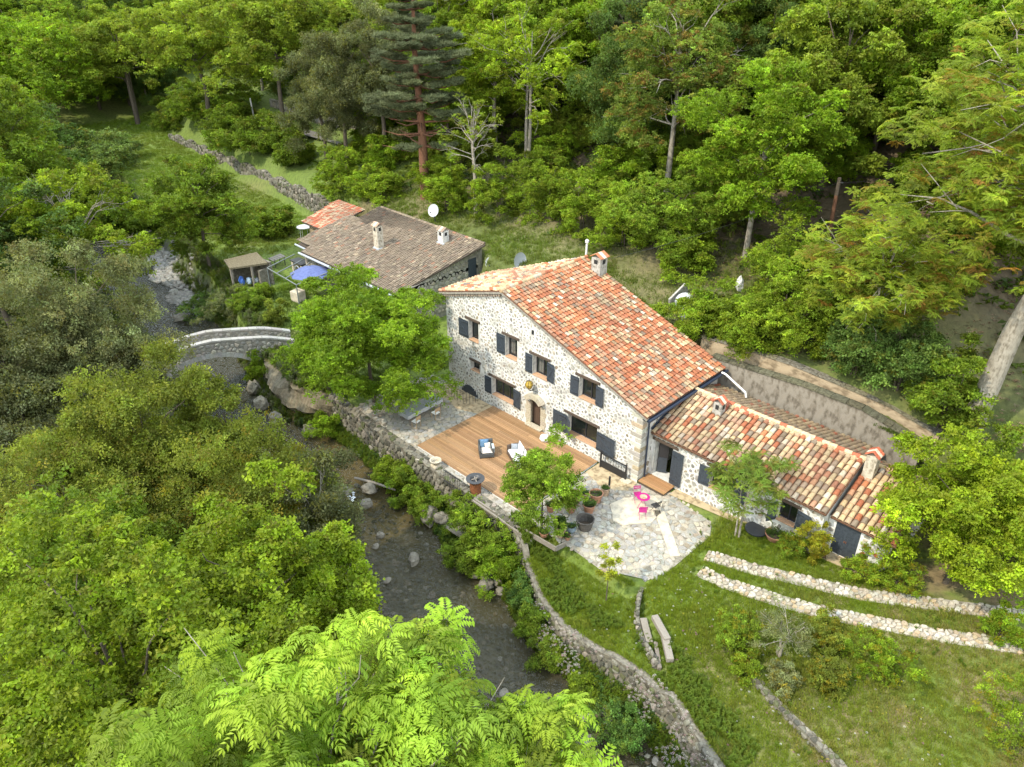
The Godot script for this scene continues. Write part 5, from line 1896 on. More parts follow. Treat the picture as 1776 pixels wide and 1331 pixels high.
	# stone urn, iron gate and garden bits on the wall
	var u := thing("stone_urn", "pale stone urn with a square base on the wall beside the deck", "urn", Vector3(-8.95, -0.05, 7.0))
	var um := MB.new()
	um.lathe([Vector2(0.12, 0.1), Vector2(0.3, 0.34), Vector2(0.34, 0.42), Vector2(0.28, 0.42), Vector2(0.2, 0.3)], 14, Vector3(-8.95, 0, 7.0))
	part("bowl", um, M.cream_slab, u)
	var ub := MB.new()
	ub.box(Vector3(-8.95, 0.04, 7.0), Vector3(0.46, 0.16, 0.46), Basis.IDENTITY, 0.02)
	part("plinth", ub, M.cream_slab, u)
	var gt := thing("iron_gate", "narrow iron bar gate above the steps down to the river", "gate", Vector3(-6.9, -0.3, 7.55))
	var gf := MB.new()
	for y in [0.0, 0.72]:
		gf.box(Vector3(-6.95, y, 7.55), Vector3(1.3, 0.035, 0.035))
	part("rail", gf, M.black_iron, gt)
	for i in 10:
		var m := MB.new()
		m.tube([Vector3(-7.58 + i * 0.14, -0.35, 7.55), Vector3(-7.58 + i * 0.14, 0.78, 7.55)], [0.012, 0.012], 5)
		part("bar", m, M.black_iron, gt)
	# plank walkway over the bank
	var bw := thing("plank_walkway", "weathered grey plank jetty among the green bank plants", "walkway", Vector3(-5.3, -1.7, 8.4))
	for i in 5:
		var m := MB.new()
		m.col = vary(Color(1, 1, 1), 0.2)
		m.box(Vector3(-5.35, -1.6 + 0.02 * i, 8.1 + i * 0.2), Vector3(1.5, 0.05, 0.17), Basis(Vector3.UP, R(-0.05, 0.05)))
		part("plank", m, M.grey_wood, bw)
	var rf := thing("planter_rail", "weathered double timber rail edging the planting below the deck's corner", "rail", Vector3(-2, -0.2, 7.4))
	for k in 2:
		var m := MB.new()
		m.bar(Vector3(-5.2, 0.02, 7.5 + k * 0.14), Vector3(-0.9, -0.18, 7.3 + k * 0.3), 0.09, 0.09)
		part("beam", m, M.grey_wood, rf)
	var pl := thing("planter_box", "grey plank edged planting box where the paving meets the lower lawn", "planter", Vector3(-0.2, -0.4, 6.9))
	for q in [[Vector3(-1.6, -0.1, 7.35), Vector3(0.35, -0.2, 7.15)], [Vector3(0.35, -0.2, 7.15), Vector3(0.5, -0.15, 6.5)]]:
		var m := MB.new()
		m.bar(q[0], q[1], 0.07, 0.28)
		part("board", m, M.grey_wood, pl)
	# railway sleepers lying on the lawn
	var spots := [[Vector3(6.6, 0, 8.2), 0.55, "short thick weathered sleeper lying at the edge of the pile"], [Vector3(7.25, 0, 8.15), 0.75, "upright looking grey sleeper on top of the pile on the lawn"], [Vector3(8.0, 0, 8.75), 0.5, "grey sleeper nearest the garden path in the pile"], [Vector3(7.75, 0, 9.0), 0.45, "thin weathered sleeper lowest in the pile on the grass"]]
	for i in 4:
		var m := MB.new()
		m.col = vary(Color(1.05, 1, 0.95), 0.2)
		var at: Vector3 = spots[i][0]
		at.y = land(at.x, at.z) + 0.16 + (0.16 if i == 1 else 0.0)
		m.box(at, Vector3(0.3 if i < 3 else 0.18, 0.24, 1.35), Basis(Vector3.UP, spots[i][1] + PI / 4 - 0.5), 0.02)
		one("sleeper", m, M.grey_wood, spots[i][2], "timber", "old sleepers piled on the lawn")
	# things by the low wing
	var dc := MB.new()
	dc.lathe([Vector2(0.55, 0.15), Vector2(0.56, 0.22), Vector2(0.0, 0.27)], 26, Vector3(6.9, 0.1, -0.62))
	one("round_cover", dc, M.steel_dark, "round black cover lying on the path below the low wing", "cover")
	var bk := thing("tricycle", "child's red and black tricycle parked by the low wing's shutters", "tricycle")
	for q in [[Vector3(0, 0.17, 0.42), 0.17], [Vector3(-0.2, 0.12, -0.25), 0.12], [Vector3(0.2, 0.12, -0.25), 0.12]]:
		var m := MB.new()
		var pts := []
		var rd := []
		for k in 13:
			pts.append(q[0] + Vector3(0, cos(TAU * k / 12) * q[1], sin(TAU * k / 12) * q[1]))
			rd.append(0.025)
		m.tube(pts, rd, 6, false)
		part("wheel", m, M.black_iron, bk)
	var fm := MB.new()
	fm.col = lin(0.45, 0.02, 0.03)
	fm.tube([Vector3(0, 0.17, 0.42), Vector3(0, 0.45, 0.3), Vector3(0, 0.58, 0.26)], [0.02, 0.02, 0.02], 6)
	fm.tube([Vector3(0, 0.42, 0.31), Vector3(0, 0.25, -0.1), Vector3(0, 0.13, -0.25)], [0.025, 0.025, 0.025], 6)
	fm.tube([Vector3(-0.2, 0.12, -0.25), Vector3(0.2, 0.12, -0.25)], [0.015, 0.015], 6)
	part("frame", fm, M.paint, bk)
	var hb := MB.new()
	hb.col = lin(0.5, 0.5, 0.52)
	hb.tube([Vector3(-0.22, 0.6, 0.2), Vector3(0, 0.58, 0.26), Vector3(0.22, 0.6, 0.2)], [0.016, 0.016, 0.016], 6)
	part("handlebar", hb, M.paint, bk)
	var sd := MB.new()
	sd.col = lin(0.4, 0.02, 0.03)
	sd.box(Vector3(0, 0.3, -0.1), Vector3(0.2, 0.06, 0.26), Basis.IDENTITY, 0.025)
	part("saddle", sd, M.paint, bk)
	put(bk, Vector3(8.6, land(8.6, -0.72) + 0.02, -0.72), 0.9)
	var ft := thing("folded_frame", "light folding metal frame leaning on the low wing wall", "frame", Vector3(8.95, 0.3, -0.9))
	for k in 2:
		var m := MB.new()
		m.col = lin(0.5, 0.5, 0.5)
		m.tube([Vector3(8.75 + k * 0.35, 0.25, -0.65), Vector3(8.8 + k * 0.3, 0.95, -0.9)], [0.015, 0.015], 5)
		part("rail", m, M.paint, ft)
	for k in 3:
		var m := MB.new()
		m.col = lin(0.5, 0.5, 0.5)
		m.tube([Vector3(8.77, 0.4 + k * 0.25, -0.7 - k * 0.09), Vector3(9.1, 0.4 + k * 0.25, -0.7 - k * 0.09)], [0.012, 0.012], 5)
		part("bar", m, M.paint, ft)
	var wb := thing("wash_basin", "round white basin on a wooden block by the store's pillar", "basin", Vector3(10.0, 0.2, -1.15))
	var bl := MB.new()
	bl.col = lin(0.6, 0.42, 0.26)
	bl.box(Vector3(10.0, 0.38, -1.15), Vector3(0.5, 0.24, 0.5), Basis(Vector3.UP, 0.4), 0.01)
	part("block", bl, M.grey_wood, wb)
	var bs := MB.new()
	bs.lathe([Vector2(0.2, 0.5), Vector2(0.27, 0.62), Vector2(0.28, 0.64), Vector2(0.25, 0.63), Vector2(0.2, 0.55), Vector2(0.0, 0.54)], 20, Vector3(10.0, 0, -1.15))
	part("bowl", bs, M.dish_white, wb)
	var rg := MB.new()
	rg.col = lin(0.45, 0.1, 0.06)
	rg.lump(Vector3(10.05, 0.6, -1.1), Vector3(0.12, 0.05, 0.07), 5)
	part("rag", rg, M.fabric, wb)
	var sh := MB.new()
	sh.col = lin(0.62, 0.6, 0.56)
	for i in 6:
		var x := 12.05 + i * 0.09
		sh.box(Vector3(x, 0.95 + 0.05 * sin(i * 2.0), -1.3 + 0.03 * sin(i * 1.7)), Vector3(0.092, 0.8, 0.03), Basis(Vector3.UP, 0.5 * sin(i * 2.3)))
	one("hanging_sheet", sh, M.fabric, "crumpled white sheet hung beside the store's double door", "sheet")
	for i in 9:
		var br2 := MB.new()
		br2.col = vary(pick([lin(0.44, 0.12, 0.06), lin(0.6, 0.45, 0.28)], [2, 1]), 0.15)
		var q := Basis(Vector3.UP, R(-0.3, 0.3))
		br2.box(Vector3(11.75 + (i % 3) * 0.34, 0.5 + (i / 3) * 0.13, -1.2 + R(-0.04, 0.04)), Vector3(0.32, 0.11, 0.18), q, 0.015)
		one("spare_tile", br2, M.tile, "loose red or cream tile stacked next to the store's door", "tile", "spare tiles by the store")


func dish(at: Vector3, rad: float, mast: float, label: String, face: Vector3) -> void:
	var o := thing("satellite_dish", label, "satellite dish", Vector3(at.x, at.y - mast, at.z))
	var z := face.normalized()
	var x := Vector3.UP.cross(z).normalized()
	var q := Basis(x, z.cross(x), z)
	var mb := MB.new()
	for i in 5:
		for k in 24:
			var r0 := rad * i / 5.0
			var r1 := rad * (i + 1) / 5.0
			var a0 := TAU * k / 24
			var a1 := TAU * (k + 1) / 24
			var f := func(r: float, a: float) -> Vector3: return at + q * Vector3(cos(a) * r, sin(a) * r * 1.08, 0.22 * r * r / rad)
			mb.quad(f.call(r0, a0), f.call(r1, a0), f.call(r1, a1), f.call(r0, a1))
	part("reflector", mb, M.dish_white, o)
	var arm := MB.new()
	arm.tube([at + q * Vector3(0, -rad, 0.15), at + q * Vector3(0, -rad * 0.5, rad * 0.9)], [0.02, 0.02], 5)
	arm.box(at + q * Vector3(0, -rad * 0.45, rad * 0.95), Vector3(0.08, 0.08, 0.14), q)
	part("feed_arm", arm, M.steel_dark, o)
	var ms := MB.new()
	ms.tube([at - z * 0.06, at - z * 0.12 - Vector3(0, mast, 0)], [0.035, 0.035], 6)
	part("mast", ms, M.steel_dark, o)


func hill_things() -> void:
	dish(Vector3(-31.9, 5.6, -12.6), 0.52, 1.0, "big pale satellite dish on the grass bank above the cottage roof", Vector3(0.35, 0.45, 1))
	dish(Vector3(-22.4, 3.9, -10.4), 0.45, 0.9, "small round satellite dish low between cottage and farmhouse", Vector3(0.5, 0.4, 0.9))
	dish(Vector3(-19.3, 4.9, -10.4), 0.62, 1.0, "tall narrow looking satellite dish just above the farmhouse's pale roof slope", Vector3(1.2, 0.2, 0.1))
	var st := MB.new()
	st.box(Vector3(-21.6, 3.0, -11.6), Vector3(2.2, 0.4, 1.2), Basis(Vector3.UP, 0.3), 0.05)
	one("stone_slab", st, M.rock, "flat grey slab behind the small satellite dish", "slab")
	# stovepipe behind the ridge
	var sp := thing("stovepipe", "thin white stovepipe rising behind the farmhouse ridge", "pipe", Vector3(-10.9, 7.5, -8.1))
	var m := MB.new()
	m.tube([Vector3(-10.9, 6.4, -8.0), Vector3(-10.85, 9.1, -8.0)], [0.07, 0.07], 8)
	part("pipe", m, M.white_pipe, sp)
	var cp := MB.new()
	cp.lathe([Vector2(0.12, 9.05), Vector2(0.13, 9.2), Vector2(0.0, 9.3)], 10, Vector3(-10.85, 0, -8.0))
	part("cap", cp, M.white_pipe, sp)
	# utility pole with its wires
	var pb := Vector3(-0.4, land(-0.4, -20.6) - 0.3, -20.6)
	var po := thing("utility_pole", "leaning wooden utility pole on the leaf strewn slope", "pole", pb)
	var pm := MB.new()
	pm.tube([pb, pb + Vector3(-0.1, 5.0, 0.05)], [0.15, 0.11], 9)
	part("pole", pm, M.bark_red, po)
	var tp := MB.new()
	tp.col = lin(2.2, 2.1, 2.0)
	tp.tube([pb + Vector3(-0.08, 3.9, 0.04), pb + Vector3(-0.1, 5.03, 0.05)], [0.127, 0.118], 9)
	part("pole_head", tp, M.bark, po)
	var ins := MB.new()
	ins.box(pb + Vector3(0.05, 4.75, 0.05), Vector3(0.3, 0.07, 0.07))
	part("bracket", ins, M.steel_dark, po)
	for w in [[pb + Vector3(0.15, 4.75, 0.05), Vector3(9.0, 14.5, -34), "thin cable running from the pole into the woods"], [pb + Vector3(-0.15, 4.7, 0.05), Vector3(-10.8, 7.6, -8.0), "thin cable running from the pole to the farmhouse"]]:
		var c := MB.new()
		var pts := []
		var rr := []
		for i in 11:
			var t := i / 10.0
			pts.append((w[0] as Vector3).lerp(w[1], t) - Vector3(0, 0.5 * 4 * t * (1 - t), 0))
			rr.append(0.012)
		c.tube(pts, rr, 4)
		one("cable", c, M.black_iron, w[2], "cable")
	# pale block pillar, propane tank in its enclosure
	for i in 2:
		var b := MB.new()
		b.lump(Vector3(-2.3 - 0.3 * i, 5.6 + 1.35 * i, -12.2 - 1.3 * i), Vector3(0.32, 0.85 - 0.2 * i, 0.3), 31 + i)
		one("white_rock", b, M.plaster, ["tall pale standing block on the slope beside the propane hedge", "smaller pale block just uphill of the tall standing one"][i], "rock")
	var tk := thing("gas_tank", "white domestic gas tank behind the clipped hedge", "tank", Vector3(-4.2, 4.9, -10.6))
	var tb := MB.new()
	tb.tube([Vector3(-5.3, 5.7, -11.4), Vector3(-5.1, 5.7, -11.2), Vector3(-3.6, 5.7, -9.6), Vector3(-3.4, 5.7, -9.4)], [0.4, 0.62, 0.62, 0.4], 16)
	part("shell", tb, M.dish_white, tk)
	for k in 2:
		var f := MB.new()
		f.box(Vector3(-5.0 + k * 1.2, 5.05, -11.0 + k * 1.2), Vector3(0.2, 0.4, 0.8), Basis(Vector3.UP, 0.75))
		part("foot", f, M.steel_dark, tk)
	var fw := thing("tank_wall", "low grey concrete wall round the gas tank", "wall", Vector3(-5.6, 4.6, -10.5))
	for q in [[Vector3(-6.0, 5.3, -10.9), Vector3(-6.1, 5.9, -13.0)]]:
		var mb := MB.new()
		mb.bar(q[0], q[1], 0.14, 0.8)
		part("segment", mb, M.grey_render, fw)
	# white marker pole by the lane, plastic post in the meadow
	var wp := MB.new()
	wp.tube([Vector3(-81.5, land(-81.5, -22.6), -22.6), Vector3(-81.7, land(-81.5, -22.6) + 3.2, -22.6)], [0.12, 0.1], 7)
	one("lane_post", wp, M.white_pipe, "white post standing beside the far lane", "post")
	# beyond the cottage: terrace things
	var pa := thing("parasol", "open violet blue parasol beside the cottage", "parasol", Vector3(-34.7, -0.2, -1.4))
	var top := Vector3(-34.7, 2.75, -1.4)
	var cn := MB.new()
	for k in 8:
		var a0 := TAU * k / 8
		var a1 := TAU * (k + 1) / 8
		for i in 4:
			var f := func(t: float, a: float) -> Vector3:
				return top + Vector3(cos(a) * 1.75 * t, -0.62 * pow(t, 1.35), sin(a) * 1.75 * t)
			var t0 := i / 4.0
			var t1 := (i + 1) / 4.0
			cn.col = Color(1, 1, 1) * R(0.92, 1.08)
			cn.hquad(f.call(t0, a0), f.call(t1, a0), f.call(t1, a1), f.call(t0, a1), top - Vector3(0, 3, 0))
	part("canopy", cn, M.blue_cloth, pa)
	for k in 8:
		var rb := MB.new()
		var a := TAU * k / 8
		rb.tube([top - Vector3(0, 0.03, 0), top + Vector3(cos(a) * 1.74, -0.65, sin(a) * 1.74)], [0.012, 0.012], 4)
		part("rib", rb, M.steel_dark, pa)
	var pm2 := MB.new()
	pm2.tube([Vector3(-34.7, -0.2, -1.4), Vector3(-34.7, 2.8, -1.4)], [0.03, 0.03], 7)
	part("pole", pm2, M.steel_dark, pa)
	var pg := thing("pergola", "open metal pergola of thin grey tubes beside the cottage terrace", "pergola", Vector3(-36.3, -0.2, 0.2))
	for q in [[Vector3(-38.2, 2.2, 0.64), Vector3(-34.9, 2.25, 0.85)], [Vector3(-34.9, 2.25, 0.85), Vector3(-33.2, 2.2, 0.9)], [Vector3(-33.2, 2.2, 0.9), Vector3(-33.2, -0.2, 0.9)], [Vector3(-38.2, 2.2, 0.64), Vector3(-38.2, -0.2, 0.64)], [Vector3(-34.9, 2.25, 0.85), Vector3(-36.5, 2.3, -2.6)], [Vector3(-33.2, 2.2, 0.9), Vector3(-33.4, 2.35, -2.6)], [Vector3(-36.5, 2.22, 0.75), Vector3(-37.6, 2.3, -2.6)], [Vector3(-38.2, 2.2, 0.64), Vector3(-39.2, 2.3, -2.6)]]:
		var t := MB.new()
		t.tube([q[0], q[1]], [0.045, 0.045], 6)
		part("tube", t, M.grey_tube, pg)
	var sd := thing("garden_shed", "low open fronted shed with a mossy flat roof by the stream", "shed", Vector3(-41.6, -0.2, 0.8))
	var rf := MB.new()
	rf.slab([Vector3(-43.3, 1.95, 2.0), Vector3(-41.3, 1.85, 2.5), Vector3(-39.9, 1.95, -0.3), Vector3(-42.6, 2.1, -0.8)], 0.16)
	part("roof", rf, M.mossy_boards, sd)
	var sw := MB.new()
	sw.box(Vector3(-42.9, 0.8, 0.6), Vector3(0.2, 2.2, 2.4), Basis(Vector3.UP, 0.25))
	sw.box(Vector3(-41.3, 0.8, -0.5), Vector3(2.6, 2.2, 0.2), Basis(Vector3.UP, 0.1))
	sw.box(Vector3(-40.25, 0.6, 0.1), Vector3(0.2, 1.5, 0.9), Basis(Vector3.UP, 0.25))
	part("wall", sw, M.rock, sd)
	for q in [Vector3(-41.5, 0.8, 2.35), Vector3(-40.6, 0.8, 0.9)]:
		var p := MB.new()
		p.box(q, Vector3(0.14, 2.1, 0.14))
		part("post", p, M.grey_wood, sd)
	for i in 3:
		var tb2 := MB.new()
		tb2.col = [lin(0.05, 0.12, 0.4), lin(0.35, 0.45, 0.55), lin(0.3, 0.32, 0.34)][i]
		tb2.lump(Vector3(-41.4 + i * 0.35, 0.35, 1.6 - i * 0.5), Vector3(0.35, 0.5 - 0.1 * i, 0.3), 70 + i)
		one("tarpaulin", tb2, M.fabric, ["bright blue tarpaulin bundle heaped in the open shed", "pale blue sack slumped at the shed's mouth", "grey sack beside the blue tarpaulin in the shed"][i], "sack")
	var bq := thing("barbecue", "stone built barbecue with a round iron hood against the cottage", "barbecue", Vector3(-39.6, -0.2, -3.2))
	for s in [-1, 1]:
		var b := MB.new()
		b.box(Vector3(-39.7 + s * 0.75, 0.5, -3.3), Vector3(0.25, 1.5, 0.8), Basis.IDENTITY, 0.02)
		part("pier", b, M.cream_slab, bq)
	var hd := MB.new()
	hd.box(Vector3(-39.7, 1.3, -3.3), Vector3(1.9, 0.12, 0.95), Basis.IDENTITY, 0.02)
	part("shelf", hd, M.steel_dark, bq)
	var hood := MB.new()
	var hp := []
	var hr := []
	for k in 9:
		hp.append(Vector3(-39.7 + cos(PI * k / 8) * 0.42, 0.55 + sin(PI * k / 8) * 0.42, -2.95))
		hr.append(0.05)
	hood.tube(hp, hr, 6)
	part("arch", hood, M.zinc, bq)
	var lg := thing("sun_lounger", "weathered slatted lounger tilted on the cottage lawn", "lounger", Vector3(-43.9, 0.0, -3.4))
	for k in 5:
		var sl := MB.new()
		sl.col = lin(1.6, 1.6, 1.6)
		sl.box(Vector3(-43.9, 0.52 + 0.03 * k, -2.75 - k * 0.27), Vector3(1.0, 0.04, 0.24), Basis(Vector3.RIGHT, 0.12))
		part("slat", sl, M.grey_wood, lg)
	for s in [[-0.45, -2.8], [0.45, -2.8], [-0.45, -3.8], [0.45, -3.8]]:
		var l := MB.new()
		l.box(Vector3(-43.9 + s[0], 0.2, s[1]), Vector3(0.06, 0.8, 0.06))
		part("leg", l, M.steel_dark, lg)
	var wt := thing("white_table", "round white plastic table on the grass behind the annexe", "table", Vector3(-47.3, 0.0, -8.5))
	var wtt := MB.new()
	wtt.lathe([Vector2(0.0, 1.5), Vector2(0.75, 1.5), Vector2(0.75, 1.55), Vector2(0.0, 1.56)], 20, Vector3(-47.3, 0.0, -8.5))
	part("tabletop", wtt, M.dish_white, wt)
	for k in 4:
		var l := MB.new()
		l.tube([Vector3(-47.3 + cos(k * 1.57) * 0.55, 0.0, -8.5 + sin(k * 1.57) * 0.55), Vector3(-47.3 + cos(k * 1.57) * 0.5, 1.5, -8.5 + sin(k * 1.57) * 0.5)], [0.03, 0.03], 5)
		part("leg", l, M.dish_white, wt)
	var sb := MB.new()
	sb.box(Vector3(-35.4, 0.25, -0.3), Vector3(0.9, 0.9, 0.9), Basis(Vector3.UP, 0.2), 0.03)
	one("stone_block", sb, M.cream_slab, "square pale block seat under the parasol's edge", "block")


func rocks() -> void:
	var list := [[Vector3(-6.1, -2.6, 11.1), 0.55, "big pale grey boulder alone in midstream below the jetty"], [Vector3(-11.7, -2.6, 12.2), 0.3, "small light rock in the stream near the leaning weeds"], [Vector3(-8.4, -2.6, 11.9), 0.24, "flat brown stone just above the midstream boulder"], [Vector3(-8.9, -2.55, 11.2), 0.3, "low grey stone upstream of the midstream boulder"], [Vector3(-5.9, -2.6, 13.0), 0.28, "dark wet stone near the far bank's foliage"], [Vector3(-2.0, -2.5, 9.75), 0.5, "long tan slab leaning on the bank below the weeds"], [Vector3(-2.4, -2.5, 9.3), 0.42, "upright pale stone in the cluster at the water's edge"], [Vector3(-1.7, -2.5, 9.2), 0.34, "rounded grey stone second in the water's edge cluster"], [Vector3(-2.9, -2.5, 9.7), 0.28, "flat white stone at the tip of the water's edge cluster"], [Vector3(-1.2, -2.55, 9.5), 0.36, "square brown stone nearest the terrace wall"], [Vector3(-12.6, -2.5, 9.3), 0.6, "mossy rock at the small cascade"], [Vector3(-11.6, -2.5, 10.2), 0.45, "brown rock splitting the little cascade"], [Vector3(-10.6, -2.55, 9.0), 0.35, "ochre stone close to the river wall's foot"], [Vector3(-13.4, -2.5, 10.4), 0.5, "weedy rock on the far side of the cascade"], [Vector3(-8.0, -2.4, 8.4), 0.9, "rugged white tufa boulder at the foot of the steps"], [Vector3(-7.1, -2.2, 8.2), 0.7, "second rugged tufa boulder beside the plank jetty"], [Vector3(-44, -2.55, 6.5), 0.8, "long flat rock in the stream above the bridge"], [Vector3(5.0, -2.6, 12.1), 0.26, "small white stone in the shallows under the terrace wall"], [Vector3(5.8, -2.6, 11.9), 0.3, "yellowish stone in the shallows under the terrace wall"], [Vector3(6.5, -2.6, 12.0), 0.33, "grey egg shaped stone in the shallows"], [Vector3(3.2, -2.6, 13.6), 0.35, "pale stone under the overhanging fern leaved tree"], [Vector3(7.2, -2.6, 12.8), 0.28, "whitish stone downstream in the shallows"]]
	for i in list.size():
		var mb := MB.new()
		var s: float = list[i][1]
		mb.col = vary(pick([lin(1.6, 1.6, 1.5), lin(1.25, 1.15, 1.0), lin(1.8, 1.75, 1.6)], [2, 2, 2]), 0.12)
		mb.lump(list[i][0] + Vector3(0, s * 0.22, 0), Vector3(s, s * R(0.55, 0.8), s * R(0.7, 1.0)), 100 + i, Basis(Vector3.UP, R(0, 3)))
		one("boulder", mb, M.rock, list[i][2], "boulder", "rocks in the stream")
	# the bank's overhanging bedrock under the linden
	for i in 4:
		var mb := MB.new()
		mb.lump([Vector3(-26.0, -2.4, 8.9), Vector3(-23.6, -2.4, 9.1), Vector3(-20.6, -2.4, 8.3), Vector3(-28.2, -2.3, 8.2)][i], [Vector3(0.9, 0.7, 0.6), Vector3(0.8, 0.6, 0.6), Vector3(0.9, 0.6, 0.5), Vector3(0.7, 0.8, 0.6)][i], 50 + i)
		mb.col = Color(1.15, 1.1, 0.95)
		for k in mb.c.size():
			mb.c[k] = mb.col
		one("bank_rock", mb, M.rock, ["brown rock fallen into the water below the rock ledge's middle", "rock in the brown shallows below the ledge", "rock at the water where the river wall begins", "rock lying in the water beside the bridge abutment"][i], "rock")
	var lm := MB.new()
	var nz := FastNoiseLite.new()
	nz.seed = 23
	nz.frequency = 0.45
	nz.fractal_octaves = 4
	var le := Line2.new([Vector2(-29.2, 6.6), Vector2(-26.5, 7.4), Vector2(-23.8, 7.8), Vector2(-21.4, 7.2), Vector2(-19.4, 6.7)])
	var grid := []
	for i in 61:
		var q: Array = le.at(le.len[-1] * i / 60.0)
		var nn := Vector2(-q[1].y, q[1].x)
		if nn.y < 0:
			nn = -nn
		var row := []
		var prof := [Vector2(-0.9, -0.12), Vector2(-0.3, -0.25), Vector2(0.3, -0.45), Vector2(0.75, -0.8), Vector2(0.95, -1.2), Vector2(0.85, -1.6), Vector2(0.55, -2.0), Vector2(0.4, -2.4), Vector2(0.5, -2.9)]
		var fade := sin(PI * clampf(i / 60.0, 0.02, 0.98))
		for p in prof:
			var b := Vector3(q[0].x, p.y, q[0].y)
			var k := nz.get_noise_3d(b.x * 1.0, p.y * 2.2, b.z)
			var out: float = (p.x * (0.4 + 0.35 * fade)) + k * 0.7 - 0.25
			row.append(Vector3(q[0].x + nn.x * out + k * 0.2, p.y + 0.3 * nz.get_noise_3d(b.x * 0.7 + 40, p.y, 3.0), q[0].y + nn.y * out))
		grid.append(row)
	for i in 60:
		for k in 8:
			lm.col = vary(Color(0.8, 0.74, 0.6), 0.1)
			lm.hquad(grid[i][k], grid[i + 1][k], grid[i + 1][k + 1], grid[i][k + 1], Vector3(grid[i][k].x, -1.5, 4.5))
	one("rock_ledge", lm, M.rock, "overhanging brown bedrock ledge below the linden beside the bridge", "rock")
	# cobbles on the bed and gravel bars
	var pm := MB.new()
	pm.lump(Vector3.ZERO, Vector3(1, 0.55, 0.8), 8)
	var pmesh := pm.made(M.stone)
	var xf := []
	var cs := []
	for i in 4200:
		var x := R(-56, 16)
		var zw := along(x, ZW)
		var zl := along(x, ZL)
		var z := R(zw + 0.3, zl)
		if x < -20 and rng.randf() < 0.5:
			continue
		var y := land(x, z)
		var bar := x > 6.5 and z < zw + 3.2 and z > zw + 0.8
		var s := R(0.06, 0.2) * (1.5 if rng.randf() < 0.06 else 1.0)
		if bar:
			y = maxf(y, -2.72)
			s *= 1.2
		xf.append(Transform3D(Basis(Vector3.UP, R(0, TAU)).scaled(Vector3(s, s * R(0.6, 1.1), s)), Vector3(x, y + s * 0.15, z)))
		cs.append(vary(pick([lin(0.13, 0.105, 0.06), lin(0.18, 0.155, 0.11), lin(0.075, 0.064, 0.034), lin(0.3, 0.28, 0.235)], [4, 3, 3, 2.5 if bar else 0.25]), 0.25))
	scatter("river_cobbles", pmesh, M.stone, xf, cs, self, "stuff")
	xf = []
	cs = []
	for i in 700:
		var x := R(-62, -47)
		var z := along(x, ZW) + R(0.2, 3.0) + 0.6 * sin(x)
		var s := R(0.15, 0.42)
		xf.append(Transform3D(Basis(Vector3.UP, R(0, TAU)).scaled(Vector3(s, s * R(0.6, 1.1), s)), Vector3(x, maxf(land(x, z), -2.6) + s * 0.2, z)))
		cs.append(vary(lin(0.26, 0.25, 0.225), 0.25))
	scatter("gravel_bar", pmesh, M.stone, xf, cs, self, "stuff")
	# a stick and two threads of white water at the cascade
	var lg := MB.new()
	lg.tube([Vector3(-14.2, -2.45, 9.2), Vector3(-12.6, -2.2, 8.8), Vector3(-10.9, -1.9, 8.6)], [0.07, 0.09, 0.06], 7)
	one("driftwood", lg, M.grey_wood, "grey driftwood branch lying across the little cascade", "branch")
	var fo := MB.new()
	for q in [[Vector3(-12.9, -2.5, 10.2), 0.5], [Vector3(-12.2, -2.5, 11.3), 0.55]]:
		for k in 14:
			fo.lump(q[0] + Vector3(R(-0.3, 0.3), R(-0.14, 0.0), R(-0.4, 0.4)), Vector3(R(0.05, 0.14), 0.04, R(0.04, 0.1)), 200 + k)
	var fw := struct("white_water", fo, M.foam)
	fw.set_meta("kind", "stuff")


# ---------------------------------------------------------------- leaves
var clusters := []   # 0 broad, 1 fine, 2 fern-leaved rosette, 3 pine tuft, 4 grass, 5 tall weed, 6 red-tipped rosette


func leaf(mb: MB, at: Vector3, d: Vector3, n: Vector3, l: float, w: float) -> void:
	d = d.normalized()
	var s := d.cross(n).normalized()
	var nn := s.cross(d)
	var a := at
	var m1 := at + d * l * 0.45 + s * w * 0.5 + nn * w * 0.16
	var m2 := at + d * l * 0.45 - s * w * 0.5 + nn * w * 0.16
	var t := at + d * l - nn * l * 0.14
	mb.tri(a, m1, t)
	mb.tri(a, t, m2)


func rdir() -> Vector3:
	var z := R(-1, 1)
	var a := R(0, TAU)
	var r := sqrt(1 - z * z)
	return Vector3(r * cos(a), z, r * sin(a))


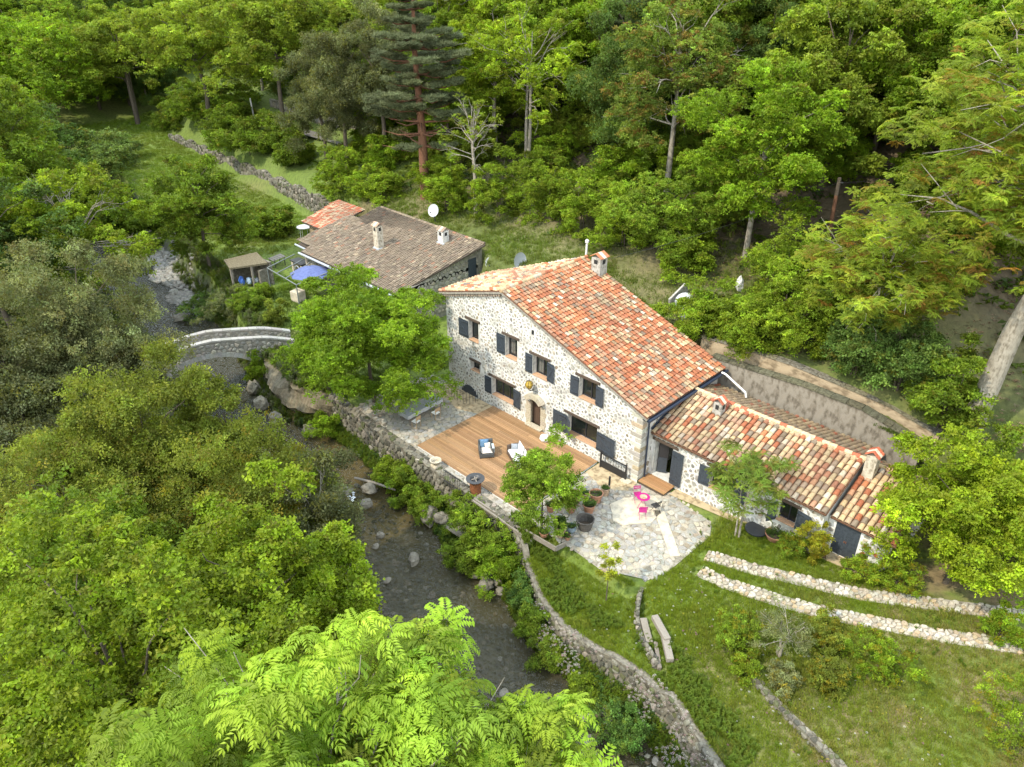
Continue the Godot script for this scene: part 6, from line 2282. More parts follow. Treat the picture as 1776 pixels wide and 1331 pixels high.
func make_clusters() -> void:
	var b := MB.new()
	for i in 17:
		var p := rdir() * pow(rng.randf(), 0.5) * Vector3(1, 0.7, 1)
		var d := (rdir() + Vector3(p.x, 0.1, p.z)).normalized()
		leaf(b, p - d * 0.2, d, (Vector3.UP + rdir() * 0.8).normalized(), 0.5, 0.34)
	clusters.append(b.made(M.leaf))
	b = MB.new()
	for i in 26:
		var p := rdir() * pow(rng.randf(), 0.5) * Vector3(1, 0.8, 1)
		var d := (rdir() + p * 0.8).normalized()
		leaf(b, p - d * 0.14, d, (Vector3.UP + rdir()).normalized(), 0.36, 0.2)
	clusters.append(b.made(M.leaf))
	for red in 2:
		b = MB.new()
		for f in 8:
			var yaw := TAU * f / 8.0 + R(-0.25, 0.25)
			var rise := R(0.1, 0.75)
			var out := Vector3(cos(yaw), 0, sin(yaw))
			var prev := Vector3.ZERO
			var long := R(0.8, 1.15)
			for k in 8:
				var t := (k + 1) / 8.0
				var p := out * t * long + Vector3.UP * (rise * t - (0.5 if red else 0.85) * t * t)
				var dir := (p - prev).normalized()
				var side := dir.cross(Vector3.UP).normalized()
				b.col = Color(1, 1, 1) * R(0.85, 1.15)
				if red and f > 5:
					b.col = Color(1.5, 0.75, 0.8).lerp(Color(1, 1, 1), R(0.1, 0.9))
				if k > 0:
					for s in [-1.0, 1.0]:
						leaf(b, p, side * s + dir * 0.55 + Vector3.DOWN * R(0.15, 0.5), Vector3.UP, R(0.32, 0.42) * (1.15 - 0.4 * t), 0.115)
				if k == 7:
					leaf(b, p, dir + Vector3.DOWN * 0.3, Vector3.UP, 0.3, 0.1)
				prev = p
		clusters.append(b.made(M.leaf))
	var rosette_red: Mesh = clusters.pop_back()
	b = MB.new()
	for i in 34:
		var p := rdir() * 0.35 * Vector3(1, 0.4, 1)
		var d := (rdir() * Vector3(1, 0.5, 1) + Vector3.UP * 0.45).normalized()
		var s := d.cross(rdir()).normalized() * 0.035
		b.tri(p - s, p + s, p + d * R(0.5, 0.85))
	clusters.append(b.made(M.needle))
	b = MB.new()
	for i in 11:
		var a := R(0, TAU)
		var o := Vector3(cos(a), 0, sin(a)) * R(0.05, 0.55)
		var ln := Vector3(cos(a + R(-1, 1)), 0, sin(a + R(-1, 1))) * R(0.1, 0.55)
		var h := R(0.5, 1.0)
		var s := ln.cross(Vector3.UP).normalized() * 0.05
		b.tri(o - s, o + s, o + ln * 0.4 + Vector3.UP * h * 0.65 + s * 0.7)
		b.tri(o - s, o + ln * 0.4 + Vector3.UP * h * 0.65 + s * 0.7, o + ln + Vector3.UP * h)
	clusters.append(b.made(M.blade))
	b = MB.new()
	for st in 3:
		var o := Vector3(R(-0.3, 0.3), 0, R(-0.3, 0.3))
		var lean := rdir() * 0.25
		for k in 7:
			var p := o + Vector3.UP * (k * 0.13 + 0.08) + lean * k * 0.12
			var a := k * 2.4 + st
			for q in 2:
				leaf(b, p, Vector3(cos(a + q * PI), 0.25, sin(a + q * PI)), Vector3.UP, 0.32 - k * 0.02, 0.17)
	clusters.append(b.made(M.leaf))
	clusters.append(rosette_red)


func crown(o: Node3D, c: Vector3, rad: Vector3, n: int, k: int, size: float, hue: Color, puffs: int, tips: Color, called := "crown", m: Material = null, tipshare := 0.0, loose := 0.30) -> Array:
	var xf := []
	var cs := []
	var centres := []
	var ga := PI * (3.0 - sqrt(5.0))
	for i in puffs:
		var y := 1.0 - 1.72 * (i + 0.5) / puffs
		var r := sqrt(maxf(0.02, 1 - y * y))
		var a := ga * i + R(-0.4, 0.4)
		var d := Vector3(cos(a) * r, y + R(-0.12, 0.12), sin(a) * r)
		var f := R(0.58, 1.04) if i % 6 else R(0.15, 0.5)
		var bulge := 1.0 + 0.16 * sin(a * 2.0 + c.x) + 0.10 * sin(a * 5.0 + c.z * 3.0)
		centres.append(c + d * rad * f * bulge)
	var per := maxi(4, int(n / float(puffs)))
	for pc in centres:
		var pr := loose * R(0.55, 1.4) * Vector3(rad.x, minf(rad.y, rad.x * 1.1), rad.z)
		var tone := R(0.72, 1.22)
		var mixed := rng.randf()
		for j in per:
			var d := rdir()
			if d.y < -0.1 and rng.randf() < 0.6:
				d.y = -d.y
			var p: Vector3 = pc + d * pow(rng.randf(), 0.42) * pr * Vector3(1, 0.72, 1)
			var s := size * R(0.7, 1.25)
			var q := Basis(Vector3.UP, R(0, TAU)) * Basis(Vector3.RIGHT, R(-0.5, 0.5)) * Basis(Vector3.BACK, R(-0.5, 0.5))
			xf.append(Transform3D(q.scaled(Vector3(s, s, s)), p))
			var col := hue * tone * 1.85
			if rng.randf() < tipshare * (0.4 + mixed * 1.2) and d.y > -0.2:
				col = col.lerp(tips, R(0.4, 1.0))
			var spark := 1.5 if rng.randf() < 0.14 else (0.62 if rng.randf() < 0.16 else 1.0)
			cs.append(vary(col * spark, 0.2, 0.1))
	scatter(called, clusters[k], m if m else (M.needle if k == 3 else M.leaf), xf, cs, o, "stuff")
	return centres


func tree(called: String, label: String, at: Vector2, h: float, r: float, p: Dictionary, group := "") -> Node3D:
	rng.seed = hash(label) + int(at.x * 10) * 31 + int(at.y * 10)
	var y := land(at.x, at.y)
	var base := Vector3(at.x, y, at.y)
	var o := thing(called, label, p.get("cat", "tree"), base, group)
	var cb: float = p.get("cb", 0.3)
	var lean: Vector3 = p.get("lean", Vector3.ZERO)
	var rad := Vector3(r, h * (1 - cb) * 0.5, r * p.get("rz", 1.0))
	var c := base + Vector3(0, h * (1 + cb) * 0.5, 0) + lean
	var size: float = p.get("s", 0.4)
	var k: int = p.get("k", 0)
	var n: int = p.get("n", 2000)
	var hue: Color = p.get("hue", lin(0.08, 0.15, 0.02))
	var puffs: int = p.get("puffs", 40)
	var centres := crown(o, c, rad, n, k, size, hue, puffs, p.get("tips", Color(0.16, 0.16, 0.02)), p.get("leaf", "crown"), null, p.get("tipshare", 0.15), p.get("loose", 0.30))
	var tr: float = p.get("tr", maxf(0.06, h * 0.017))
	var bark: Material = p.get("bark", M.bark)
	var mb := MB.new()
	var stems: int = p.get("stems", 1)
	var tips_at := []
	for st in stems:
		var a := TAU * st / stems + 0.5
		var off := Vector3(cos(a), 0, sin(a)) * (0.0 if stems == 1 else r * 0.2)
		var topy := c + off + Vector3(0, rad.y * (0.55 if k != 3 else 0.9), 0)
		var b0 := base + off * 0.3 - Vector3(0, 0.8, 0)
		var m1 := base.lerp(topy, 0.33) + Vector3(R(-0.2, 0.2), 0, R(-0.2, 0.2)) * tr * 6
		var m2 := base.lerp(topy, 0.68) + Vector3(R(-0.2, 0.2), 0, R(-0.2, 0.2)) * tr * 6
		mb.tube([b0, base + off * 0.3 + Vector3(0, 0.3, 0), m1, m2, topy], [tr * 1.35, tr, tr * 0.8, tr * 0.5, tr * 0.14], 7)
		tips_at.append([m1, m2, topy])
	var limbs: int = p.get("limbs", 12)
	for i in limbs:
		var pc: Vector3 = centres[(i * 7 + 3) % centres.size()]
		var tt: Array = tips_at[i % stems]
		var f := clampf((pc.y - base.y) / h - R(0.12, 0.3), 0.12, 0.9)
		var s0: Vector3 = (tt[0] as Vector3).lerp(tt[1], clampf(f * 2, 0, 1)) if f < 0.5 else (tt[1] as Vector3).lerp(tt[2], (f - 0.5) * 1.6)
		var mid := s0.lerp(pc, 0.5) + Vector3(0, r * 0.08, 0) + rdir() * r * 0.06
		var m0 := s0.lerp(mid, 0.5) + rdir() * r * 0.04
		var m3 := mid.lerp(pc, 0.5) + rdir() * r * 0.05
		var thick: float = p.get("limb", 0.3)
		mb.tube([s0, m0, mid, m3, pc], [tr * thick, tr * thick * 0.75, tr * thick * 0.55, tr * thick * 0.3, tr * 0.03], 5)
		if p.get("twigs", false):
			for t in 3:
				var e0 := mid.lerp(pc, R(0, 0.6))
				var e1 := pc + rdir() * r * 0.24
				mb.tube([e0, e0.lerp(e1, 0.5) + rdir() * r * 0.05, e1], [minf(tr * 0.12, 0.035), minf(tr * 0.08, 0.022), 0.008], 4)
	part("trunk" if h > 3 else "stem", mb, bark, o)
	return o


func conifer(called: String, label: String, at: Vector2, h: float, r: float, hue: Color, n: int, size: float, bark: Material, group := "") -> Node3D:
	rng.seed = hash(label) + int(at.x * 10)
	var base := Vector3(at.x, land(at.x, at.y), at.y)
	var o := thing(called, label, "tree", base, group)
	var mb := MB.new()
	var tr := h * 0.018
	var pts := [base - Vector3(0, 0.8, 0), base + Vector3(0.1, h * 0.3, 0), base + Vector3(-0.15, h * 0.62, 0.1), base + Vector3(0, h * 0.97, 0)]
	mb.tube(pts, [tr * 1.3, tr, tr * 0.62, tr * 0.1], 8)
	var xf := []
	var cs := []
	var whorls := 15
	for w in whorls:
		var t := 0.24 + 0.74 * w / whorls
		var rr := r * (1.05 - pow(t, 2.2)) * R(0.75, 1.15) * minf(1.0, 0.55 + (t - 0.2) * 2.2)
		var nb := 6 if w < 11 else 4
		for b in nb:
			var a := TAU * b / nb + w * 1.3 + R(-0.35, 0.35)
			var d := Vector3(cos(a), R(-0.12, 0.16), sin(a))
			var s0 := base + Vector3(0, h * t, 0)
			var len := rr * R(0.6, 1.1)
			mb.tube([s0, s0 + d * len * 0.6 + Vector3(0, -0.02 * len, 0), s0 + d * len + Vector3(0, 0.1 * len, 0)], [tr * 0.3, tr * 0.18, 0.015], 4)
			if t < 0.34 and rng.randf() < 0.6:
				continue
			var cnt := int(n * len / (r * whorls * 4.2))
			var tone := R(0.75, 1.25)
			for i in cnt:
				var u := pow(rng.randf(), 0.6)
				var side := d.cross(Vector3.UP).normalized()
				var p := s0 + d * len * (0.25 + 0.8 * u) + side * R(-0.32, 0.32) * len * (0.4 + 0.5 * u) + Vector3(0, R(-0.05, 0.22) * len * 0.4 + 0.1 * len * u, 0)
				var s := size * R(0.7, 1.3)
				xf.append(Transform3D(Basis(Vector3.UP, R(0, TAU)).scaled(Vector3(s, s * 0.8, s)), p))
				cs.append(vary(hue * tone, 0.18, 0.06))
	scatter("crown", clusters[3], M.needle, xf, cs, o, "stuff")
	part("trunk", mb, bark, o)
	return o


const LIND := Color(0.115, 0.178, 0.010)
const SPRING := Color(0.145, 0.20, 0.012)
const OAK := Color(0.125, 0.165, 0.016)
const HOLM := Color(0.092, 0.102, 0.042)
const OLIVEY := Color(0.115, 0.14, 0.018)
const HEAVEN := Color(0.15, 0.20, 0.018)
const DARK := Color(0.042, 0.068, 0.014)
const GREEN := Color(0.096, 0.142, 0.012)
const LAUREL := Color(0.115, 0.165, 0.011)
const REDTIP := Color(0.27, 0.15, 0.03)


func trees() -> void:
	# by the farmhouse
	tree("linden_tree", "big round light green linden shading the terrace by the farmhouse's end", Vector2(-17.4, 5.1), 8.5, 5.0, {"hue": LIND * 0.92, "n": 9000, "s": 0.27, "cb": 0.04, "puffs": 100, "loose": 0.24, "tips": Color(0.14, 0.22, 0.02)})
	tree("young_mulberry_tree", "slender young green tree growing out of the planter at the deck's corner", Vector2(-0.95, 6.75), 5.6, 2.0, {"hue": GREEN * 1.3, "n": 1700, "s": 0.2, "cb": 0.18, "puffs": 56, "loose": 0.26, "tr": 0.06, "tips": Color(0.12, 0.16, 0.02)})
	tree("sumac_tree", "thin young tree with bronze tinged feathery leaves before the low wing", Vector2(6.4, 0.3), 4.9, 1.95, {"hue": Color(0.10, 0.15, 0.02), "n": 120, "k": 6, "s": 0.36, "cb": 0.42, "puffs": 24, "stems": 3, "tr": 0.05, "bark": M.bark_pale, "limbs": 16})
	tree("yellow_sapling", "small yellow green sapling on the lower lawn beside the paving", Vector2(4.0, 7.7), 3.4, 0.5, {"hue": Color(0.19, 0.21, 0.016), "n": 110, "s": 0.17, "cb": 0.25, "puffs": 12, "tr": 0.03, "limbs": 6})
	tree("maple_tree", "bright yellow green maple bushing out over the store roof", Vector2(15.0, -2.9), 7.0, 3.2, {"hue": Color(0.175, 0.235, 0.012), "n": 4600, "s": 0.26, "cb": 0.04, "puffs": 60, "loose": 0.26, "tips": Color(0.2, 0.24, 0.02), "tipshare": 0.3})
	# tall trees of heaven at the hillside's foot
	tree("tree_of_heaven", "tall pale barked tree with reddish young leaves leaning over the retaining wall", Vector2(12.8, -9.5), 21.0, 6.6, {"hue": HEAVEN, "n": 2900, "k": 6, "s": 0.34, "cb": 0.34, "puffs": 150, "tr": 0.55, "bark": M.bark_pale, "limbs": 46, "limb": 0.2, "twigs": true, "lean": Vector3(1.2, 0, -0.6), "tips": REDTIP, "tipshare": 0.2, "loose": 0.2})
	tree("tree_of_heaven", "second tall pale trunk close behind, at the picture's edge, with rusty leaf tips", Vector2(15.4, -11.0), 21.0, 5.4, {"hue": HEAVEN, "n": 2200, "k": 6, "s": 0.34, "cb": 0.4, "puffs": 120, "tr": 0.45, "bark": M.bark_pale, "limbs": 34, "limb": 0.2, "twigs": true, "tips": REDTIP, "tipshare": 0.25, "loose": 0.24})
	tree("tree_of_heaven", "shorter feathery leaved tree spreading over the ochre retaining wall", Vector2(6.9, -10.6), 8.6, 4.0, {"hue": HEAVEN, "n": 1300, "k": 6, "s": 0.32, "cb": 0.2, "puffs": 90, "tr": 0.14, "bark": M.bark_pale, "limbs": 26, "twigs": true, "tips": REDTIP, "tipshare": 0.2, "loose": 0.24})
	# hedges and shrubs on the slope behind
	var hl := "clipped laurel bushes behind the houses"
	for q in [[-2.9, -10.2, 2.9, 2.3, "dense bright laurel hedge hiding the white gas tank"], [0.2, -10.1, 3.2, 2.2, "laurel bush hanging over the ochre wall, next to the gas tank hedge"], [2.9, -10.2, 4.2, 2.4, "tall laurel over the middle of the ochre wall"], [0.4, -14.4, 4.9, 3.0, "broad yellow green bush at the foot of the utility pole"], [-13.4, -15.5, 5.0, 2.4, "laurel at the low end of the hedge row above the farmhouse roof"], [-17.9, -16.1, 4.5, 2.3, "rounded laurel in the hedge row, second above the farmhouse chimney"], [-22.0, -16.5, 4.5, 2.4, "yellowish laurel in the middle of the hedge row"], [-27.1, -15.9, 5.2, 2.4, "tallest dark laurel of the hedge row beside the bare tree"], [-32.4, -14.6, 4.6, 2.0, "dark laurel right behind the bare grey tree"], [-36.4, -16.6, 3.4, 2.2, "laurel bush in the shade under the big pine"], [-42.3, -14.3, 3.0, 2.6, "low laurel between the pine and the round bush"], [-48.6, -13.9, 4.2, 2.6, "round bright bush at the meadow wall's end"], [-7.6, -15.0, 3.4, 2.0, "leafy green bush over the slope next to the hedge row's low end"]]:
		tree("laurel_bush", q[4], Vector2(q[0], q[1]), q[2], q[3], {"hue": LAUREL * R(0.9, 1.15), "n": 1500, "s": 0.27, "cb": -0.25, "puffs": 36, "cat": "shrub", "leaf": "foliage", "stems": 3, "tr": 0.05, "limbs": 6, "tips": Color(0.17, 0.2, 0.015), "tipshare": 0.25}, hl)
	for q in [[9.0, -9.6, 4.0, 1.9, "dark glossy shrub at the ochre wall's middle, under the long bare bough"], [6.7, -9.8, 4.0, 2.0, "deep green shrub drooping over the wall by the hanging bough"], [11.6, -9.2, 4.2, 1.8, "shrub tangled at the end of both retaining walls"], [14.6, -7.6, 5.0, 2.0, "loose green shrub under the twin pale trunks"], [17.0, -6.4, 4.6, 2.2, "yellow green shrub above the maple at the picture's edge"]]:
		tree("wild_shrub", q[4], Vector2(q[0], q[1]), q[2], q[3], {"hue": DARK * 1.7 if q[0] < 10 else GREEN, "n": 1200, "s": 0.29, "cb": -0.15, "puffs": 30, "cat": "shrub", "leaf": "foliage", "stems": 3, "tr": 0.06, "limbs": 8}, "wild shrubs under the tall trees")
	# the slope's single trees
	conifer("pine_tree", "tall grey green pine with layered boughs behind the cottage", Vector2(-36.5, -15.4), 20.5, 5.6, Color(0.10, 0.118, 0.052), 9000, 0.5, M.bark_red)
	tree("bare_tree", "leafless grey tree with upswept branches in front of the laurel hedge", Vector2(-29.4, -15.3), 10.5, 2.6, {"hue": OAK, "n": 60, "s": 0.3, "cb": 0.35, "puffs": 30, "tr": 0.16, "bark": M.bark_pale, "limbs": 26, "twigs": true, "stems": 2})
	tree("ash_tree", "airy fresh green ash with pale forked trunks above the hedge row", Vector2(-30.8, -23.3), 14.0, 5.2, {"hue": SPRING, "n": 1900, "s": 0.36, "cb": 0.3, "puffs": 60, "tr": 0.2, "bark": M.bark_pale, "limbs": 34, "twigs": true, "stems": 2, "loose": 0.2})
	tree("chestnut_tree", "tall chestnut with ochre tinged crown above the farmhouse chimney", Vector2(-14.8, -22.7), 15.5, 5.2, {"hue": Color(0.105, 0.145, 0.022), "n": 4800, "s": 0.3, "cb": 0.12, "puffs": 66, "bark": M.bark_pale, "limbs": 26, "twigs": true, "tips": Color(0.22, 0.13, 0.03), "tipshare": 0.3, "loose": 0.22})
	tree("maple_tree", "broad leafy green maple in front of the woods, between hedge row and utility pole", Vector2(-4.9, -18.2), 13.0, 4.6, {"hue": LIND * 0.95, "n": 5600, "s": 0.3, "cb": 0.06, "puffs": 60, "loose": 0.25, "bark": M.bark_pale})
	tree("maple_tree", "lower green maple right above the farmhouse's eaves", Vector2(-9.3, -15.4), 6.2, 3.4, {"hue": GREEN * 1.1, "n": 2700, "s": 0.28, "cb": 0.02, "puffs": 44})
	for q in [[-52.4, -17.6, 15.0, 3.6, "dark grey holm oak standing tight against the big pine"], [-58.6, -18.9, 12.5, 3.5, "grey green holm oak nearest the far lane"], [-48.0, -19.5, 16.5, 3.6, "tallest grey holm oak behind the big pine"]]:
		tree("holm_oak", q[4], Vector2(q[0], q[1]), q[2], q[3], {"hue": HOLM * 0.9, "n": 2400, "k": 1, "s": 0.5, "cb": 0.08, "puffs": 56, "loose": 0.24}, "holm oaks beside the pine")
	# round the meadow
	tree("oak_tree", "twin stemmed oak with dark trunk at the far end of the meadow", Vector2(-112, -18.3), 17, 6.8, {"hue": OAK, "n": 2600, "s": 0.6, "cb": 0.25, "puffs": 60, "tr": 0.34, "stems": 2, "loose": 0.24})
	tree("oak_tree", "wide yellow green oak with gnarled limbs over the meadow wall", Vector2(-87.4, -18.8), 17.5, 8.0, {"hue": OAK * 1.12, "n": 3400, "s": 0.5, "cb": 0.3, "puffs": 76, "tr": 0.36, "limbs": 26, "loose": 0.22})
	tree("oak_tree", "dark trunked oak beside the far lane's stone wall", Vector2(-72.6, -21.9), 18.5, 7.4, {"hue": OAK, "n": 3200, "s": 0.56, "cb": 0.25, "puffs": 66, "tr": 0.32, "limbs": 24, "loose": 0.22})
	tree("walnut_tree", "full bright green tree at the meadow's stream side", Vector2(-114, -6.5), 16, 8.4, {"hue": LIND * 0.95, "n": 3400, "s": 0.6, "cb": 0.06, "puffs": 64})
	tree("walnut_tree", "low flat crowned walnut at the meadow's edge", Vector2(-92, -5.0), 7.2, 5.2, {"hue": Color(0.095, 0.135, 0.035), "n": 1700, "s": 0.5, "cb": 0.1, "puffs": 44})
	for q in [[-72.4, -16.6, 5.0, 4.2, "ivy grown bush on the bank under the far lane"], [-68.0, -18.4, 4.2, 3.2, "smaller bush next to the ivy grown one under the lane"], [-62.5, -17.0, 3.0, 2.4, "grey scrub bush above the meadow wall"], [-56.5, -5.2, 2.6, 2.4, "dusty green bush on the lawn's edge beyond the cottage"], [-51.5, -7.2, 2.8, 2.2, "leafy bush near the white plastic table"], [-78.5, -17.4, 5.0, 3.0, "bush growing out of the meadow wall"], [-95.5, -20.5, 4.6, 3.6, "scrub under the wide oak at the meadow's upper corner"], [-89.0, -23.5, 4.2, 3.6, "bush between the wide oak and the far lane"], [-99.5, -23.0, 5.0, 4.0, "bush at the foot of the twin stemmed oak"], [-83.0, -20.5, 3.8, 3.0, "bush above the meadow wall below the lane's end"], [-104, -21, 4.6, 3.8, "bush at the far end of the meadow wall"]]:
		tree("scrub_bush", q[4], Vector2(q[0], q[1]), q[2], q[3], {"hue": GREEN * 0.9, "n": 1100, "s": 0.42, "cb": -0.2, "puffs": 28, "cat": "shrub", "leaf": "foliage", "stems": 2, "tr": 0.05, "limbs": 5}, "scrub round the meadow")
	# stream side trees above the bridge
	tree("alder_tree", "dark green alder by the garden shed and stream", Vector2(-47.5, 1.6), 10.2, 3.5, {"hue": GREEN * 0.85, "n": 2300, "s": 0.4, "cb": 0.05, "puffs": 54})
	tree("alder_tree", "leafy alder on the stream bank upstream of the shed", Vector2(-66.5, 0.6), 5.4, 3.4, {"hue": GREEN, "n": 2300, "s": 0.46, "cb": 0.0, "puffs": 54})
	tree("poplar_tree", "fresh green poplar with pale bare boughs on the far bank above the bridge", Vector2(-47, 12.0), 12.6, 5.4, {"hue": SPRING * 0.85, "n": 2100, "s": 0.42, "cb": 0.1, "puffs": 56, "bark": M.bark_pale, "limbs": 30, "twigs": true, "loose": 0.22})
	tree("poplar_tree", "tall shaded tree filling the far bank upstream", Vector2(-67, 11.5), 16, 6.6, {"hue": GREEN * 0.85, "n": 2600, "s": 0.52, "cb": 0.05, "puffs": 60})
	tree("alder_tree", "dark tree at the picture's edge across the stream", Vector2(-46, 18.5), 12, 5.0, {"hue": DARK * 1.2, "n": 2000, "s": 0.44, "cb": 0.1, "puffs": 48})
	tree("alder_tree", "green bank tree half way between meadow and stream", Vector2(-80, 1.0), 6.0, 4.4, {"hue": GREEN * 1.05, "n": 2100, "s": 0.5, "cb": 0.0, "puffs": 50})
	tree("alder_tree", "tree with dark crown beyond the poplar", Vector2(-82, 4.5), 13, 6.0, {"hue": DARK * 1.5, "n": 2200, "s": 0.52, "cb": 0.05, "puffs": 50})
	# far bank, nearest the camera
	tree("holm_oak", "big grey green holm oak beside the footbridge", Vector2(-27, 18.8), 12.2, 4.5, {"hue": HOLM * 1.25, "n": 4200, "k": 1, "s": 0.38, "cb": 0.02, "puffs": 64, "loose": 0.26, "tips": Color(0.16, 0.15, 0.05), "tipshare": 0.35})
	tree("holm_oak", "shadowy holm oak at the picture's edge below the grey one", Vector2(-25.8, 22.6), 9.4, 4.4, {"hue": HOLM * 0.8, "n": 3200, "k": 1, "s": 0.4, "cb": 0.02, "puffs": 56})
	tree("holm_oak", "small grey holm oak touching the bridge's end", Vector2(-23.6, 17.6), 9.4, 2.6, {"hue": HOLM * 0.9, "n": 1700, "k": 1, "s": 0.36, "cb": 0.05, "puffs": 36})
	tree("yellow_oak", "olive yellow oak rising before the footbridge's arch", Vector2(-14.6, 19.8), 9.9, 3.5, {"hue": OLIVEY, "n": 4200, "k": 1, "s": 0.36, "cb": 0.02, "puffs": 60, "loose": 0.27, "tips": Color(0.19, 0.20, 0.025), "tipshare": 0.3})
	tree("yellow_oak", "pointed olive yellow oak whose tip stands against the water", Vector2(-12.5, 16.8), 9.9, 1.25, {"hue": OLIVEY * 1.05, "n": 1700, "k": 1, "s": 0.33, "cb": 0.02, "puffs": 40, "tips": Color(0.19, 0.20, 0.025), "tipshare": 0.3})
	tree("yellow_oak", "olive green oak by the water below the pointed one", Vector2(-8.2, 18.4), 8.6, 3.2, {"hue": OLIVEY * 0.85, "n": 3400, "k": 1, "s": 0.34, "cb": 0.0, "puffs": 56, "tips": Color(0.24, 0.19, 0.02), "tipshare": 0.2})
	tree("yellow_oak", "brownish olive oak near the picture's edge", Vector2(-12.1, 24.2), 8.6, 4.0, {"hue": OLIVEY * 0.9, "n": 3600, "k": 1, "s": 0.34, "cb": 0.0, "puffs": 56, "tips": Color(0.20, 0.18, 0.03), "tipshare": 0.25})
	tree("yellow_oak", "dull dark oak behind the brownish one", Vector2(-19.6, 24.4), 6.6, 3.6, {"hue": HOLM * 0.75, "n": 2400, "k": 1, "s": 0.38, "cb": 0.0, "puffs": 46})
	tree("grey_willow", "dull grey green willow with dead twigs leaning over the brown shallows", Vector2(-6.4, 16.2), 8.6, 2.3, {"hue": HOLM * 0.85, "n": 1500, "k": 1, "s": 0.33, "cb": 0.05, "puffs": 40, "bark": M.bark_pale, "twigs": true, "limbs": 24})
	tree("elm_tree", "bright green elm filling the lower corner of the view", Vector2(1.4, 26.6), 12.6, 5.4, {"hue": SPRING * 0.8, "n": 6400, "s": 0.26, "cb": 0.15, "puffs": 150, "loose": 0.17, "tips": Color(0.17, 0.2, 0.02), "tipshare": 0.3})
	tree("elm_tree", "lighter elm crown just beyond the corner one", Vector2(0.0, 22.6), 11.8, 3.8, {"hue": SPRING * 0.76, "n": 4200, "s": 0.27, "cb": 0.12, "puffs": 100, "loose": 0.18})
	tree("elm_tree", "narrow pale green young elm standing over the stream's edge", Vector2(-0.1, 19.4), 9.6, 1.9, {"hue": SPRING, "n": 1900, "s": 0.28, "cb": 0.05, "puffs": 44, "tips": Color(0.17, 0.21, 0.02)})
	tree("elm_tree", "shaded elm between the corner elm and the brownish oak", Vector2(-5.5, 25.5), 9.4, 4.2, {"hue": GREEN * 0.95, "n": 3000, "s": 0.32, "cb": 0.05, "puffs": 56})
	tree("walnut_tree", "large fern leaved walnut closest to the camera, its fronds over the water", Vector2(9.4, 24.9), 14.6, 4.1, {"hue": Color(0.15, 0.215, 0.02), "n": 950, "k": 2, "s": 0.5, "cb": 0.4, "puffs": 95, "bark": M.bark_pale, "limbs": 40, "twigs": true, "tr": 0.16, "loose": 0.24, "tips": Color(0.19, 0.24, 0.03), "tipshare": 0.25})
	tree("walnut_tree", "smaller fern leaved walnut reaching out over the gravel shallows", Vector2(12.9, 22.6), 13.9, 2.3, {"hue": Color(0.15, 0.215, 0.02), "n": 420, "k": 2, "s": 0.48, "cb": 0.45, "puffs": 50, "bark": M.bark_pale, "limbs": 26, "twigs": true, "tr": 0.12, "tips": Color(0.19, 0.24, 0.03), "tipshare": 0.25})
	# garden shrubs
	for q in [[9.9, 6.6, 2.1, 0.95, GREEN * 1.2, "lush green bush alone in the middle of the lawn"], [12.7, 4.4, 1.5, 0.8, OLIVEY, "small yellowish bush just below the lower wheel track"], [14.8, 4.2, 2.0, 1.25, LIND * 0.9, "broad bright bush on the lawn under the lower wheel track"], [13.5, 6.2, 1.4, 0.8, OLIVEY * 0.8, "narrow leaved shrub in the middle of the planted bed"], [10.9, 7.5, 1.0, 0.55, LAUREL, "small fresh shrub above the garden wall's start"], [12.3, 7.2, 0.9, 0.6, HOLM * 1.5, "silvery spiky plant in the planted bed"], [19.2, 4.6, 3.4, 1.3, LAUREL, "leafy shrub at the picture's edge on the dry lawn"], [17.7, -0.9, 1.5, 1.0, LIND, "small bush growing between the two wheel tracks"], [12.2, 3.3, 0.9, 0.5, OLIVEY, "tuft of yellow green shrub beside the olive tree"], [9.8, -0.75, 2.1, 0.75, Color(0.17, 0.17, 0.014), "yellow and green shrub in front of the store's pillar"], [8.95, -0.3, 1.2, 0.6, GREEN, "dark green shrub at the yellow shrub's foot"], [12.0, -0.9, 1.2, 0.9, LAUREL * 1.2, "low light green bush beside the store's double door"], [13.4, -1.3, 1.6, 1.0, LAUREL, "bush under the maple by the hanging sheet"]]:
		tree("garden_shrub", q[5], Vector2(q[0], q[1]), q[2], q[3], {"hue": q[4], "n": 420, "s": 0.16, "cb": -0.2, "puffs": 22, "cat": "shrub", "leaf": "foliage", "stems": 3, "tr": 0.025, "limbs": 6, "tips": Color(0.24, 0.2, 0.012), "tipshare": 0.25}, "shrubs in the garden")
	tree("olive_tree", "sparse little olive tree with forked trunk in the lawn", Vector2(11.5, 5.9), 2.1, 1.3, {"hue": HOLM * 1.3, "n": 260, "k": 1, "s": 0.17, "cb": 0.35, "puffs": 26, "stems": 2, "tr": 0.07, "limbs": 14, "twigs": true, "bark": M.bark_pale})
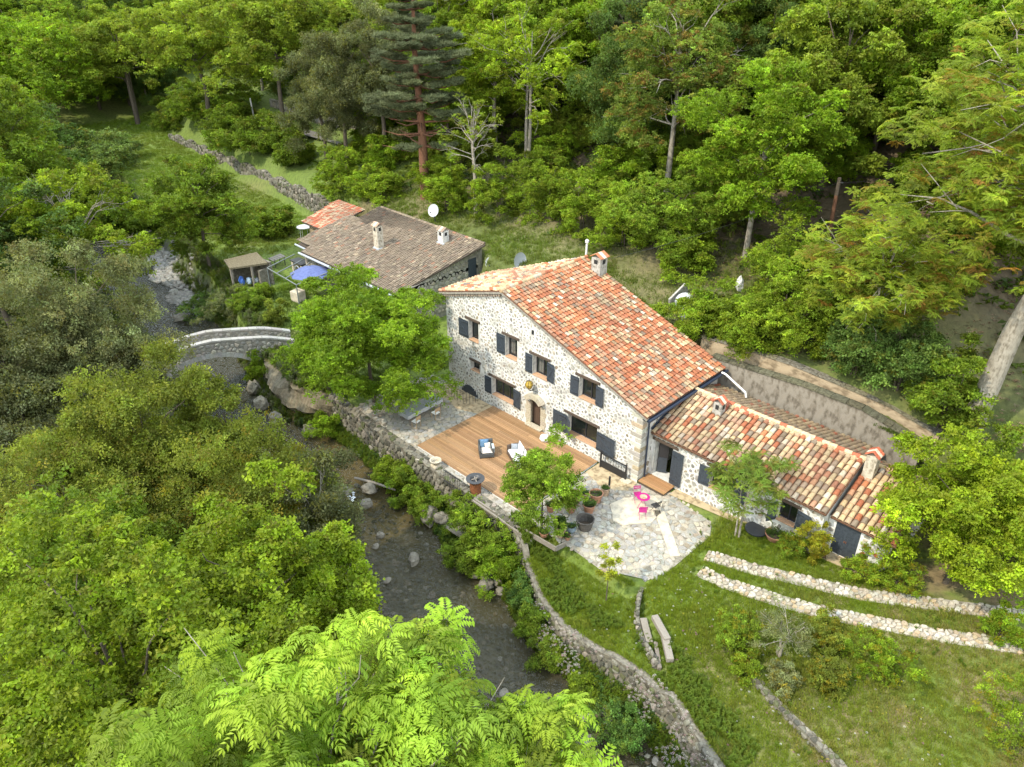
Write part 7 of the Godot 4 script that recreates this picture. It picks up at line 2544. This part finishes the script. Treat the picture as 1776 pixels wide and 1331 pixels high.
	# bank plants
	for q in [[-11.2, 7.9, 2.2, 0.9, LAUREL, "leafy climber on the river wall below the stone urn"], [-10.0, 8.3, 2.2, 1.0, GREEN * 1.1, "pale weeds rooted in the river wall's foot"], [-12.6, 8.0, 1.8, 0.8, LAUREL * 1.1, "thin weeds on the wall above the driftwood"], [-8.3, 8.3, 1.6, 0.8, GREEN, "small shrub beside the tufa boulder"], [-5.4, 7.9, 2.6, 1.3, GREEN * 1.05, "ivy mound climbing below the fire drum"], [-3.2, 8.2, 2.8, 1.6, GREEN * 1.25, "big mound of green weeds spilling down the bank below the deck's corner"], [-1.6, 8.7, 2.4, 1.4, LIND * 0.9, "rank green weeds next to the planting box"], [-3.9, 9.2, 1.5, 1.1, GREEN * 0.9, "dark nettle clump at the water under the weeds"], [0.6, 9.6, 2.1, 0.8, Color(0.07, 0.125, 0.024), "bluish green shrub on the narrow bank"], [1.9, 10.4, 2.2, 0.8, GREEN, "ivy clump hanging down the terrace wall"], [3.4, 10.9, 1.6, 0.8, GREEN * 0.9, "creeper at the terrace wall's foot by the shallows"], [5.6, 11.2, 1.2, 0.8, LAUREL * 0.8, "creeper farther down the terrace wall"], [8.0, 11.6, 2.1, 1.15, Color(0.06, 0.11, 0.02), "round dark green bush at the gravel bar"], [-39.4, 4.0, 2.6, 2.4, HOLM * 1.2, "grey leaved bush hanging over the stream below the shed"], [-36.8, 3.4, 1.8, 1.4, GREEN, "bush on the bank between shed and bridge"], [-37.9, 1.6, 1.6, 0.9, LAUREL * 0.9, "little round tree on the cottage lawn"], [-32.6, 3.4, 2.2, 1.0, OLIVEY, "clump of tall reeds at the bridge's house end"], [-28.6, 7.0, 2.2, 1.3, LIND * 0.8, "leafy creeper over the bridge abutment"], [-19.8, 7.4, 2.0, 1.3, LIND, "linden sprouts hanging over the river wall's end"], [-43.5, 4.6, 2.4, 1.8, DARK * 1.6, "dark bush at the stream's bend"]]:
		tree("bank_shrub", q[5], Vector2(q[0], q[1]), q[2], q[3], {"hue": q[4], "n": 700, "s": 0.19, "cb": -0.3, "puffs": 26, "cat": "shrub", "leaf": "foliage", "stems": 3, "tr": 0.02, "limbs": 4, "tips": Color(0.16, 0.2, 0.02), "tipshare": 0.2}, "plants along the stream bank")


func in_view(p: Vector3, margin := 0.08) -> bool:
	var f := Vector3(-0.60916, -0.5, -0.61557)
	var r := Vector3(0.7108, 0, -0.70339)
	var u := r.cross(f)
	var d := p - EYE
	var z := d.dot(f)
	if z < 5.0:
		return false
	return absf(d.dot(r) / z) < 0.678 + margin and absf(d.dot(u) / z) < 0.508 + margin


func forest() -> void:
	var kinds := [
		["oak_tree", "leafy oak of the wooded hillside", {"hue": OAK, "n": 3600, "s": 0.36, "cb": 0.05, "puffs": 64, "loose": 0.2}, 12.0, 4.6],
		["chestnut_tree", "fresh green chestnut of the wooded hillside", {"hue": LIND * 0.95, "n": 3900, "s": 0.36, "cb": 0.04, "puffs": 64, "loose": 0.21}, 12.5, 4.8],
		["maple_tree", "yellow green maple of the wooded hillside", {"hue": SPRING * 0.95, "n": 3300, "s": 0.34, "cb": 0.12, "puffs": 64, "bark": M.bark_pale, "twigs": true, "loose": 0.19}, 13.5, 4.3],
		["holm_oak", "dark evergreen oak of the wooded hillside", {"hue": DARK * 1.5, "n": 3000, "k": 1, "s": 0.42, "cb": 0.02, "puffs": 56, "loose": 0.24}, 10.5, 4.0],
		["beech_tree", "mid green beech of the wooded hillside", {"hue": GREEN * 1.15, "n": 3700, "s": 0.36, "cb": 0.05, "puffs": 64, "loose": 0.22}, 13.0, 4.6]]
	var protos := []
	for k in kinds:
		protos.append(null)
	var pine: Node3D = null
	var taken := [Vector2(-36.5, -15.4), Vector2(-30.8, -23.3), Vector2(-14.8, -22.7), Vector2(-4.9, -18.2), Vector2(-52.4, -17.6), Vector2(-48, -19.5), Vector2(-72.6, -21.9), Vector2(-87.4, -18.8), Vector2(-0.4, -20.6), Vector2(12.8, -9.5), Vector2(15.4, -11), Vector2(6.9, -10.6)]
	var g := RandomNumberGenerator.new()
	g.seed = 99
	var spots := []
	for i in 56:
		for j in 40:
			var z := -20.0 - j * 5.0 + g.randf_range(-2, 2)
			var x := 34.0 - i * 5.2 + (2.6 if j % 2 else 0.0) + g.randf_range(-2, 2)
			spots.append(Vector2(x, z))
	for i in 26:  # the wood across the stream and where the valley turns
		for j in 7:
			spots.append(Vector2(-52.0 - i * 7.0 + g.randf_range(-2, 2), 16.0 + j * 7.0 + g.randf_range(-2, 2)))
	for i in 16:
		for j in 16:
			spots.append(Vector2(-124.0 - i * 7.0 + g.randf_range(-2, 2), 6.0 - j * 7.0 + g.randf_range(-2, 2)))
	spots.sort_custom(func(a, b): return a.distance_squared_to(Vector2(EYE.x, EYE.z)) < b.distance_squared_to(Vector2(EYE.x, EYE.z)))
	var count := 0
	for s in spots:
		if count >= 400:
			break
		var y := land(s.x, s.y)
		var skip := false
		for t in taken:
			if s.distance_to(t) < 4.6:
				skip = true
		var slope: float = -s.y - along(s.x, ZB)
		if s.x > -118 and s.y < 0 and slope < (10.5 if s.x > -44 else 7.0):
			skip = true
		if s.x < -55 and s.x > -115 and s.y < 0 and slope < 11.5:
			skip = true   # the lane
		if s.x > -26 and s.x < 6 and slope < 13 and s.x > -3.5:
			skip = true
		if skip or not (in_view(Vector3(s.x, y + 9, s.y), 0.06) or in_view(Vector3(s.x, y + 2, s.y), 0.02)):
			continue
		count += 1
		var sc := g.randf_range(0.8, 1.22)
		var far: float = s.distance_to(Vector2(EYE.x, EYE.z))
		if g.randf() < 0.10 and s.x > -60:
			if pine == null:
				pine = conifer("pine_tree", "dark pine of the wooded hillside", s, 14.5, 3.6, Color(0.06, 0.08, 0.03), 4200, 0.55, M.bark_red, "dark pines of the wooded hillside")
			else:
				copy_tree(pine, s, sc, g.randf_range(0, TAU))
			get_child(-1).set_meta("label", "dark pine " + whereabouts(s))
			continue
		var x := g.randf()
		var k := 0
		if s.x < -100:
			k = 1 if x < 0.45 else (4 if x < 0.8 else 3)
		else:
			k = 0 if x < 0.26 else (1 if x < 0.5 else (2 if x < 0.68 else (4 if x < 0.86 else 3)))
		if protos[k] == null:
			protos[k] = tree(kinds[k][0], kinds[k][1], s, kinds[k][3], kinds[k][4], kinds[k][2], kinds[k][1].replace("oak of", "oaks of").replace("chestnut of", "chestnuts of").replace("maple of", "maples of").replace("beech of", "beeches of"))
		else:
			copy_tree(protos[k], s, sc, g.randf_range(0, TAU))
		get_child(-1).set_meta("label", (kinds[k][1] as String).replace("of the wooded hillside", "") + whereabouts(s))
	# bushes under the trees
	var bushes := []
	var tones := [GREEN * 1.05, LIND * 0.85, OAK * 0.9]
	for i in 260:
		var x := g.randf_range(-70, 26)
		var sl := g.randf_range(6.0, 46.0)
		var z := -along(x, ZB) - sl
		if sl < 11 and x > -42 and x < -2:
			continue
		if x > -8 and x < 3 and sl < 15:
			continue
		if x < -56 and sl < 14:
			continue
		if not in_view(Vector3(x, land(x, z) + 1.5, z), 0.03):
			continue
		var at := Vector2(x, z)
		var k := i % 3
		if bushes.size() < 3:
			k = bushes.size()
			bushes.append(tree("woodland_bush", "", at, 3.0, 2.1, {"hue": tones[k], "n": 1100, "s": 0.34, "cb": -0.25, "puffs": 34, "cat": "shrub", "leaf": "foliage", "stems": 3, "tr": 0.05, "limbs": 6}, "bushes under the hillside trees"))
		else:
			copy_tree(bushes[k], at, g.randf_range(0.65, 1.35), g.randf_range(0, TAU))
		get_child(-1).set_meta("label", ["mid green", "fresh green", "yellow green"][k] + " woodland bush " + whereabouts(at))


func whereabouts(s: Vector2) -> String:
	if s.y > along(s.x, ZL):
		return "across the stream beyond the pale boughed poplar" if s.x > -100 else "far up the stream's other bank"
	if s.x < -118:
		return "in the wood that closes the far end of the meadow"
	var d := -s.y - along(s.x, ZB)
	var row := "at the edge of the woods" if d < 16 else ("a few steps into the woods" if d < 27 else ("halfway up the wooded slope" if d < 48 else "high on the wooded slope"))
	var best := ""
	var least := 9.0
	var me := atan2(s.x - EYE.x, s.y - EYE.z)
	for m in [["meadow oaks", -90, -18], ["lane oak", -72.6, -21.9], ["grey holm oaks", -55, -18.5], ["big pine", -36.5, -15.4], ["bare tree", -29.4, -15.3], ["forked ash", -30.8, -23.3], ["hedge row", -20, -16], ["ochre crowned chestnut", -14.8, -22.7], ["broad maple", -4.9, -18.2], ["utility pole", -0.4, -20.6], ["ochre retaining wall", 6.9, -10.6], ["tall pale trunk", 12.8, -9.5]]:
		var a := absf(angle_difference(me, atan2(m[1] - EYE.x, m[2] - EYE.z)))
		if a < least:
			least = a
			best = m[0]
	return row + " behind the " + best


func copy_tree(o: Node3D, s: Vector2, sc: float, turn: float) -> void:
	var c: Node3D = o.duplicate()
	c.name = numbered(String(o.name).trim_suffix("_" + String(o.name).right(3)) if String(o.name).right(3).is_valid_int() else String(o.name))
	add_child(c, true)
	c.position = Vector3(s.x, land(s.x, s.y) - 0.3, s.y)
	c.rotation.y = turn
	c.scale = Vector3(sc, sc * (0.92 + fmod(absf(s.x * 7.3), 0.2)), sc)


var gxf := []
var gcs := []


func ground_cover() -> void:
	rng.seed = 555
	gxf = []
	gcs = []
	var add := func(x: float, z: float, s: float, c: Color, up := 1.0) -> void:
		gxf.append(Transform3D(Basis(Vector3.UP, R(0, TAU)).scaled(Vector3(s, s * up, s)), Vector3(x, land(x, z) - 0.02, z)))
		gcs.append(vary(c, 0.22, 0.1))
	var court := PackedVector2Array([Vector2(-2.6, -1), Vector2(3.4, -1), Vector2(5.3, 0.4), Vector2(5.3, 4.4), Vector2(4.9, 5.8), Vector2(2.8, 6.7), Vector2(-2.6, 6.6)])
	var nz := FastNoiseLite.new()
	nz.seed = 61
	nz.frequency = 0.22
	# lawn
	var tracks := [Line2.new([Vector2(6.0, 2.55), Vector2(8.0, 2.0), Vector2(10.4, 1.05), Vector2(12.7, 0.15), Vector2(14.8, -1.0), Vector2(16.8, -2.1), Vector2(19.0, -3.3)]), Line2.new([Vector2(6.4, 3.75), Vector2(7.7, 3.65), Vector2(10.0, 3.05), Vector2(12.1, 2.25), Vector2(13.8, 1.5), Vector2(15.9, 0.6), Vector2(18.5, -0.8)])]
	for i in 60000:
		var x := R(-2.0, 21)
		var z := R(-1.6, 13.5)
		if z > along(x, ZW) or Geometry2D.is_point_in_polygon(Vector2(x, z), court) or (x < 5.0 and z < 6.3) or (x < 10 and z < -0.45 - 0.05 * x) or (x < 12.9 and z < -0.9):
			continue
		var hit := false
		for t in tracks:
			for k in range(1, t.p.size()):
				var q := Geometry2D.get_closest_point_to_segment(Vector2(x, z), t.p[k - 1], t.p[k])
				if q.distance_to(Vector2(x, z)) < 0.36:
					hit = rng.randf() < 0.97
		if hit:
			continue
		var v := nz.get_noise_2d(x, z)
		var dry := clampf(0.25 + v * 1.2 + (x - 13) * 0.09, 0.0, 0.9) if x > 9 else clampf(v - 0.1, 0.0, 0.5)
		if rng.randf() < dry * 0.5:
			continue
		var c := lin(0.20, 0.265, 0.022).lerp(lin(0.27, 0.25, 0.07), clampf(dry * rng.randf() * 1.4, 0, 1))
		add.call(x, z, R(0.1, 0.2) * (1.0 + maxf(0.0, v) * 0.8), c, R(0.7, 1.3))
	# grass on the banks behind the houses and in the meadow
	for i in 16000:
		var x := R(-52, 2)
		var z := -along(x, ZB) - R(0.6, 15.0)
		if rng.randf() < (-z - along(x, ZB) - 5.0) / 10.0:
			continue
		var v := nz.get_noise_2d(x * 0.5, z * 0.5)
		if v > 0.28 and rng.randf() < 0.75:
			continue
		add.call(x, z, R(0.2, 0.42), lin(0.145, 0.20, 0.025).lerp(lin(0.21, 0.195, 0.075), clampf(v + 0.3, 0, 1) * rng.randf()), R(0.6, 1.2))
	for i in 26000:
		var x := R(-118, -38)
		var z := R(-24, 6)
		var zb := along(x, ZB)
		if z > along(x, ZW) or -z > zb or (x > -47 and z < -2.3 and z > -11) or (x > -43.5 and x < -39.5 and z > -1 and z < 2.6):
			continue
		var v := nz.get_noise_2d(x * 0.3, z * 0.3)
		add.call(x, z, R(0.25, 0.5), lin(0.165, 0.25, 0.022).lerp(lin(0.19, 0.22, 0.04), clampf(v + 0.2, 0, 1)), R(0.5, 0.95))
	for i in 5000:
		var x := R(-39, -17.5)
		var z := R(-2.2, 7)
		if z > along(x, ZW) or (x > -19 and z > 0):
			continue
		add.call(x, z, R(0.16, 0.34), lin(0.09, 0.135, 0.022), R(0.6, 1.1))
	for i in 700:
		var x := R(-0.5, 10.5)
		gxf.append(Transform3D(Basis(Vector3.UP, R(0, TAU)).scaled(Vector3.ONE * R(0.15, 0.32)), Vector3(x, 4.12, along(x, [Vector2(-0.8, -8.4), Vector2(4.8, -8.25), Vector2(8.2, -8.0), Vector2(10.9, -7.5)]) - R(0, 0.3))))
		gcs.append(vary(lin(0.11, 0.16, 0.03), 0.2))
	for i in 900:   # tufts in the joints of the paving
		var p: Vector2 = [Vector2(R(-2.6, 5.2), R(3.2, 6.6)), Vector2(R(-17.4, -11.4), R(1.5, 6.7)), Vector2(R(-11.3, -2.6), R(6.5, 7.2))][i % 3]
		if nz.get_noise_2d(p.x * 3, p.y * 3) > 0.12:
			add.call(p.x, p.y, R(0.05, 0.11), lin(0.08, 0.13, 0.025), 0.8)
			gxf[-1].origin.y = -0.15
	scatter("grass", clusters[4], M.blade, gxf, gcs, self, "stuff")
	# weeds on bank, wall feet, slope
	gxf = []
	gcs = []
	for i in 10000:
		var x := R(-22, 16)
		var zw := along(x, ZW)
		var z := zw + R(0.15, along(x, BW) + 0.1)
		var dens := 0.95 if x > -7 and x < 0.5 else 0.5
		if rng.randf() > dens:
			continue
		add.call(x, z, R(0.2, 0.5), vary(pick([GREEN * 1.25, LIND * 0.9, Color(0.07, 0.13, 0.025), OLIVEY * 0.8], [4, 3, 2, 1]), 0.2), R(0.8, 1.4))
	for i in 2600:
		var x := R(-3, 13)
		var z := along(x, ZW) - R(0.0, 1.6)
		if z < 6.6:
			continue
		if nz.get_noise_2d(x * 1.5 + 30, z * 1.5) > -0.1:
			add.call(x, z, R(0.14, 0.34), GREEN * 1.2, R(0.8, 1.2))
	for i in 900:
		var x := R(4.5, 21)
		var z := R(-1, 12)
		if z < along(x, ZW) and nz.get_noise_2d(x * 1.2 + 70, z * 1.2) > 0.15:
			add.call(x, z, R(0.1, 0.26), GREEN * 1.1, R(0.7, 1.2))
	for i in 2500:
		var x := R(-56, -20)
		var z := along(x, ZW) + R(-1.6, 1.2)
		add.call(x, z, R(0.25, 0.6), vary(pick([GREEN, HOLM * 1.2, OLIVEY * 0.8], [4, 2, 1]), 0.2), R(0.8, 1.3))
	scatter("bank_weeds", clusters[5], M.leaf, gxf, gcs, self, "stuff")
	# pink white blossom over the terrace wall
	gxf = []
	gcs = []
	var fl := MB.new()
	for k in 7:
		var a := TAU * k / 7
		leaf(fl, Vector3(cos(a), 0.3, sin(a)) * 0.4, Vector3(cos(a), 0.6, sin(a)), Vector3.UP, 0.7, 0.5)
	var fmesh := fl.made(M.leaf)
	for i in 1700:
		var x := R(0.2, 13.5)
		var z := along(x, ZW) + R(0.2, 1.25)
		if nz.get_noise_2d(x * 1.6, z * 1.6) < -0.05:
			continue
		var y := lerpf(platform(x, z - 1) + 0.1, -2.3, clampf((z - along(x, ZW) - 0.2) / 1.1, 0, 1))
		gxf.append(Transform3D(Basis(Vector3.UP, R(0, TAU)).scaled(Vector3.ONE * R(0.03, 0.065)), Vector3(x, y + R(-0.1, 0.25), z)))
		gcs.append(vary(pick([lin(0.5, 0.42, 0.42), lin(0.52, 0.49, 0.46), lin(0.42, 0.27, 0.3)], [3, 3, 1]), 0.1))
	for i in 260:
		var x := R(4, 18)
		var z := R(4, 11)
		if z < along(x, ZW) - 0.3:
			gxf.append(Transform3D(Basis(Vector3.UP, R(0, TAU)).scaled(Vector3.ONE * R(0.03, 0.05)), Vector3(x, land(x, z) + R(0.1, 0.2), z)))
			gcs.append(vary(pick([lin(0.62, 0.6, 0.58), lin(0.5, 0.42, 0.05), lin(0.4, 0.12, 0.3)], [3, 2, 1]), 0.1))
	scatter("blossom", fmesh, M.leaf, gxf, gcs, self, "stuff")
	# undergrowth in the woods
	gxf = []
	gcs = []
	for i in 15000:
		var x := R(-130, 30)
		var s := R(4, 75)
		if s < 10 and rng.randf() < 0.82:
			continue
		var z := -along(x, ZB) - s
		if not in_view(Vector3(x, land(x, z), z), 0.02):
			continue
		if x > -12 and x < 4 and s > 7 and s < 17 and rng.randf() < 0.8:
			continue
		if x < -56 and x > -100 and s < 12 and s > 4.5 and rng.randf() < 0.8:
			continue
		add.call(x, z, R(0.4, 1.15), vary(pick([GREEN, DARK * 1.6, OAK * 0.9], [3, 2, 2]), 0.2), R(0.6, 1.0))
		gxf[-1].origin.y += 0.15
	for i in 5000:
		var x := R(-120, 22)
		var z := along(x, ZL) + R(-0.3, 14.0)
		if not in_view(Vector3(x, land(x, z), z), 0.05):
			continue
		add.call(x, z, R(0.35, 0.9), vary(pick([GREEN * 0.9, DARK * 1.5, OLIVEY * 0.7], [3, 2, 1]), 0.2), R(0.7, 1.2))
		gxf[-1].origin.y += 0.1
	scatter("undergrowth", clusters[0], M.leaf, gxf, gcs, self, "stuff")
	# dead leaves on the slope
	gxf = []
	gcs = []
	for i in 5000:
		var x := R(-16, 24)
		var z := -along(x, ZB) - R(1.5, 22.0)
		add.call(x, z, R(0.1, 0.2), vary(pick([lin(0.2, 0.125, 0.07), lin(0.28, 0.2, 0.12), lin(0.12, 0.08, 0.05)], [3, 2, 2]), 0.2), 0.35)
		gxf[-1].origin.y += 0.05
	scatter("fallen_leaves", clusters[0], M.leaf_dry, gxf, gcs, self, "stuff")


# ---------------------------------------------------------------- the scene
func _ready() -> void:
	rng.seed = 7
	var cam := Camera3D.new()
	cam.name = "camera"
	add_child(cam)
	cam.fov = 53.86
	cam.near = 0.5
	cam.far = 900.0
	cam.look_at_from_position(EYE, EYE + Vector3(-0.60916, -0.5, -0.61557))
	var we := WorldEnvironment.new()
	we.name = "environment"
	var e := Environment.new()
	e.background_mode = Environment.BG_SKY
	var sky := ProceduralSkyMaterial.new()
	sky.sky_top_color = Color(0.64, 0.68, 0.72)
	sky.sky_horizon_color = Color(0.88, 0.87, 0.83)
	sky.sky_curve = 0.18
	sky.ground_bottom_color = Color(0.2, 0.22, 0.15)
	sky.ground_horizon_color = Color(0.5, 0.55, 0.5)
	sky.sky_energy_multiplier = 2.3
	e.sky = Sky.new()
	e.sky.sky_material = sky
	e.tonemap_mode = Environment.TONE_MAPPER_LINEAR
	e.tonemap_exposure = 1.05
	e.background_energy_multiplier = 1.0
	e.sdfgi_enabled = true
	e.ssao_enabled = true
	e.ssil_enabled = true
	we.environment = e
	add_child(we)
	var sun := DirectionalLight3D.new()
	sun.name = "sun"
	sun.light_color = Color(1.0, 0.955, 0.87)
	sun.light_energy = 1.42
	sun.light_angular_distance = 1.0
	sun.shadow_enabled = true
	add_child(sun)
	sun.look_at_from_position(Vector3.ZERO, Vector3(0.16, -0.80, -0.66))

	make_materials()
	make_clusters()
	ground()
	main_house()
	lower_wing()
	garage()
	cottage()
	site()
	bridge()
	rocks()
	furniture()
	yard_things()
	hill_things()
	trees()
	forest()
	ground_cover()
